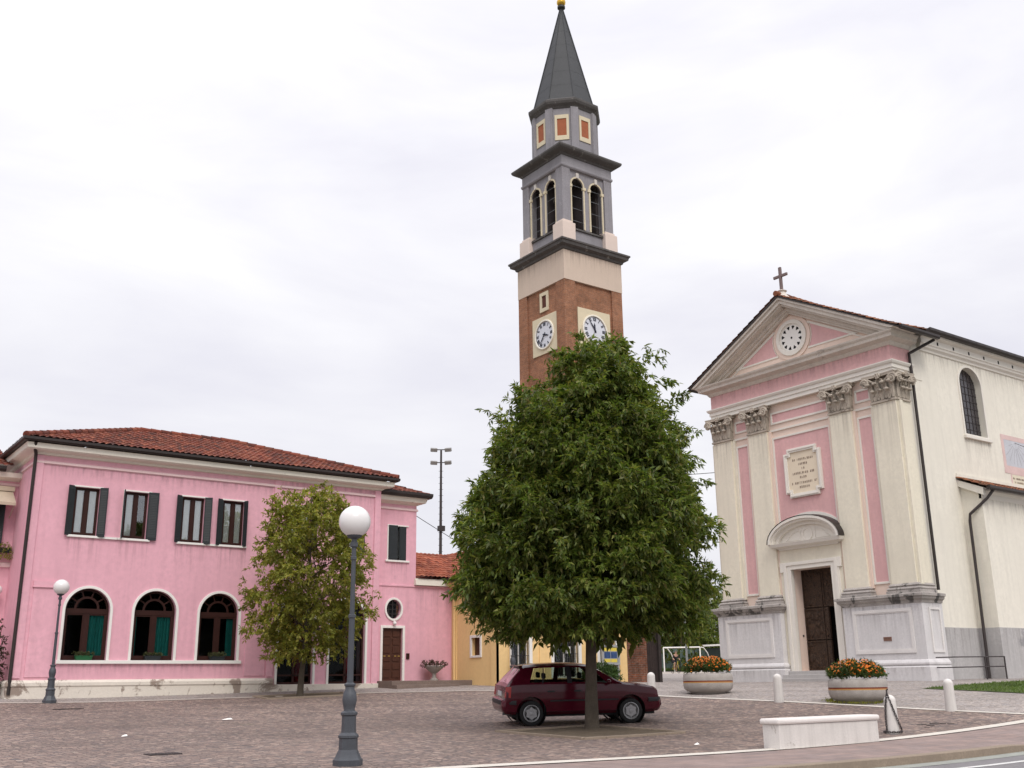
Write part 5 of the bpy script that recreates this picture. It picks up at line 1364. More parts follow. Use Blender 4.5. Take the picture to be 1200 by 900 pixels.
    fl = MB(); po = seg(1.77, 1.01); V = [(XD - .42, p[0], p[1]) for p in po] + [(XW, p[0], p[1] + .03) for p in po]; f = fl; fl.add(V, [(i, i + 1, n + i + 1, n + i) for i in range(n - 1)]); fl.build('lead_flashing', m_gutter, H_)
    # bronze door leaves
    mz, N, L, b = newmat('dark_relief_bronze')
    t = N.new('ShaderNodeTexCoord'); v = N.new('ShaderNodeTexVoronoi'); v.inputs['Scale'].default_value = 9.0; L.new(t.outputs['Object'], v.inputs['Vector'])
    n1 = noise(N, L, t.outputs['Object'], 11.0, 6, .7, 1.5)
    L.new(ramp(N, L, n1, [(.35, (.018, .010, .007)), (.55, (.062, .034, .020)), (.72, (.15, .085, .045))]), b.inputs['Base Color']); b.inputs['Metallic'].default_value = .35; b.inputs['Roughness'].default_value = .5
    bp = N.new('ShaderNodeBump'); bp.inputs['Strength'].default_value = 1.0; bp.inputs['Distance'].default_value = .05; L.new(n1, bp.inputs['Height']); L.new(bp.outputs['Normal'], b.inputs['Normal'])
    XL = XW + .46; r = random.Random(5)
    def leafpanel(a, b, z0, z1):
        f = MB(); f.box(XL, XL + .06, a, b, z0, z1); f.ring(rect(a + .02, b - .02, z0 + .02, z1 - .02), rect(a + .07, b - .07, z0 + .07, z1 - .07), 'x', XL - .03, XL + .01)
        # relief figures
        for k in range(14):
            u = r.uniform(a + .14, b - .14); z = r.uniform(z0 + .12, z1 - .12)
            f.ball((XL, u, z), r.uniform(.05, .11), .5, 1, r.uniform(1, 1.9), 8, 6)
        return f
    D = None
    for (a, b, z0, z1) in ((yc - .97, yc, 4.30, 5.80), (yc, yc + .97, 4.30, 5.80), (yc, yc + .97, 3.05, 4.28), (yc - .24, yc, 3.05, 4.28), (yc, yc + .97, 1.88, 3.03), (yc - .24, yc, 1.88, 3.03)):
        o = leafpanel(a + .005, b - .005, z0, z1).build('door' if D is None else 'door_panel', mz, T if D is None else D, smooth=40)
        D = D or o
    f = MB(); f.box(XL + .5, XL + .52, yc - 1.2, yc + .2, 1.8, 4.5); f.build('dark_opening', m_dark, D)
    f = MB(); f.box(XL + .02, XL + .5, yc - .95, yc - .90, 1.9, 4.26); f.build('open_wicket', mz, D)
    f = MB(); f.prism([(yc + .97 + .05*math.cos(t_), 3.22 + .0) for t_ in (0,)] * 0 or rect(34.38, 34.46, 3.18, 3.26), 'y', yc + .955, yc + .99); f.build('bell_push', m_darksteel, D)
    st = MB()
    st.box(33.28, 34.4, yc - 1.46, yc + 1.46, 1.2, 1.60); st.box(33.56, 34.5, yc - 1.45, yc + 1.45, 1.2, 1.74); st.box(33.84, 34.9, yc - 1.44, yc + 1.44, 1.2, 1.875)
    st.build('door_step', M('worn_grey_stone', (.44, .42, .41), .85, .16, 2, .3, 25), T, bevel=.015)
    for x0 in (38.5, 46.5): streak(T, (x0, 21.967), (x0 + 1.85, 21.967), 10.74, 9.4)
    streak(T, (35.2, 21.968), (58, 21.968), 13.95, 12.9); streak(T, (37.8, 21.147), (55, 21.147), 8.12, 6.9); streak(T, (35.2, 21.942), (37.6, 21.942), 3.3, 1.6); streak(T, (37.7, 21.128), (50, 21.128), 3.3, 1.5)
    for sgn in (1, -1):
        a, b = sorted((yc + sgn*1.52, yc + sgn*4.82)); streak(T, (XF - .003, b), (XF - .003, a), 4.12, 2.6); streak(T, (XF - .113, b), (XF - .113, a), 1.93, 1.45)
    streak(T, (34.0, yc - 4.843), (34.95, yc - 4.843), 4.12, 2.7)
    for o0, o1 in pil: streak(T, (XP - .003, yc + o1), (XP - .003, yc + o0), 11.6, 9.6)
    streak(T, (XP + .007, yc + 4.6), (XP + .007, yc - 4.6), 13.8, 13.25)
    # cross on the gable
    f = MB(); f.lathe([(.34, 16.95), (.30, 17.12), (.20, 17.22), (.16, 17.34), (.22, 17.40), (.10, 17.46)], (33.75, yc, 0), 14); Cr = f.build('cross_foot', m_cor, T, smooth=40)
    f = MB(); f.box(33.70, 33.80, yc - .062, yc + .062, 17.42, 18.50); f.box(33.705, 33.795, yc - .36, yc + .36, 18.04, 18.16); f.build('cross', M('dark_mauve_stone', (.20, .15, .145), .8, .2, 3, .2), T, bevel=.015)
    return T
church()
# ------------------------------------------------------------------ foliage
def leaves(name, mat, parent, pos, out_dir, r, n_leaf, twig=.34, L=.12, Wd=.042, droop=.5, wig=.5):
    """sprays of pointed leaves: pos (N,3) and outward directions (N,3), all local to parent"""
    N_ = len(pos)
    d = out_dir + r.normal(0, wig, (N_, 3)); d[:, 2] -= droop * .4; d /= np.linalg.norm(d, axis=1)[:, None]
    tl = twig * r.uniform(.6, 1.25, N_)
    t = r.uniform(.0, 1.0, (N_, n_leaf))
    base = pos[:, None, :] + d[:, None, :] * (t * tl[:, None])[..., None]
    base[..., 2] -= (t ** 2) * tl[:, None] * .18
    ax = d[:, None, :] * .75 + r.normal(0, .62, (N_, n_leaf, 3)); ax[..., 2] -= droop
    ax /= np.linalg.norm(ax, axis=2)[..., None]
    up = r.normal(0, .45, (N_, n_leaf, 3)); up[..., 2] += 1.0
    sd_ = np.cross(ax, up); sd_ /= (np.linalg.norm(sd_, axis=2)[..., None] + 1e-9)
    nr_ = np.cross(sd_, ax)
    ln = (L * r.uniform(.65, 1.25, (N_, n_leaf)))[..., None]; wd = (Wd * r.uniform(.75, 1.2, (N_, n_leaf)))[..., None]
    a = base; m1 = base + ax * ln * .45
    l_ = m1 + sd_ * wd * .5 + nr_ * wd * .18; r2 = m1 - sd_ * wd * .5 + nr_ * wd * .18
    tip = base + ax * ln - nr_ * ln * .08
    V = np.stack([a, r2, tip, l_], axis=2).reshape(-1, 3)
    nq = N_ * n_leaf
    me = bpy.data.meshes.new(name)
    me.vertices.add(len(V)); me.vertices.foreach_set('co', V.astype(np.float32).ravel())
    me.loops.add(nq * 4); me.polygons.add(nq)
    me.loops.foreach_set('vertex_index', np.arange(nq * 4, dtype=np.int32))
    me.polygons.foreach_set('loop_start', np.arange(0, nq * 4, 4, dtype=np.int32))
    me.update(calc_edges=True); me.validate()
    me.materials.append(mat)
    o = bpy.data.objects.new(name, me); COL.objects.link(o); o.parent = parent
    return o
def crown_points(r, n, prof, lump=.16, inner=.35, kx=1.0, ky=1.0, seed=0.0, nl=5, gap=0.0):
    """prof rows: height, radius. Points in a lumpy crown, denser to the skin"""
    H_ = np.array([p[0] for p in prof]); RR = np.array([p[1] for p in prof])
    hh = np.linspace(H_[0], H_[-1], 400); rr = np.interp(hh, H_, RR); cdf = np.cumsum(rr ** 1.3); cdf /= cdf[-1]
    z = np.interp(r.uniform(0, 1, n), cdf, hh); a = r.uniform(-math.pi, math.pi, n)
    k = 1 + lump * (np.sin(a*nl + z*1.7 + seed) * .5 + np.sin(a*3 - z*2.6 + seed*2) * .5 + np.sin(a*9 + z*4.3 + seed*3) * .35)
    f = inner + (1 - inner) * np.sqrt(r.uniform(0, 1, n))
    rad = np.interp(z, H_, RR) * k * f
    P_ = np.c_[rad*np.cos(a)*kx, rad*np.sin(a)*ky, z]
    D_ = np.c_[np.cos(a), np.sin(a), (z - (H_[0] + .38*(H_[-1] - H_[0]))) / (H_[-1] - H_[0]) * 1.1]
    if gap > 0:
        c = np.sin(P_[:, 0]*2.9 + seed) * np.sin(P_[:, 1]*2.7 + seed*1.3) * np.sin(P_[:, 2]*2.5 + seed*.7)
        ok = c < gap; P_, D_ = P_[ok], D_[ok]
    return P_, D_
def clumps(r, prof, step=.55, spacing=.95, sub=.62, n_per=90, irr=.18, off=lambda z: (0, 0), seed=0.0, z0=None):
    """boughs: flattened clumps of sprays set over the crown's surface, with hollows between them"""
    H_ = [p[0] for p in prof]; RR = [p[1] for p in prof]; Pn = []; Dn = []; z = (z0 or H_[0]) + .25; k = seed
    while z < H_[-1] - .1:
        R1 = float(np.interp(z, H_, RR)); n = max(1, int(2*math.pi*R1*.8/spacing))
        for i in range(n):
            k += 1; a = 2*math.pi*(i + .5*(int(z/step) % 2) + r.normal(0, .16))/n
            q = max(.15, R1 - sub*.62)*(1 + float(np.clip(r.normal(0, irr), -.9, .42))*.5) + (r.random() < .16)*.22
            s_ = sub*r.uniform(.72, 1.22)*min(1, .45 + R1/2.2); c = np.array([q*math.cos(a), q*math.sin(a), z + r.normal(0, .12)]); ox, oy = off(z); c[0] += ox; c[1] += oy
            m = int(n_per*(s_/sub)**2); v = r.normal(0, 1, (m, 3)); v /= np.linalg.norm(v, axis=1)[:, None]; v *= (r.uniform(.25, 1, m)**.5)[:, None]
            out_ = np.array([math.cos(a), math.sin(a), 0.0])
            p = v*np.array([s_, s_, s_*.62]); p += out_[None, :]*0; p[:, 2] -= .30*(p @ out_)
            Pn.append(c + p); d = v*.8 + out_*.55; d[:, 2] += .1; Dn.append(d)
        z += step*(.85 + .3*r.random())
    return np.concatenate(Pn), np.concatenate(Dn)
def skeleton(mb, r, base_r, h_trunk, h_top, prof, n=26, lean=(0, 0)):
    pts = [(0, 0, -.15), (.0, 0, .06), (lean[0]*.3, lean[1]*.3, h_trunk*.5), (lean[0], lean[1], h_trunk), (lean[0]*1.4 + .05, lean[1] + .04, (h_trunk + h_top)/2), (lean[0] + .02, lean[1], h_top)]
    mb.tube(pts, [base_r*1.7, base_r*1.15, base_r*.92, base_r*.84, base_r*.45, .02], 12)
    for i in range(n):
        z0 = h_trunk + (h_top*.88 - h_trunk) * (i + r.random()*.7)/n
        a = i*2.4 + r.random(); R1 = np.interp(z0 + .5, [p[0] for p in prof], [p[1] for p in prof])*(.62 + .3*r.random())
        k = base_r*.34*(1 - .6*i/n); rise = .25 + .55*i/n
        p0 = Vector((lean[0], lean[1], z0)); p1 = Vector((math.cos(a)*R1*.5 + lean[0], math.sin(a)*R1*.5 + lean[1], z0 + R1*rise*.6)); p2 = Vector((math.cos(a + .15)*R1, math.sin(a + .15)*R1, z0 + R1*rise*.9))
        mb.tube([p0, p1, p2], [k, k*.6, k*.15], 6)
        for q in (-.5, .6):
            e_ = p1 + Vector((math.cos(a + q)*R1*.4, math.sin(a + q)*R1*.4, R1*.22)); mb.tube([p1, (p1 + e_)/2 + Vector((0, 0, .05)), e_], [k*.5, k*.35, k*.1], 5)
m_bark = M('grey_brown_bark', (.105, .085, .065), .95, .35, 3.0, .9, 22, streak=.5)
m_leafA = leaf_mat('deep_green_leaves', [(.058, .092, .020), (.100, .152, .030), (.135, .185, .038), (.175, .215, .048), (.24, .245, .065), (.074, .115, .024), (.20, .17, .055)], .42, .42)
m_leafB = leaf_mat('olive_green_leaves', [(.16, .185, .032), (.24, .255, .045), (.31, .30, .06), (.20, .225, .04), (.38, .30, .07), (.13, .16, .034)], .42)

def big_tree():
    x, y = 16.25, 19.2; zb = g(x, y)
    T = thing('leafy_tree', 'large dense dark green pyramidal street tree in front of the maroon car', 'tree', (x, y, zb))
    r = np.random.default_rng(5); rp = random.Random(5)
    prof = [(2.15, 1.0), (2.3, 1.9), (2.6, 2.40), (3.0, 2.55), (3.4, 2.60), (4.0, 2.58), (5.0, 2.36), (5.9, 2.22), (6.5, 2.02), (7.1, 1.80), (7.8, 1.46), (8.3, 1.0), (8.7, .58), (9.0, .32), (9.15, .08)]
    mb = MB(); skeleton(mb, rp, .150, 1.75, 8.6, prof, 30, (.06, .02)); mb.build('trunk', m_bark, T, smooth=60, local=True)
    ofs = lambda z: ((.30*max(0, (z - 5.5)/3.6) + .35*max(0, (z - 8)/1.2))*.8, -(.30*max(0, (z - 5.5)/3.6) + .35*max(0, (z - 8)/1.2))*.58)
    P_, D_ = clumps(r, prof, .52, 1.04, .58, 76, .32, ofs)
    Ps = []; Ds = []
    for k in range(85):
        z = 2.5 + 6.0*rp.random()**1.15; a = rp.uniform(0, 6.283); R1 = float(np.interp(z, [p[0] for p in prof], [p[1] for p in prof])); ox, oy = ofs(z)
        L1 = rp.uniform(.25, .62); el = rp.uniform(.05, .7)
        for j in range(10):
            q = R1*.88 + L1*j/9*1.5; Ps.append((ox + q*math.cos(a) + rp.gauss(0, .07), oy + q*math.sin(a) + rp.gauss(0, .07), z + L1*1.4*el*j/9 + rp.gauss(0, .07))); Ds.append((math.cos(a), math.sin(a), el))
    P_ = np.r_[P_, np.array(Ps)]; D_ = np.r_[D_, np.array(Ds)]
    Pc, Dc = crown_points(r, 1250, [(h + .1, q*.70) for h, q in prof], .1, .2, seed=1.3); Pc[:, 0] += .5*np.clip((Pc[:, 2] - 5.5)/3.6, 0, 1); Pc[:, 1] -= .36*np.clip((Pc[:, 2] - 5.5)/3.6, 0, 1)
    leaves('inner_crown', m_leafA, T, Pc, Dc, r, 11, .45, .30, .13, .3)
    leaves('crown', m_leafA, T, P_, D_, r, 15, .30, .165, .056, .50)
    # a few tall leading shoots
    for (dx, dy, z0, h) in ((1.25, -.85, 8.55, .95), (.35, .2, 8.9, .7), (-.7, .4, 8.4, .7), (1.45, -.95, 7.9, .75), (-1.45, .9, 7.5, .6), (1.75, -1.2, 7.0, .5), (-.1, -.3, 8.9, .5), (-1.75, 1.15, 5.9, .5)):
        q = []; qd = []
        for k in range(9): q.append((dx + rp.gauss(0, .10), dy + rp.gauss(0, .10), z0 + h*(k/8 - .35))); qd.append((rp.gauss(0, .5), rp.gauss(0, .5), .9))
        leaves('crown_shoot', m_leafA, T, np.array(q), np.array(qd), r, 10, .26, .17, .048, .35)
big_tree()
def small_tree():
    x, y = 15.65, 33.55; zb = g(x, y)
    T = thing('leafy_tree', 'smaller olive green tree growing in front of the pink building', 'tree', (x, y, zb))
    r = np.random.default_rng(9); rp = random.Random(9)
    prof = [(1.25, .7), (1.5, 1.2), (2.0, 1.55), (2.7, 1.85), (3.5, 2.0), (4.6, 1.85), (5.5, 1.55), (6.2, 1.30), (6.7, 1.05), (7.0, .65), (7.2, .2)]
    mb = MB(); skeleton(mb, rp, .10, 1.5, 6.9, prof, 30, (.08, -.05)); mb.build('trunk', m_bark, T, smooth=60, local=True)
    P_, D_ = clumps(r, prof, .62, 1.30, .50, 40, .55); Pq, Dq = crown_points(r, 520, [(h, q*.7) for h, q in prof], .2, .2, seed=.4); P_ = np.r_[P_, Pq]; D_ = np.r_[D_, Dq]; P_[:, 1] *= .9
    P2, D2 = crown_points(r, 420, [(h, q) for h, q in prof], .20, .82, seed=2.2, nl=5, gap=.18, ky=.86)
    P_ = np.r_[P_, P2]; D_ = np.r_[D_, D2]; P_[:, 0] += .12; P_[:, 1] -= .10
    leaves('crown', m_leafB, T, P_, D_, r, 13, .28, .14, .062, .35)
small_tree()
def far_trees():
    for i, (R, px, h, w, lab) in enumerate(((104, 800, 7.6, 3.6, 'dark distant tree behind the green sports fence, left of the others'), (108, 829, 8.6, 4.2, 'tall dark distant tree nearest the church corner'), (112, 845, 7.2, 4.0, 'distant dark tree partly hidden by the church'), (110, 770, 8.0, 4.4, 'distant dark tree behind the brick outbuilding'))):
        d = RIGHT*((px - 600)/1217.17) + DOWN*((790 - 450)/1217.17) + FWD; k = R/math.hypot(d.x, d.y); x, y = d.x*k, d.y*k
        T = thing('distant_tree', lab, 'tree', (x, y, g(x, y)), group='trees beyond the sports field')
        r = np.random.default_rng(30 + i); rp = random.Random(i)
        prof = [(.8, w*.5), (1.8, w*.9), (3.2, w), (5.0, w*.9), (h*.8, w*.62), (h, .2)]
        mb = MB(); skeleton(mb, rp, .22, 1.2, h*.9, prof, 10); mb.build('trunk', m_bark, T, smooth=60, local=True)
        P_, D_ = crown_points(r, 900, prof, .22, .3, seed=i*1.7)
        leaves('crown', m_leafA, T, P_, D_, r, 11, .7, .34, .15, .4)
far_trees()

def tree_bed(name, x0, x1, y0, y1, lab, w=.10):
    """soil square with a flush worn stone edging"""
    mb = MB(); n = 8
    xs = lin(x0, x1, n); ys = lin(y0, y1, n)
    for a in xs:
        for b in ys: mb.v.append((a, b, g(a, b) + .012 + .012*math.sin(a*7)*math.sin(b*6)))
    mb.f = [(i*(n+1) + j, (i+1)*(n+1) + j, (i+1)*(n+1) + j + 1, i*(n+1) + j + 1) for i in range(n) for j in range(n)]
    tag(mb.build('tree_bed_soil', m_soil, None, recalc=False, smooth=60), kind='structure')
    e = MB()
    for (a, b) in (((x0, y0), (x1, y0)), ((x1, y0), (x1, y1)), ((x1, y1), (x0, y1)), ((x0, y1), (x0, y0))):
        L_ = math.hypot(b[0] - a[0], b[1] - a[1]); k = max(1, int(L_/.5))
        for i in range(k):
            p = Vector(a) + (Vector(b) - Vector(a))*(i/k); q = Vector(a) + (Vector(b) - Vector(a))*((i + .985)/k)
            d = (q - p).normalized(); nn = Vector((-d.y, d.x))*w/2; j = .006*math.sin(i*3.1)
            e.prism([tuple(p + nn), tuple(p - nn), tuple(q - nn), tuple(q + nn)], 'z', 0, 1)
            for t in range(8):
                s_ = len(e.v) - 8 + t; x, y, z = e.v[s_]; e.v[s_] = (x, y, g(x, y) + (.045 + j if z > .5 else -.1))
    tag(e.build(name, m_kerb, None, bevel=.01), lab, 'tree bed edging')
    return
tree_bed('tree_bed_edging', 13.95, 16.75, 16.75, 19.75, 'low worn stone edging round the soil square of the large tree')
tree_bed('tree_bed_edging', 14.2, 17.4, 32.75, 34.0, 'low worn stone edging round the foot of the olive green tree')

# ------------------------------------------------------------------ street lamps
m_globe = M('opal_globe', (.72, .70, .69), .22, .02, 2, 0, spec=.5)
def make_lamp():
    T = thing('street_lamp', 'tall grey iron street lamp with white globe in the foreground', 'street lamp', (0, 0, 0), group='globe street lamps round the piazza')
    b = MB()
    b.lathe([(.21, -.3), (.21, .075), (.185, .10), (.16, .16), (.13, .22)], (0, 0, 0), 8, math.pi/8)
    b.lathe([(.135, .20), (.13, .36), (.145, .37), (.145, .40), (.105, .44), (.10, .66), (.12, .68), (.12, .71), (.09, .73)], (0, 0, 0), 8, math.pi/8)
    b.build('base', m_iron, T, smooth=30)
    s = MB(); s.lathe([(.085, .72), (.078, .75), (.09, .80), (.105, .88), (.092, .98), (.068, 1.02), (.066, 1.06), (.082, 1.08), (.082, 1.10), (.046, 1.12), (.042, 2.02), (.054, 2.03), (.054, 2.07), (.036, 2.08), (.032, 2.86), (.044, 2.87), (.044, 2.91), (.034, 2.92), (.034, 3.05), (.058, 3.06), (.058, 3.12), (.042, 3.13), (.042, 3.17), (.10, 3.20), (.125, 3.245), (.11, 3.25)], (0, 0, 0), 18)
    s.build('pole', m_iron, T, smooth=30)
    gl = MB(); n = 24; gl.ball((0, 0, 3.435), .236, seg=28, rings=18); gl.build('globe', m_globe, T, smooth=80)
    return T
lamp0 = make_lamp()
for i, (x, y, lab) in enumerate(((7.26, 13.91, None), (7.99, 34.62, 'grey street lamp with small white globe before the pink wall'), (24.1, 33.0, 'grey street lamp half hidden by the big tree at the yellow corner'))):
    o = lamp0 if i == 0 else copy_tree(lamp0)
    o.location = (x, y, g(x, y)); o.rotation_euler = (0, 0, i*.4)
    if lab: o['label'] = lab

# ------------------------------------------------------------------ bollards, planters, bench
def make_bollard():
    b = MB(); R0, R1 = .134, .120
    pr = [(R0, -.2), (R0, .0), (R1, .645)] + [(R1*math.cos(t), .645 + R1*math.sin(t)) for t in np.linspace(.1, math.pi/2 - .01, 8)]
    pr[-1] = (0.0, .645 + R1)
    b.lathe(pr, (0, 0, 0), 22)
    o = b.build('bollard', m_stonew, None, smooth=50); return o
bol0 = make_bollard()
BOLS = [(19.43, 13.48, 'white stone bollard wrapped by a rusty chain beside the bench'), (24.56, 15.32, 'white stone bollard at the lawn end of the border, right of the chained one'), (23.92, 20.15, 'white stone bollard between the two flower planters'), (23.18, 24.49, 'white stone bollard just beyond the bonnet of the car')]
for i, (x, y, lab) in enumerate(BOLS):
    o = bol0 if i == 0 else bol0.copy()
    if i: COL.objects.link(o)
    o.location = (x, y, g(x, y) - .2); tag(o, lab, 'bollard', 'white stone bollards')
def chain():
    x, y = BOLS[0][0], BOLS[0][1]; z = g(x, y); right = Vector((.81, -.59, 0)); tow = Vector((-.59, -.81, 0))
    P = []
    c = Vector((x, y, z))
    for k in range(28):
        a = k/28*2*math.pi; P.append(c + right*.18*math.cos(a) + tow*.16*math.sin(a) + Vector((0, 0, .04)))
    Q = [c + right*.175 + tow*.04 + Vector((0, 0, .07))]
    e = c - right*.075 + tow*.085 + Vector((0, 0, .80))
    for k in range(1, 15): t = k/14; Q.append(Q[0].lerp(e, t) + tow*.085*math.sin(t*math.pi) - Vector((0, 0, .10*math.sin(t*math.pi))) )
    S = [e.lerp(c - right*.135 + tow*.05 + Vector((0, 0, .05)), k/14) - right*.03*math.sin(k/14*math.pi) for k in range(15)]
    mb = MB()
    def links(path, step=.045):
        d = [0]
        for a, b in zip(path[:-1], path[1:]): d.append(d[-1] + (b - a).length)
        n = int(d[-1]/step)
        for i in range(n):
            s_ = (i + .5)*d[-1]/n; k = max(j for j in range(len(d)) if d[j] <= s_); k = min(k, len(path) - 2)
            t = (s_ - d[k])/max(1e-6, d[k+1] - d[k]); p = path[k].lerp(path[k+1], t); ax = (path[k+1] - path[k]).normalized()
            u = ax.cross(Vector((0, 0, 1)) if abs(ax.z) < .9 else Vector((1, 0, 0))).normalized(); w = ax.cross(u)
            sd_ = u if i % 2 else w
            mb.tube([p + ax*.034*math.cos(q) + sd_*.017*math.sin(q) for q in np.linspace(0, 2*math.pi, 11)], .0075, 5, False)
    links(P + [P[0]]); links(Q); links(S)
    mb.tube([e, e + Vector((0, 0, .05)), e + right*.03 + Vector((0, 0, .08))], .016, 6)
    tag(mb.build('chain', m_darksteel, None, smooth=60), 'rusty dark chain looped over and around a white bollard', 'chain')
chain()
m_flow = leaf_mat('marigold_petals', [(.72, .17, .012), (.80, .24, .02), (.62, .10, .010), (.80, .33, .04)], .2)
m_fleaf = leaf_mat('marigold_leaves', [(.035, .06, .015), (.06, .10, .02), (.10, .13, .03)], .25)
def make_planter():
    T = thing('flower_planter', 'x', 'planter', (0, 0, 0), group='round concrete planters')
    b = MB(); R0 = .92
    b.lathe([(.60, -.1), (.66, .02), (.80, .06), (.89, .14), (.925, .26), (.925, .335)], (0, 0, 0), 40)
    b.lathe([(.925, .415), (.93, .50), (.915, .60), (.87, .655), (.80, .66), (.78, .60), (.0, .56)], (0, 0, 0), 40)
    b.build('bowl', m_conc, T, smooth=50)
    b = MB(); b.lathe([(.918, .333), (.921, .372)], (0, 0, 0), 40); b.build('stripe', m_band2, T, smooth=50)
    b = MB(); b.lathe([(.921, .372), (.918, .417)], (0, 0, 0), 40); b.build('stripe', m_band, T, smooth=50)
    b = MB(); b.lathe([(.79, .58), (.0, .62)], (0, 0, 0), 24); b.build('soil', m_soil, T)
    return T
pl0 = make_planter()
def marigolds(x, y, z, seed, lab, dens):
    T = thing('marigolds', lab, 'flowers', (x, y, z + .52), group='orange flowers in the planters')
    r = np.random.default_rng(seed); n = 900
    a = r.uniform(0, 6.283, n); q = np.sqrt(r.uniform(0, 1, n)); rad = .74*q
    top = .46*np.sqrt(np.clip(1 - (q*.93)**2.6, 0, 1))*(1 + .13*np.sin(a*5 + seed)) + .05
    P_ = np.c_[rad*np.cos(a), rad*np.sin(a), top*r.uniform(.25, 1, n)]
    leaves('foliage', m_fleaf, T, P_, np.c_[np.cos(a)*.5, np.sin(a)*.5, np.ones(n)], r, 9, .12, .075, .026, -.1)
    m = int(430*dens); a = r.uniform(0, 6.283, m); q = np.sqrt(r.uniform(0, 1, m)); rad = .76*q
    top = .46*np.sqrt(np.clip(1 - (q*.93)**2.6, 0, 1))*(1 + .13*np.sin(a*5 + seed)) + .09
    mb = MB()
    for i in range(m):
        z_ = float(top[i])*(1.0 if r.random() < .6 else r.uniform(.45, .95)); c = Vector((float(rad[i]*math.cos(a[i])), float(rad[i]*math.sin(a[i])), z_)); s_ = r.uniform(.022, .042)
        nn = Vector((c.x*.6, c.y*.6, .55)).normalized(); u = nn.cross(Vector((0.1, .9, .3))).normalized(); w = nn.cross(u)
        V = [tuple(c + nn*.02)]; k = 8
        for j in range(k): t = 2*math.pi*j/k; rr = s_*(1 if j % 2 else .78); V.append(tuple(c + u*rr*math.cos(t) + w*rr*math.sin(t) - nn*.006))
        mb.v = mb.v; b0 = len(mb.v); mb.v += [tuple(Vector(v)) for v in V]; mb.f += [(b0, b0 + 1 + j, b0 + 1 + (j + 1) % k) for j in range(k)]
    off = Vector(T.location); mb.v = [tuple(Vector(v) + off) for v in mb.v]
    mb.build('blossoms', m_flow, T, recalc=False)
for i, (x, y, lab, lab2, s) in enumerate(((25.27, 18.50, 'larger round concrete planter nearer the lawn, right of the church door', 'orange marigolds filling the planter right of the church door', 3), (25.38, 24.2, 'round concrete planter left of the church door near the car', 'orange marigolds filling the planter left of the church door', 8))):
    o = pl0 if i == 0 else copy_tree(pl0)
    o.location = (x, y, g(x, y)); o['label'] = lab; o.scale = (.85, .85, .90)
    marigolds(x, y, g(x, y), s, lab2, 1.0)
def weeds():
    r = np.random.default_rng(17)
    n = 420; a_ = r.uniform(0, 6.28, n); q_ = .70 + np.abs(r.normal(0, .12, n)); X = 25.27 + q_*np.cos(a_); Y = 18.50 + q_*np.sin(a_)
    P_ = np.array([(x, y, g(x, y)) for x, y in zip(X, Y)])
    T = thing('weed_tufts', 'thin yellowish weeds growing at the foot of the right planter', 'weeds', (25.0, 17.6, g(25, 17.6))); T['kind'] = 'stuff'
    P_ -= np.array(T.location)[None, :]
    o = leaves('weed_blades', m_leafB, T, P_, np.tile([0, 0, 1.0], (n, 1)), r, 4, .05, .06, .010, -.6)
weeds()
def bench():
    z = g(16.4, 12.9)
    T = thing('stone_bench', 'long white stone block bench on the edge of the paved piazza', 'bench', (16.45, 12.9, z))
    ang = -.012
    b = MB(); b.box(-1.40, 1.40, -.19, .19, -.2, .40); b.xf(Matrix.Translation((16.45, 12.9, z)) @ Matrix.Rotation(ang, 4, 'Z')); b.build('block', m_stonew, T, bevel=.012)
    b = MB(); b.box(-1.44, 1.44, -.225, .225, .402, .50); b.xf(Matrix.Translation((16.45, 12.9, z)) @ Matrix.Rotation(ang, 4, 'Z')); b.build('slab', M('pale_marble_slab', (.72, .68, .65), .6, .07, 2.5, .15, 35), T, bevel=.035)
bench()
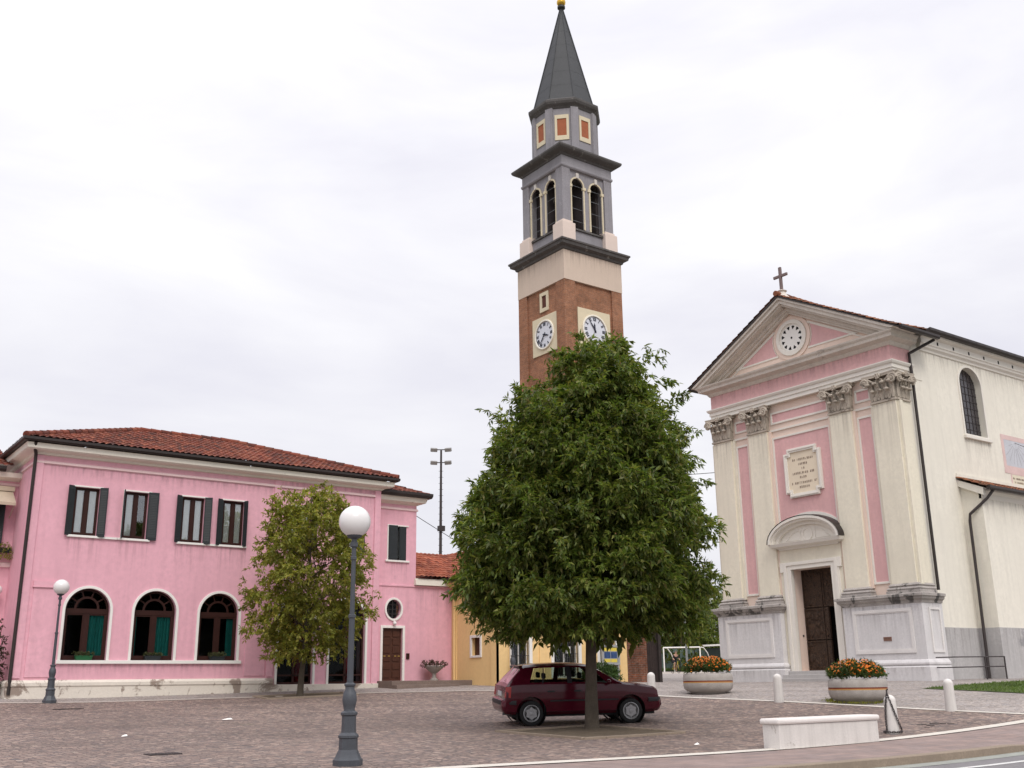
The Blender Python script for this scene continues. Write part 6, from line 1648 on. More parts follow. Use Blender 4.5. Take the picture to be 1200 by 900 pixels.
# ------------------------------------------------------------------ the car
def car():
    T = thing('parked_car', 'maroon five-door hatchback parked behind the trunk of the big tree', 'car', (0, 0, 0))
    mc, N, L, b = newmat('maroon_car_paint')
    b.inputs['Base Color'].default_value = (.055, .005, .012, 1); b.inputs['Roughness'].default_value = .2; b.inputs['Specular IOR Level'].default_value = .32
    b.inputs['Coat Weight'].default_value = .05; b.inputs['Coat Roughness'].default_value = .08
    t = N.new('ShaderNodeTexCoord'); n1 = noise(N, L, t.outputs['Object'], 3.0, 5, .6)
    L.new(ramp(N, L, n1, [(.3, (.062, .0045, .012)), (.7, (.078, .006, .016))]), b.inputs['Base Color'])
    L.new(ramp(N, L, noise(N, L, t.outputs['Object'], 2.2, 6, .7), [(.3, (.10,)*3), (.7, (.18,)*3)]), b.inputs['Roughness'])
    m_pl = M('black_bumper_plastic', (.028, .026, .030), .5, .15, 5, .1)
    m_in = M('dark_grey_seat_cloth', (.03, .03, .034), .9, .2, 5, .1)
    m_cg = glass_mat('car_glass', (.55, .62, .58), .06)
    m_red = M('red_lamp_lens', (.35, .012, .012), .2, .05, 5, 0, spec=.6); m_hl = M('clear_lamp_lens', (.45, .46, .48), .12, .05, 5, 0, spec=.8)
    m_hub = M('silver_wheel_trim', (.36, .36, .37), .4, .06, 5, 0, metal=.5)
    # stations: x, half width, bottom z, belt z, roof half width at rail, top z
    ST = [(0.00, .70, .40, .50, .62, .585), (.035, .775, .335, .56, .70, .625), (.075, .805, .30, .60, .70, .640), (.085, .812, .295, .70, .72, .76), (.10, .820, .29, .86, .72, .905), (.16, .830, .28, .925, .70, .965),
          (.30, .838, .27, .945, .645, 1.135), (.50, .843, .26, .955, .59, 1.345), (.60, .845, .255, .955, .575, 1.385), (.9, .847, .25, .955, .565, 1.412), (1.4, .848, .25, .95, .565, 1.425), (1.9, .848, .25, .945, .565, 1.415), (2.25, .848, .25, .94, .56, 1.375),
          (2.42, .847, .25, .935, .585, 1.285), (2.7, .846, .25, .93, .645, 1.115), (2.95, .844, .25, .925, .70, .985), (3.06, .842, .25, .905, .735, .945), (3.3, .834, .25, .875, .75, .92), (3.55, .824, .25, .845, .735, .888), (3.78, .805, .26, .81, .71, .845), (3.86, .793, .27, .755, .69, .795), (3.885, .785, .28, .64, .70, .685), (3.90, .775, .29, .585, .72, .625), (3.935, .74, .30, .545, .68, .60), (3.965, .62, .36, .49, .56, .545)]
    xs_ = [s[0] for s in ST]
    def par(x): return [float(np.interp(x, xs_, [s[k] for s in ST])) for k in range(1, 6)]
    def section(x, cab=False):
        w, zb, zbelt, wr, zt = par(x)
        zm = zb + (zbelt - zb)*.52
        P = [(0, zb), (w*.86, zb), (w*.965, zb + .07*min(1, (zbelt - zb)/.3)), (w, zm), (w*.993, zm + (zbelt - zm)*.55), (w*.965, zbelt)]
        if cab: P += [(w*.965 - .06, zbelt - .002), (w*.5, zbelt - .006), (0, zbelt - .006)]
        else:
            zs = zbelt + (zt - zbelt)*.86
            P += [(wr, zs + (zt - zbelt)*.04), (wr*.72, zt), (0, zt + .012)]
        return P
    XC0, XC1 = .30, 2.96
    XX = sorted(set([round(v, 4) for v in xs_] + lin(.1, 4.0, 90) + [XC0, XC1]))
    body = MB(); rows = []
    for x in XX:
        cab = XC0 - .001 <= x <= XC1 + .001
        variants = [cab] if abs(x - XC0) > 1e-4 and abs(x - XC1) > 1e-4 else ([False, True] if abs(x - XC0) < 1e-4 else [True, False])
        for vv in variants:
            if x == XX[0]: vv = False
            P0 = section(x, vv); P = []
            for i_ in range(len(P0) - 1):
                for j_ in range(5): P.append((P0[i_][0] + (P0[i_+1][0] - P0[i_][0])*j_/5, P0[i_][1] + (P0[i_+1][1] - P0[i_][1])*j_/5))
            P.append(P0[-1]); ring_ = P + [(-y, z) for y, z in P[-2:0:-1]]
            rows.append(len(body.v)); body.v += [(x, y, z) for y, z in ring_]
    n = len(ring_)
    for a, b2 in zip(rows[:-1], rows[1:]):
        for k in range(n): l = (k + 1) % n; body.f.append((a + k, a + l, b2 + l, b2 + k))
    body.f.append(tuple(rows[0] + k for k in range(n))); body.f.append(tuple(rows[-1] + k for k in reversed(range(n))))
    XR, XFr, RW = .705, 3.165, .292
    body_o = body.build('body', mc, T)
    cut = MB()
    for xw in (XR, XFr):
        for s_ in (1, -1):
            s0 = len(cut.v); cut.lathe([(.365, -.18), (.365, .30)], (0, 0, 0), 36); cut.xf(Matrix.Translation((xw, s_*.74, RW + .02)) @ Matrix.Rotation(-s_*math.pi/2, 4, 'X'), s0)
    cut_o = cut.build('wheel_well_cutter', m_pl, None); 
    cut_o.location = (0, 0, 0)
    for v_ in cut_o.data.vertices: pass
    # the cutter was centred by build(); bring its vertices back
    a = np.array(cut.v); basep = Vector((float(a[:, 0].mean()), float(a[:, 1].mean()), float(a[:, 2].min()))); cut_o.location = basep
    md = body_o.modifiers.new('wells', 'BOOLEAN'); md.operation = 'DIFFERENCE'; md.object = cut_o; md.solver = 'EXACT'
    bpy.context.view_layer.update()
    dg = bpy.context.evaluated_depsgraph_get(); me2 = bpy.data.meshes.new_from_object(body_o.evaluated_get(dg))
    body_o.modifiers.clear(); body_o.data = me2; bpy.data.objects.remove(cut_o, do_unlink=True)
    me2.polygons.foreach_set('use_smooth', [True]*len(me2.polygons)); me2.set_sharp_from_angle(angle=R_(32))
    if not me2.materials: me2.materials.append(mc)
    # dark wheel well liners
    for xw in (XR, XFr):
        for s_ in (1, -1):
            q = MB(); q.lathe([(.360, -.2), (.360, .14)], (0, 0, 0), 28); q.f = q.f[:-2]
            q.xf(Matrix.Translation((xw, s_*.68, RW + .02)) @ Matrix.Rotation(-s_*math.pi/2, 4, 'X')); q.box(xw - .33, xw + .33, s_*.50 - .01, s_*.50 + .01, .2, .6)
            q.build('wheel_well', m_black, body_o)
    und = MB(); und.box(.25, 3.8, -.66, .66, .2, .30); und.build('underbody', m_black, body_o)
    # greenhouse side surface in (x, s): s = 0 at the belt, 1 at the roof rail
    def G_(x, s, sg, off=0.0):
        w, zb, zbelt, wr, zt = par(x); zs = zbelt + (zt - zbelt)*.86 + (zt - zbelt)*.04
        y = w*.965 + (wr - w*.965)*s; y += .022*math.sin(math.pi*s)
        return (x, sg*(y + off), zbelt + (zs - zbelt)*s)
    def patch(mb, poly, sg, off, nsub=6):
        """polygon in (x, s) draped on the side; subdivided along its edges, fan filled by columns"""
        xs2 = [p[0] for p in poly]; lo, hi = min(xs2), max(xs2); cols = []
        for i in range(nsub + 1):
            x = lo + (hi - lo)*i/nsub; x = min(max(x, lo + 1e-4), hi - 1e-4); ss = []
            for p, q in zip(poly, poly[1:] + poly[:1]):
                if (p[0] - x)*(q[0] - x) < 0: ss.append(p[1] + (q[1] - p[1])*(x - p[0])/(q[0] - p[0]))
            if len(ss) >= 2: cols.append((x, min(ss), max(ss)))
        idx = []
        for x, s0, s1 in cols:
            r_ = []
            for j in range(5): r_.append(len(mb.v)); mb.v.append(G_(x, s0 + (s1 - s0)*j/4, sg, off))
            idx.append(r_)
        for a_, b_ in zip(idx[:-1], idx[1:]):
            for j in range(4): mb.f.append((a_[j], b_[j], b_[j + 1], a_[j + 1]))
    def wx(s, x0, x1): return x0 + (x1 - x0)*s
    # window outlines in (x, s)
    WIN = {'quarter': [(.66, .10), (.98, .08), (1.03, .93), (.80, .91)], 'rear': [(1.02, .08), (1.60, .07), (1.60, .95), (1.07, .93)], 'front': [(1.72, .07), (2.66, .06), (2.36, .80), (2.24, .90), (1.72, .95)]}
    for sg in (-1, 1):
        gm = MB()
        # painted pillars: C, divider, B, A, rail and belt strip
        patch(gm, [(.30, 0), (.66, 0), (.80, 1.0), (.30, 1.0)], sg, 0, 10)
        patch(gm, [(.65, .0), (2.96, .0), (2.96, .11), (.65, .11)], sg, 0, 14)
        patch(gm, [(.66, .91), (2.30, .90), (2.30, 1.0), (.66, 1.0)], sg, 0, 12)
        patch(gm, [(1.60, .0), (1.72, .0), (1.72, 1.0), (1.60, 1.0)], sg, 0, 3)
        patch(gm, [(2.24, .88), (2.36, .78), (2.66, .0), (2.96, .0), (2.96, 1.0), (2.24, 1.0)], sg, 0, 12)
        gm.build('window_pillars', mc, body_o, smooth=40, recalc=False)
        bk = MB(); patch(bk, [(.98, .05), (1.02, .05), (1.07, .95), (1.03, .95)], sg, .002, 3); patch(bk, [(1.60, .05), (1.72, .05), (1.72, .95), (1.60, .95)], sg, .003, 3); bk.build('window_trim', m_pl, body_o, recalc=False)
        for k, po in WIN.items():
            w_ = MB(); patch(w_, po, sg, -.004, 8); w_.build('side_window', m_cg, T, smooth=60, recalc=False)
    def across(x, s, k, off=0.0):
        w, zb, zbelt, wr, zt = par(x); zs = zbelt + (zt - zbelt)*.90
        P = [(wr, zs), (wr*.72, zt), (0, zt + .012), (-wr*.72, zt), (-wr, zs)]
        u = k*4; i = min(3, int(u)); f = u - i
        y = P[i][0] + (P[i + 1][0] - P[i][0])*f; z = P[i][1] + (P[i + 1][1] - P[i][1])*f
        return (x, y, z + off)
    def deck(name, x0, x1, mat, k0=0.0, k1=1.0, off=0.0, nx=8, parent=None):
        mb = MB(); ny = 12; ii = []
        for i in range(nx + 1):
            x = x0 + (x1 - x0)*i/nx; r_ = []
            for j in range(ny + 1): r_.append(len(mb.v)); mb.v.append(across(x, 0, k0 + (k1 - k0)*j/ny, off))
            ii.append(r_)
        for a_, b_ in zip(ii[:-1], ii[1:]):
            for j in range(ny): mb.f.append((a_[j], b_[j], b_[j + 1], a_[j + 1]))
        return mb.build(name, mat, parent or T, smooth=45, recalc=False)
    deck('roof', .50, 2.30, mc, nx=14)
    deck('tailgate_frame', .30, .52, mc, 0, .10, parent=body_o); deck('tailgate_frame', .30, .52, mc, .90, 1, parent=body_o)
    deck('rear_window', .17, .50, m_cg, .08, .92, .004)
    deck('windscreen', 2.30, 2.97, m_cg, .05, .95, .002)
    deck('windscreen_pillar', 2.28, 2.98, mc, 0, .07, .004, parent=body_o); deck('windscreen_pillar', 2.28, 2.98, mc, .93, 1, .004, parent=body_o)
    sp = MB(); sp.box(.44, .56, -.50, .50, 1.365, 1.385); sp.build('roof_spoiler', mc, T, bevel=.008)
    # seats
    for x, zt in ((1.05, .80), (1.95, .78)):
        for y in (-.34, .34):
            q = MB(); q.box(x, x + .12, y - .23, y + .23, .5, 1.02); q.box(x + .02, x + .10, y - .11, y + .11, 1.06, 1.20); q.build('seat', m_in, T, bevel=.03)
    q = MB(); q.box(2.62, 2.9, -.7, .7, .7, .935); q.build('dashboard', m_in, T, bevel=.03)
    q = MB(); q.tube([(2.56 + .04*math.sin(a), .34 + .18*math.cos(a), .95 + .17*math.sin(a)) for a in np.linspace(0, 2*math.pi, 21)], .014, 6, False); q.build('steering_wheel', m_in, T)
    # bumpers, side strip, seams, handles
    def skin(x, z, sg, off):
        w, zb, zbelt, wr, zt = par(x); P = section(x, True)[1:6]
        zs_ = [p[1] for p in P]; ys_ = [p[0] for p in P]
        return (x, sg*(float(np.interp(z, zs_, ys_)) + off), z)
    def band(name, x0, x1, z0, z1, mat, off=.012, parent=None, nn=10):
        for sg in (-1, 1):
            mb = MB()
            for i in range(nn + 1):
                x = x0 + (x1 - x0)*i/nn
                mb.v += [skin(x, z0, sg, .0), skin(x, z0, sg, off), skin(x, z1, sg, off), skin(x, z1, sg, .0)]
            for i in range(nn):
                for j in range(3): q_ = i*4 + j; mb.f.append((q_, q_ + 4, q_ + 5, q_ + 1))
            mb.f += [(0, 1, 2, 3), (nn*4, nn*4 + 3, nn*4 + 2, nn*4 + 1)]
            mb.build(name, mat, parent or T)
    band('side_strip', 1.16, 2.86, .555, .590, m_pl)
    for xs0 in (1.68, 2.80, 1.02): band('door_seam', xs0, xs0 + .012, .32, .92, m_black, .0015, body_o, 1)
    band('door_seam', 1.02, 2.80, .318, .326, m_black, .0015, body_o, 12)
    for xh in (1.10, 1.76): band('door_handle', xh, xh + .17, .775, .805, m_pl, .022, None, 3)
    for nm, S_ in (('rear_bumper', [(-.02, .52), (.03, .70), (.10, .80), (.34, .855)]), ('front_bumper', [(3.985, .50), (3.95, .68), (3.87, .79), (3.60, .84)])):
        mb = MB()
        path = [(x, y) for x, y in S_][::-1] + [(x, -y) for x, y in S_]
        for x, y in path:
            cxx = 1 if nm[0] == 'r' else -1
            mb.v += [(x + cxx*.02, y*.97, .495), (x, y, .50), (x - .012*cxx, y*1.008, .545), (x, y, .595), (x + cxx*.05, y*.95, .60)]
        k = len(path)
        for i in range(k - 1):
            for j in range(4): q_ = i*5 + j; mb.f.append((q_, q_ + 5, q_ + 6, q_ + 1))
        mb.build(nm, m_pl, T, smooth=50)
    for sg in (-1, 1):
        q = MB()
        for z0, z1 in ((.665, .915),):
            q.add([(.075, sg*.60, z0), (.065, sg*.80, z0), (.20, sg*.842, z0), (.075 + .035, sg*.60, z1), (.10, sg*.79, z1), (.22, sg*.838, z1)], [(0, 1, 4, 3), (1, 2, 5, 4)])
        q.build('tail_lamp', m_red, T)
        q = MB(); q.add([(3.89, sg*.42, .64), (3.892, sg*.70, .64), (3.80, sg*.80, .65), (3.83, sg*.42, .775), (3.81, sg*.68, .775), (3.70, sg*.785, .775)], [(0, 1, 4, 3), (1, 2, 5, 4)]); q.build('headlight', m_hl, T)
        q = MB(); q.ball((2.60, sg*.93, .985), .10, .55, 1.0, .62, 12, 8); q.tube([(2.64, sg*.82, .94), (2.62, sg*.90, .965)], .025, 6); q.build('door_mirror', mc, T, smooth=60)
    q = MB(); q.box(3.885, 3.91, -.42, .42, .645, .77); q.build('grille', m_pl, T, bevel=.01)
    q = MB(); q.box(.072, .084, -.26, .26, .68, .79); q.build('number_plate', M('white_plate', (.55, .55, .55), .5, .05, 3, 0), T)
    q = MB(); q.tube([(.20, .0, 1.02), (.33, -.35, 1.155)], .01, 5); q.tube([(3.0, .1, .955), (2.80, -.5, 1.03)], .01, 5); q.tube([(3.02, .5, .95), (2.85, -.02, 1.045)], .01, 5); q.build('wiper', m_pl, T)
    q = MB(); q.box(2.86, 3.06, -.68, .68, .945, .952); q.build('scuttle', m_pl, body_o)
    # wheels
    for xw in (XR, XFr):
        for sg in (-1, 1):
            Mx = Matrix.Translation((xw, sg*.735, RW)) @ Matrix.Rotation(-sg*math.pi/2, 4, 'X')
            t_ = MB(); t_.lathe([(.18, -.08), (.26, -.085), (.285, -.07), (.292, -.04), (.292, .04), (.285, .07), (.26, .085), (.205, .08), (.195, .06)], (0, 0, 0), 36); t_.xf(Mx)
            W_ = t_.build('wheel', m_black, T, smooth=40)
            h = MB(); h.lathe([(.198, .060), (.200, .082), (.186, .088), (.172, .078), (.168, .060)], (0, 0, 0), 36)
            star = []
            for k in range(12): a_ = 2*math.pi*k/12; rr = .150 if k % 2 else .118; star.append((rr*math.cos(a_), rr*math.sin(a_)))
            h.prism(star, 'z', .055, .080); h.lathe([(.055, .08), (.05, .09), (.0, .093)], (0, 0, 0), 16); h.xf(Mx); h.build('hubcap', m_hub, W_, smooth=30)
            h = MB(); h.lathe([(.17, .05), (.0, .052)], (0, 0, 0), 24); h.xf(Mx); h.build('rim_disc', m_pl, W_)
    ex = MB(); ex.tube([(.06, -.45, .27), (.4, -.45, .27)], .025, 8); ex.build('exhaust_pipe', m_steel, T)
    # place: near-side wheels touch the ground at the two measured points (right side of the car faces the camera)
    A_ = Vector((15.68, 20.74)); B_ = Vector((17.91, 19.66)); d = (B_ - A_).normalized(); left = Vector((-d.y, d.x))
    # near side is the right (-y) side
    ctr = A_ + left*.80
    org = ctr - d*XR
    T.location = (org.x, org.y, 0); ang = math.atan2(d.y, d.x)
    zr_, zf_ = g(A_.x, A_.y), g(B_.x, B_.y); zl_ = g(A_.x + left.x*1.5, A_.y + left.y*1.5)
    pitch = math.atan2(zf_ - zr_, 2.46); roll = math.atan2(zl_ - zr_, 1.5)
    T.rotation_euler = (roll, -pitch, ang)
    T.location.z = zr_ - math.sin(pitch)*XR + .75*math.sin(roll)*.98 + .002
car()
# ------------------------------------------------------------------ small things
def urn():
    x, y = 22.55, 36.15; z = 1.70
    T = thing('urn_planter', 'small grey stone pedestal urn with dry plant by the brown front door', 'urn', (x, y, z))
    b = MB(); b.lathe([(.17, 0), (.17, .04), (.10, .08), (.075, .18), (.09, .26), (.22, .36), (.36, .48), (.40, .54), (.38, .56), (.30, .50), (0, .46)], (x, y, z), 22); b.build('urn', m_conc, T, smooth=40)
    r = np.random.default_rng(4); n = 90; a = r.uniform(0, 6.28, n); q = np.sqrt(r.uniform(0, 1, n))*.42
    leaves('plant', leaf_mat('dry_plant_leaves', [(.09, .055, .04), (.05, .06, .03), (.20, .12, .11), (.06, .03, .03)], .2), T, np.c_[q*np.cos(a), q*np.sin(a), .52 + r.uniform(0, .14, n)], np.c_[np.cos(a), np.sin(a), np.full(n, .7)], r, 6, .18, .10, .04, .15)
urn()
def shrub(x, y, h, w, lab, seed, mat, name='shrub', kx=1.0, n=700):
    z = g(x, y); T = thing(name, lab, 'shrub', (x, y, z)); r = np.random.default_rng(seed); rp = random.Random(seed)
    prof = [(.05, w*.7), (h*.3, w), (h*.7, w*.85), (h, w*.15)]
    mb = MB()
    for k in range(7): a = k*2.4; mb.tube([(0, 0, -.1), (math.cos(a)*w*.3*kx, math.sin(a)*w*.3, h*.4), (math.cos(a)*w*.6*kx, math.sin(a)*w*.6, h*.8)], [.02, .014, .005], 5)
    mb.xf(Matrix.Translation((x, y, z))); mb.build('stems', m_bark, T)
    P_, D_ = crown_points(r, n, prof, .2, .2, kx=kx, seed=seed*.7); leaves('foliage', mat, T, P_, D_, r, 9, .16, .085, .045, .2)
m_leafC = leaf_mat('bush_leaves', [(.035, .075, .020), (.06, .11, .03), (.09, .14, .045)], .22)
shrub(28.3, 32.75, .70, .62, 'round green bush in front of the notice board on the yellow wall', 6, m_leafC, kx=1.25)
shrub(6.62, 36.9, 2.7, .42, 'tall straggly climbing shrub at the left corner of the pink building', 7, leaf_mat('reddish_shrub_leaves', [(.035, .045, .025), (.075, .055, .035), (.12, .06, .05), (.04, .06, .025)], .2), 'climbing_shrub', n=260)
shrub(6.2, 37.4, 1.5, .45, 'low dark shrub against the side wall of the pink building', 12, leaf_mat('dark_shrub_leaves', [(.02, .03, .015), (.05, .04, .03), (.08, .05, .04)], .2), 'shrub', n=200)
def window_boxes():
    labs = ['green trough with plants on the sill of the leftmost arched window', 'dark trough with plants on the sill of the middle arched window', 'dark trough with plants on the sill of the third arched window']
    for i, cx in enumerate((9.28, 11.50, 13.74)):
        T = thing('window_box', labs[i], 'window box', (cx, 36.30, 2.447), group='plant troughs on the arched windows')
        b = MB(); b.prism([(cx - .24, 2.448), (cx + .24, 2.448), (cx + .28, 2.60), (cx - .28, 2.60)], 'y', 36.24, 36.40); b.build('trough', M('green_plastic', (.015, .10, .035), .5, .1, 3, 0) if i == 0 else m_shutter, T, bevel=.008)
        r = np.random.default_rng(40 + i); n = 90
        P_ = np.c_[r.uniform(-.31, .31, n), r.uniform(-.08, .08, n), r.uniform(.12, .22, n)]
        leaves('plant', leaf_mat('sill_plant_leaves', [(.07, .09, .035), (.12, .12, .05), (.05, .07, .03)], .2) if i == 0 else bpy.data.materials['sill_plant_leaves'], T, P_, np.tile([0, 0, 1.0], (n, 1)), r, 6, .07, .06, .025, .15)
    T = thing('window_box', 'trailing plant box below the shuttered window of the far left wing', 'window box', (6.85, 38.45, 6.0))
    b = MB(); b.box(6.5, 7.15, 38.4, 38.6, 6.0, 6.16); b.build('trough', m_shutter, T)
    r = np.random.default_rng(50); n = 120; P_ = np.c_[r.uniform(-.34, .32, n), r.uniform(-.14, .08, n), r.uniform(-.22, .3, n)]
    leaves('plant', m_leafB, T, P_, np.tile([0, -.6, .3], (n, 1)), r, 6, .14, .07, .03, .5)
window_boxes()
def grate(px, py, w, l, lab):
    T_ = MB(); z = g(px, py)
    for k in range(9): x = px - l/2 + l*k/8.0; T_.box(x, x + l/16, py - w/2, py + w/2, z - .02, z + .012)
    T_.ring(rect(px - l/2 - .03, px + l/2 + .06, py - w/2 - .03, py + w/2 + .03), rect(px - l/2, px + l/2 + .03, py - w/2, py + w/2), 'z', z - .02, z + .014)
    tag(T_.build('drain_grate', m_darksteel, None), lab, 'drain grate')
grate(5.84, 17.56, .30, .42, 'small dark iron drain grate in the left foreground setts')
grate(7.89, 32.1, .35, .70, 'dark iron drain grate near the pink building')
def patch_(px, py, w, l, lab):
    mb = MB(); z = g(px, py); rp = random.Random(2)
    for k in range(16):
        x = px + rp.uniform(-l, l)/2; y = py + rp.uniform(-w, w)/2; r = rp.uniform(.05, .11); zz_ = g(x, y)
        mb.prism([(x + r*math.cos(a), y + r*math.sin(a)*.9) for a in (.3, 1.7, 3.3, 4.9)], 'z', zz_ - .03, zz_ + rp.uniform(.006, .02))
    tag(mb.build('loose_setts', M('dark_loose_setts', (.11, .09, .085), .85, .3, 6, .4), None, bevel=.008), lab, 'paving stones', kind='stuff')
patch_(21.5, 13.95, .5, 1.1, 'patch of loose sunken setts right of the chained bollard')
def litter():
    for i, (x, y, s, lab) in enumerate(((10.32, 26.31, .13, 'small white paper scrap lying on the setts in mid piazza'), (6.6, 22.2, .06, 'tiny white paper scrap on the setts at the left'), (14.6, 14.3, .05, 'tiny white paper scrap on the setts beside the bench'))):
        z = g(x, y); mb = MB(); mb.add([(x - s, y - s*.6, z + .012), (x + s*.9, y - s*.7, z + .02), (x + s, y + s*.6, z + .05), (x - s*.8, y + s*.7, z + .015), (x, y, z + .045)], [(0, 1, 4), (1, 2, 4), (2, 3, 4), (3, 0, 4)])
        tag(mb.build('paper_scrap', m_white, None), lab, 'litter')
litter()
def railing():
    T = thing('railing', 'low dark two-rail metal railing at the base of the church side wall', 'railing', (35.6, 20.9, 1.48))
    b = MB()
    for z in (2.24, 1.90): b.tube([(34.0, 21.55, z), (34.1, 20.9, z), (37.3, 20.9, z + .03), (37.4, 21.15, z + .03)], .022, 6)
    b.build('rail', m_darksteel, T, smooth=50)
    for x in (35.98, 37.28): p = MB(); p.box(x - .02, x + .02, 20.88, 20.92, 1.3, 2.27); p.build('post', m_darksteel, T)
railing()
def floodlights():
    d = RIGHT*((516.5 - 600)/1217.17) + DOWN*((600 - 450)/1217.17) + FWD; k = 70/math.hypot(d.x, d.y); x, y = d.x*k, d.y*k; z = g(x, y)
    T = thing('floodlight_mast', 'tall thin steel mast with four floodlights beyond the link roof', 'floodlight mast', (x, y, z))
    top = 17.05
    p = MB(); p.tube([(x, y, z - .3), (x, y, 9), (x, y, top - .1)], [.13, .11, .07], 10); p.build('mast', m_darksteel, T, smooth=50)
    r_ = RIGHT.xy.normalized(); r3 = Vector((r_.x, r_.y, 0)); f3 = Vector((-.6, -.8, 0)).normalized()
    for zz_, w in ((top - .05, .52), (top - .95, .55)):
        a = MB(); c = Vector((x, y, zz_)); a.tube([c - r3*w, c + r3*w], .035, 6); a.build('cross_arm', m_darksteel, T)
        for s_ in (-1, 1):
            h = MB(); q = c + r3*(s_*.48) + f3*.12; h.box(-.23, .23, -.10, .10, -.16, .09); h.xf(Matrix.Translation(q) @ Matrix.Rotation(math.atan2(r3.y, r3.x) - s_*.3, 4, 'Z') @ Matrix.Rotation(.5, 4, 'X')); h.build('floodlight', M('grey_lamp_housing', (.30, .29, .28), .5, .2, 3, 0) if 'grey_lamp_housing' not in bpy.data.materials else bpy.data.materials['grey_lamp_housing'], T, bevel=.02)
    st = MB()
    for k in range(26): q = Vector((x, y, 5 + k*.42)); st.tube([q - r3*.16, q + r3*.16], .012, 4)
    st.box(x - .2, x + .2, y - .25, y + .1, 11.4, 11.75); st.build('climbing_step', m_darksteel, T)
floodlights()
def cable(name, a, b, sag, lab, r=.012):
    a = Vector(a); b = Vector(b); mb = MB(); mb.tube([a.lerp(b, t) - Vector((0, 0, sag*4*t*(1 - t))) for t in [i/16 for i in range(17)]], r, 5)
    tag(mb.build(name, m_black, None), lab, 'cable')
cable('overhead_cable', (21.98, 37.0, 8.35), (30.0, 34.5, 3.9), .12, 'thin overhead cable sloping down from the pink stair bay to the yellow roof', .014)
cable('overhead_cable', (21.98, 40.0, 7.5), (50.0, 50.0, 8.3), .9, 'thin nearly level overhead cable behind the low link roof', .016)
cable('overhead_cable', (34.4, 31.1, 10.45), (36.0, 44.0, 12.6), .15, 'thin overhead cable running to the left corner of the church front', .015)

def at_px(px, R, py=790):
    d = RIGHT*((px - 600)/1217.17) + DOWN*((py - 450)/1217.17) + FWD; k = R/math.hypot(d.x, d.y); return d.x*k, d.y*k
def sports_field():
    a = Vector(at_px(745, 103)); b = Vector(at_px(905, 103)); u = (b - a).normalized(); L_ = (b - a).length
    T = thing('sports_fence', 'long pale green panel fence of the sports field beyond the brick outbuilding', 'fence', (a.x, a.y, g(a.x, a.y)))
    n = 9
    m_gf = M('pale_green_fence_sheet', (.20, .275, .255), .8, .12, 1.5, .1)
    for i in range(n):
        p = a + u*(L_*i/n); q = a + u*(L_*(i + .99)/n); z = g(p.x, p.y); nn = Vector((-u.y, u.x))*.02
        f = MB(); f.prism([tuple(p + nn), tuple(p - nn), tuple(q - nn), tuple(q + nn)], 'z', z + .05, z + 2.05); f.build('fence_panel', m_gf, T)
        f = MB(); f.tube([(p.x - .05, p.y - .05, z - .2), (p.x - .05, p.y - .05, z + 2.2)], .04, 6); f.build('fence_post', m_darksteel, T)
    x0, y0 = at_px(779, 98); x1, y1 = at_px(822, 98); z = g(x0, y0); back = Vector((.6, .8, 0))
    Gt = thing('goal_frame', 'white tubular goal frame standing before the green sports fence', 'goal', ((x0 + x1)/2, (y0 + y1)/2, z))
    f = MB(); f.tube([(x0, y0, z + 2.12), (x1, y1, z + 2.12)], .06, 8); f.build('crossbar', m_white, Gt)
    for (x, y) in ((x0, y0), (x1, y1)):
        f = MB(); f.tube([(x, y, z - .1), (x, y, z + 2.15)], .06, 8); f.build('upright', m_white, Gt)
        p = Vector((x, y, z + 2.12)); r3 = Vector((RIGHT.x, RIGHT.y, 0)).normalized()
        f = MB(); f.tube([p, p + r3*.35 + back*.1 - Vector((0, 0, .05)), p + r3*.75 + back*.5 - Vector((0, 0, .5)), p + r3*1.0 + back*.9 - Vector((0, 0, 1.1)), p + r3*1.05 + back*1.0 - Vector((0, 0, 2.1))], .045, 7); f.build('back_stay', m_white, Gt, smooth=50)
    x, y = at_px(806, 92); z = g(x, y); f = MB(); f.tube([(x, y, z - .3), (x, y, z + 4.4)], [.10, .08], 8); tag(f.build('utility_pole', m_steel, None, smooth=50), 'plain grey utility pole in front of the green sports fence', 'pole')
    x, y = at_px(866, 101); z = g(x, y)
    S_ = thing('shed', 'dark sports shed with pale flat roof edge beside the church corner', 'shed', (x, y, z))
    f = MB(); f.box(x - 2.6, x + 2.6, y - 1.4, y + 1.4, z - .2, z + 2.1); f.build('wall', M('dark_green_boards', (.03, .04, .035), .8, .2, 2, .2), S_)
    f = MB(); f.prism([(x - 2.9, z + 2.25), (x + 2.9, z + 2.5), (x + 2.9, z + 2.66), (x - 2.9, z + 2.40)], 'y', y - 1.7, y + 1.7); f.build('roof', m_white, S_)
    # tall grass strip under the fence
    r = np.random.default_rng(77); n = 500; t = r.uniform(0, 1, n); P_ = np.array([[a.x + u.x*L_*q + r.normal(0, .2) - .6*.8, a.y + u.y*L_*q + r.normal(0, .2) - .8*.8, 0] for q in t])
    T2 = thing('grass_verge', 'strip of grass along the foot of the sports fence', 'grass', (a.x, a.y, g(a.x, a.y))); T2['kind'] = 'stuff'
    P_[:, 2] = [g(p[0], p[1]) for p in P_]; P_ -= np.array(T2.location)[None, :]
    leaves('grass_blades', bpy.data.materials['grass_blades'], T2, P_, np.tile([0, 0, 1.0], (n, 1)), r, 6, .22, .28, .05, -.7)
sports_field()
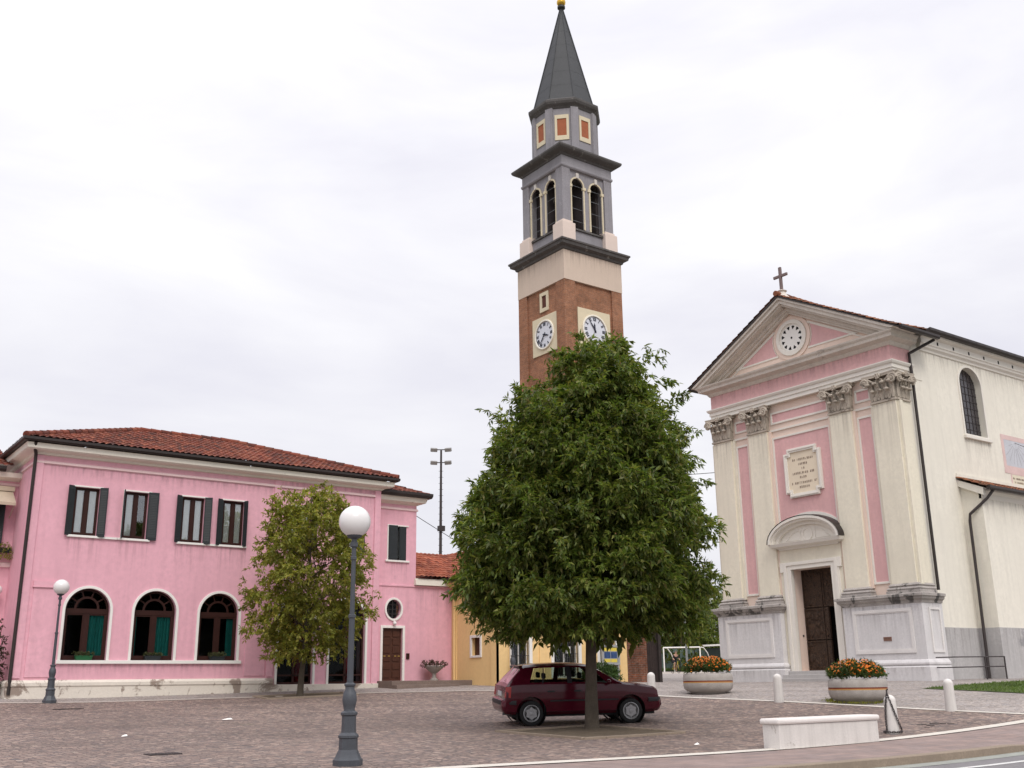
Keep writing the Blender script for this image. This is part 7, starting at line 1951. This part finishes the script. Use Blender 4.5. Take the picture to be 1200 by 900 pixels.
def skin(name, verts, edges, radii, mat, parent, root=0, lv=2):
    me = bpy.data.meshes.new(name); me.from_pydata(verts, edges, []); me.materials.append(mat)
    o = bpy.data.objects.new(name, me); COL.objects.link(o); o.parent = parent
    sk = o.modifiers.new('skin', 'SKIN')
    lay = me.skin_vertices[0].data if len(me.skin_vertices) else None
    if lay:
        for i, r_ in enumerate(radii): lay[i].radius = (r_, r_) if not isinstance(r_, tuple) else r_; lay[i].use_root = (i == root)
    sk.use_smooth_shade = True
    sb = o.modifiers.new('sub', 'SUBSURF'); sb.levels = lv; sb.render_levels = lv
    return o
def cyclist():
    x, y = at_px(792, 88, 788); z = g(x, y); ang = math.atan2(-.8, -.6) + .35
    Bk = thing('bicycle', 'bicycle ridden towards the piazza in front of the green sports fence', 'bicycle', (x, y, z), ang)
    def part(nm, fn, mat):
        m = MB(); fn(m); off = chain_offset(Bk); m.v = [tuple(Vector(v) + off) for v in m.v]; return m.build(nm, mat, Bk, smooth=50)
    m_yb = M('yellow_bicycle_paint', (.50, .38, .04), .4, .1, 3, 0)
    for xw in (-.52, .52):
        part('wheel', lambda m: (m.tube([(xw + .33*math.cos(a), 0, .34 + .33*math.sin(a)) for a in np.linspace(0, 2*math.pi, 29)], .018, 6, False), [m.tube([(xw, 0, .34), (xw + .32*math.cos(a), 0, .34 + .32*math.sin(a))], .004, 3) for a in np.linspace(0, 5.8, 12)]), m_black)
    part('frame', lambda m: [m.tube(p, .02, 6) for p in ([(-.52, 0, .34), (-.12, 0, .30), (.40, 0, .78), (-.18, 0, .80), (-.12, 0, .30)], [(-.52, 0, .34), (-.18, 0, .80), (-.20, 0, .92)], [(.52, 0, .34), (.42, 0, .72), (.38, 0, .95)])], m_yb)
    part('handlebar', lambda m: m.tube([(.30, -.27, 1.0), (.40, -.1, .97), (.40, .1, .97), (.30, .27, 1.0)], .016, 6), m_black)
    part('saddle', lambda m: m.ball((-.2, 0, .94), .12, 1.2, .7, .35, 10, 6), m_black)
    P = thing('person', 'cyclist in a black top and dark shorts riding towards the piazza', 'person', (x, y, z), ang)
    m_sk = M('skin_tone', (.42, .25, .18), .6, .06, 4, 0); m_sh = M('black_cycling_top', (.02, .02, .024), .9, .15, 4, .1); m_hair = M('greyish_brown_hair', (.16, .12, .09), .8, .2, 6, .2)
    V = [(-.2, 0, .98), (-.10, 0, 1.12), (.06, 0, 1.32), (.14, 0, 1.44), (.17, 0, 1.52), (.20, 0, 1.60), (.225, 0, 1.70),
         (-.16, -.10, .95), (.16, -.12, .80), (.02, -.12, .42), (.0, -.12, .33), (.13, -.12, .30), (-.16, .10, .95), (.10, .12, .64), (-.12, .12, .30), (-.14, .12, .20), (0, .12, .18),
         (.10, -.18, 1.38), (.14, -.25, 1.15), (.30, -.25, 1.04), (.35, -.24, 1.02), (.10, .18, 1.38), (.14, .25, 1.15), (.30, .25, 1.04), (.35, .24, 1.02)]
    E_ = [(0, 1), (1, 2), (2, 3), (3, 4), (4, 5), (5, 6), (0, 7), (7, 8), (8, 9), (9, 10), (10, 11), (0, 12), (12, 13), (13, 14), (14, 15), (15, 16), (3, 17), (17, 18), (18, 19), (19, 20), (3, 21), (21, 22), (22, 23), (23, 24)]
    Rr = [.14, .13, .15, .10, .055, .09, .075, .10, .062, .045, .04, .035, .10, .062, .045, .04, .035, .065, .045, .035, .035, .065, .045, .035, .035]
    skin('body', V, E_, Rr, m_sk, P)
    skin('jersey', [V[0], V[1], V[2], V[3], V[17], V[18], V[21], V[22]], [(0, 1), (1, 2), (2, 3), (3, 4), (4, 5), (3, 6), (6, 7)], [.155, .150, .165, .115, .08, .06, .08, .06], m_sh, P)
    skin('shorts', [V[0], V[7], V[8], V[12], V[13]], [(0, 1), (1, 2), (0, 3), (3, 4)], [.16, .115, .078, .115, .078], m_sh, P)
    m = MB(); m.ball((.20, 0, 1.68), .105, 1.1, .92, .75, 12, 8); off = chain_offset(P); m.v = [tuple(Vector(v) + off) for v in m.v]; m.build('hair', m_hair, P, smooth=60)
cyclist()
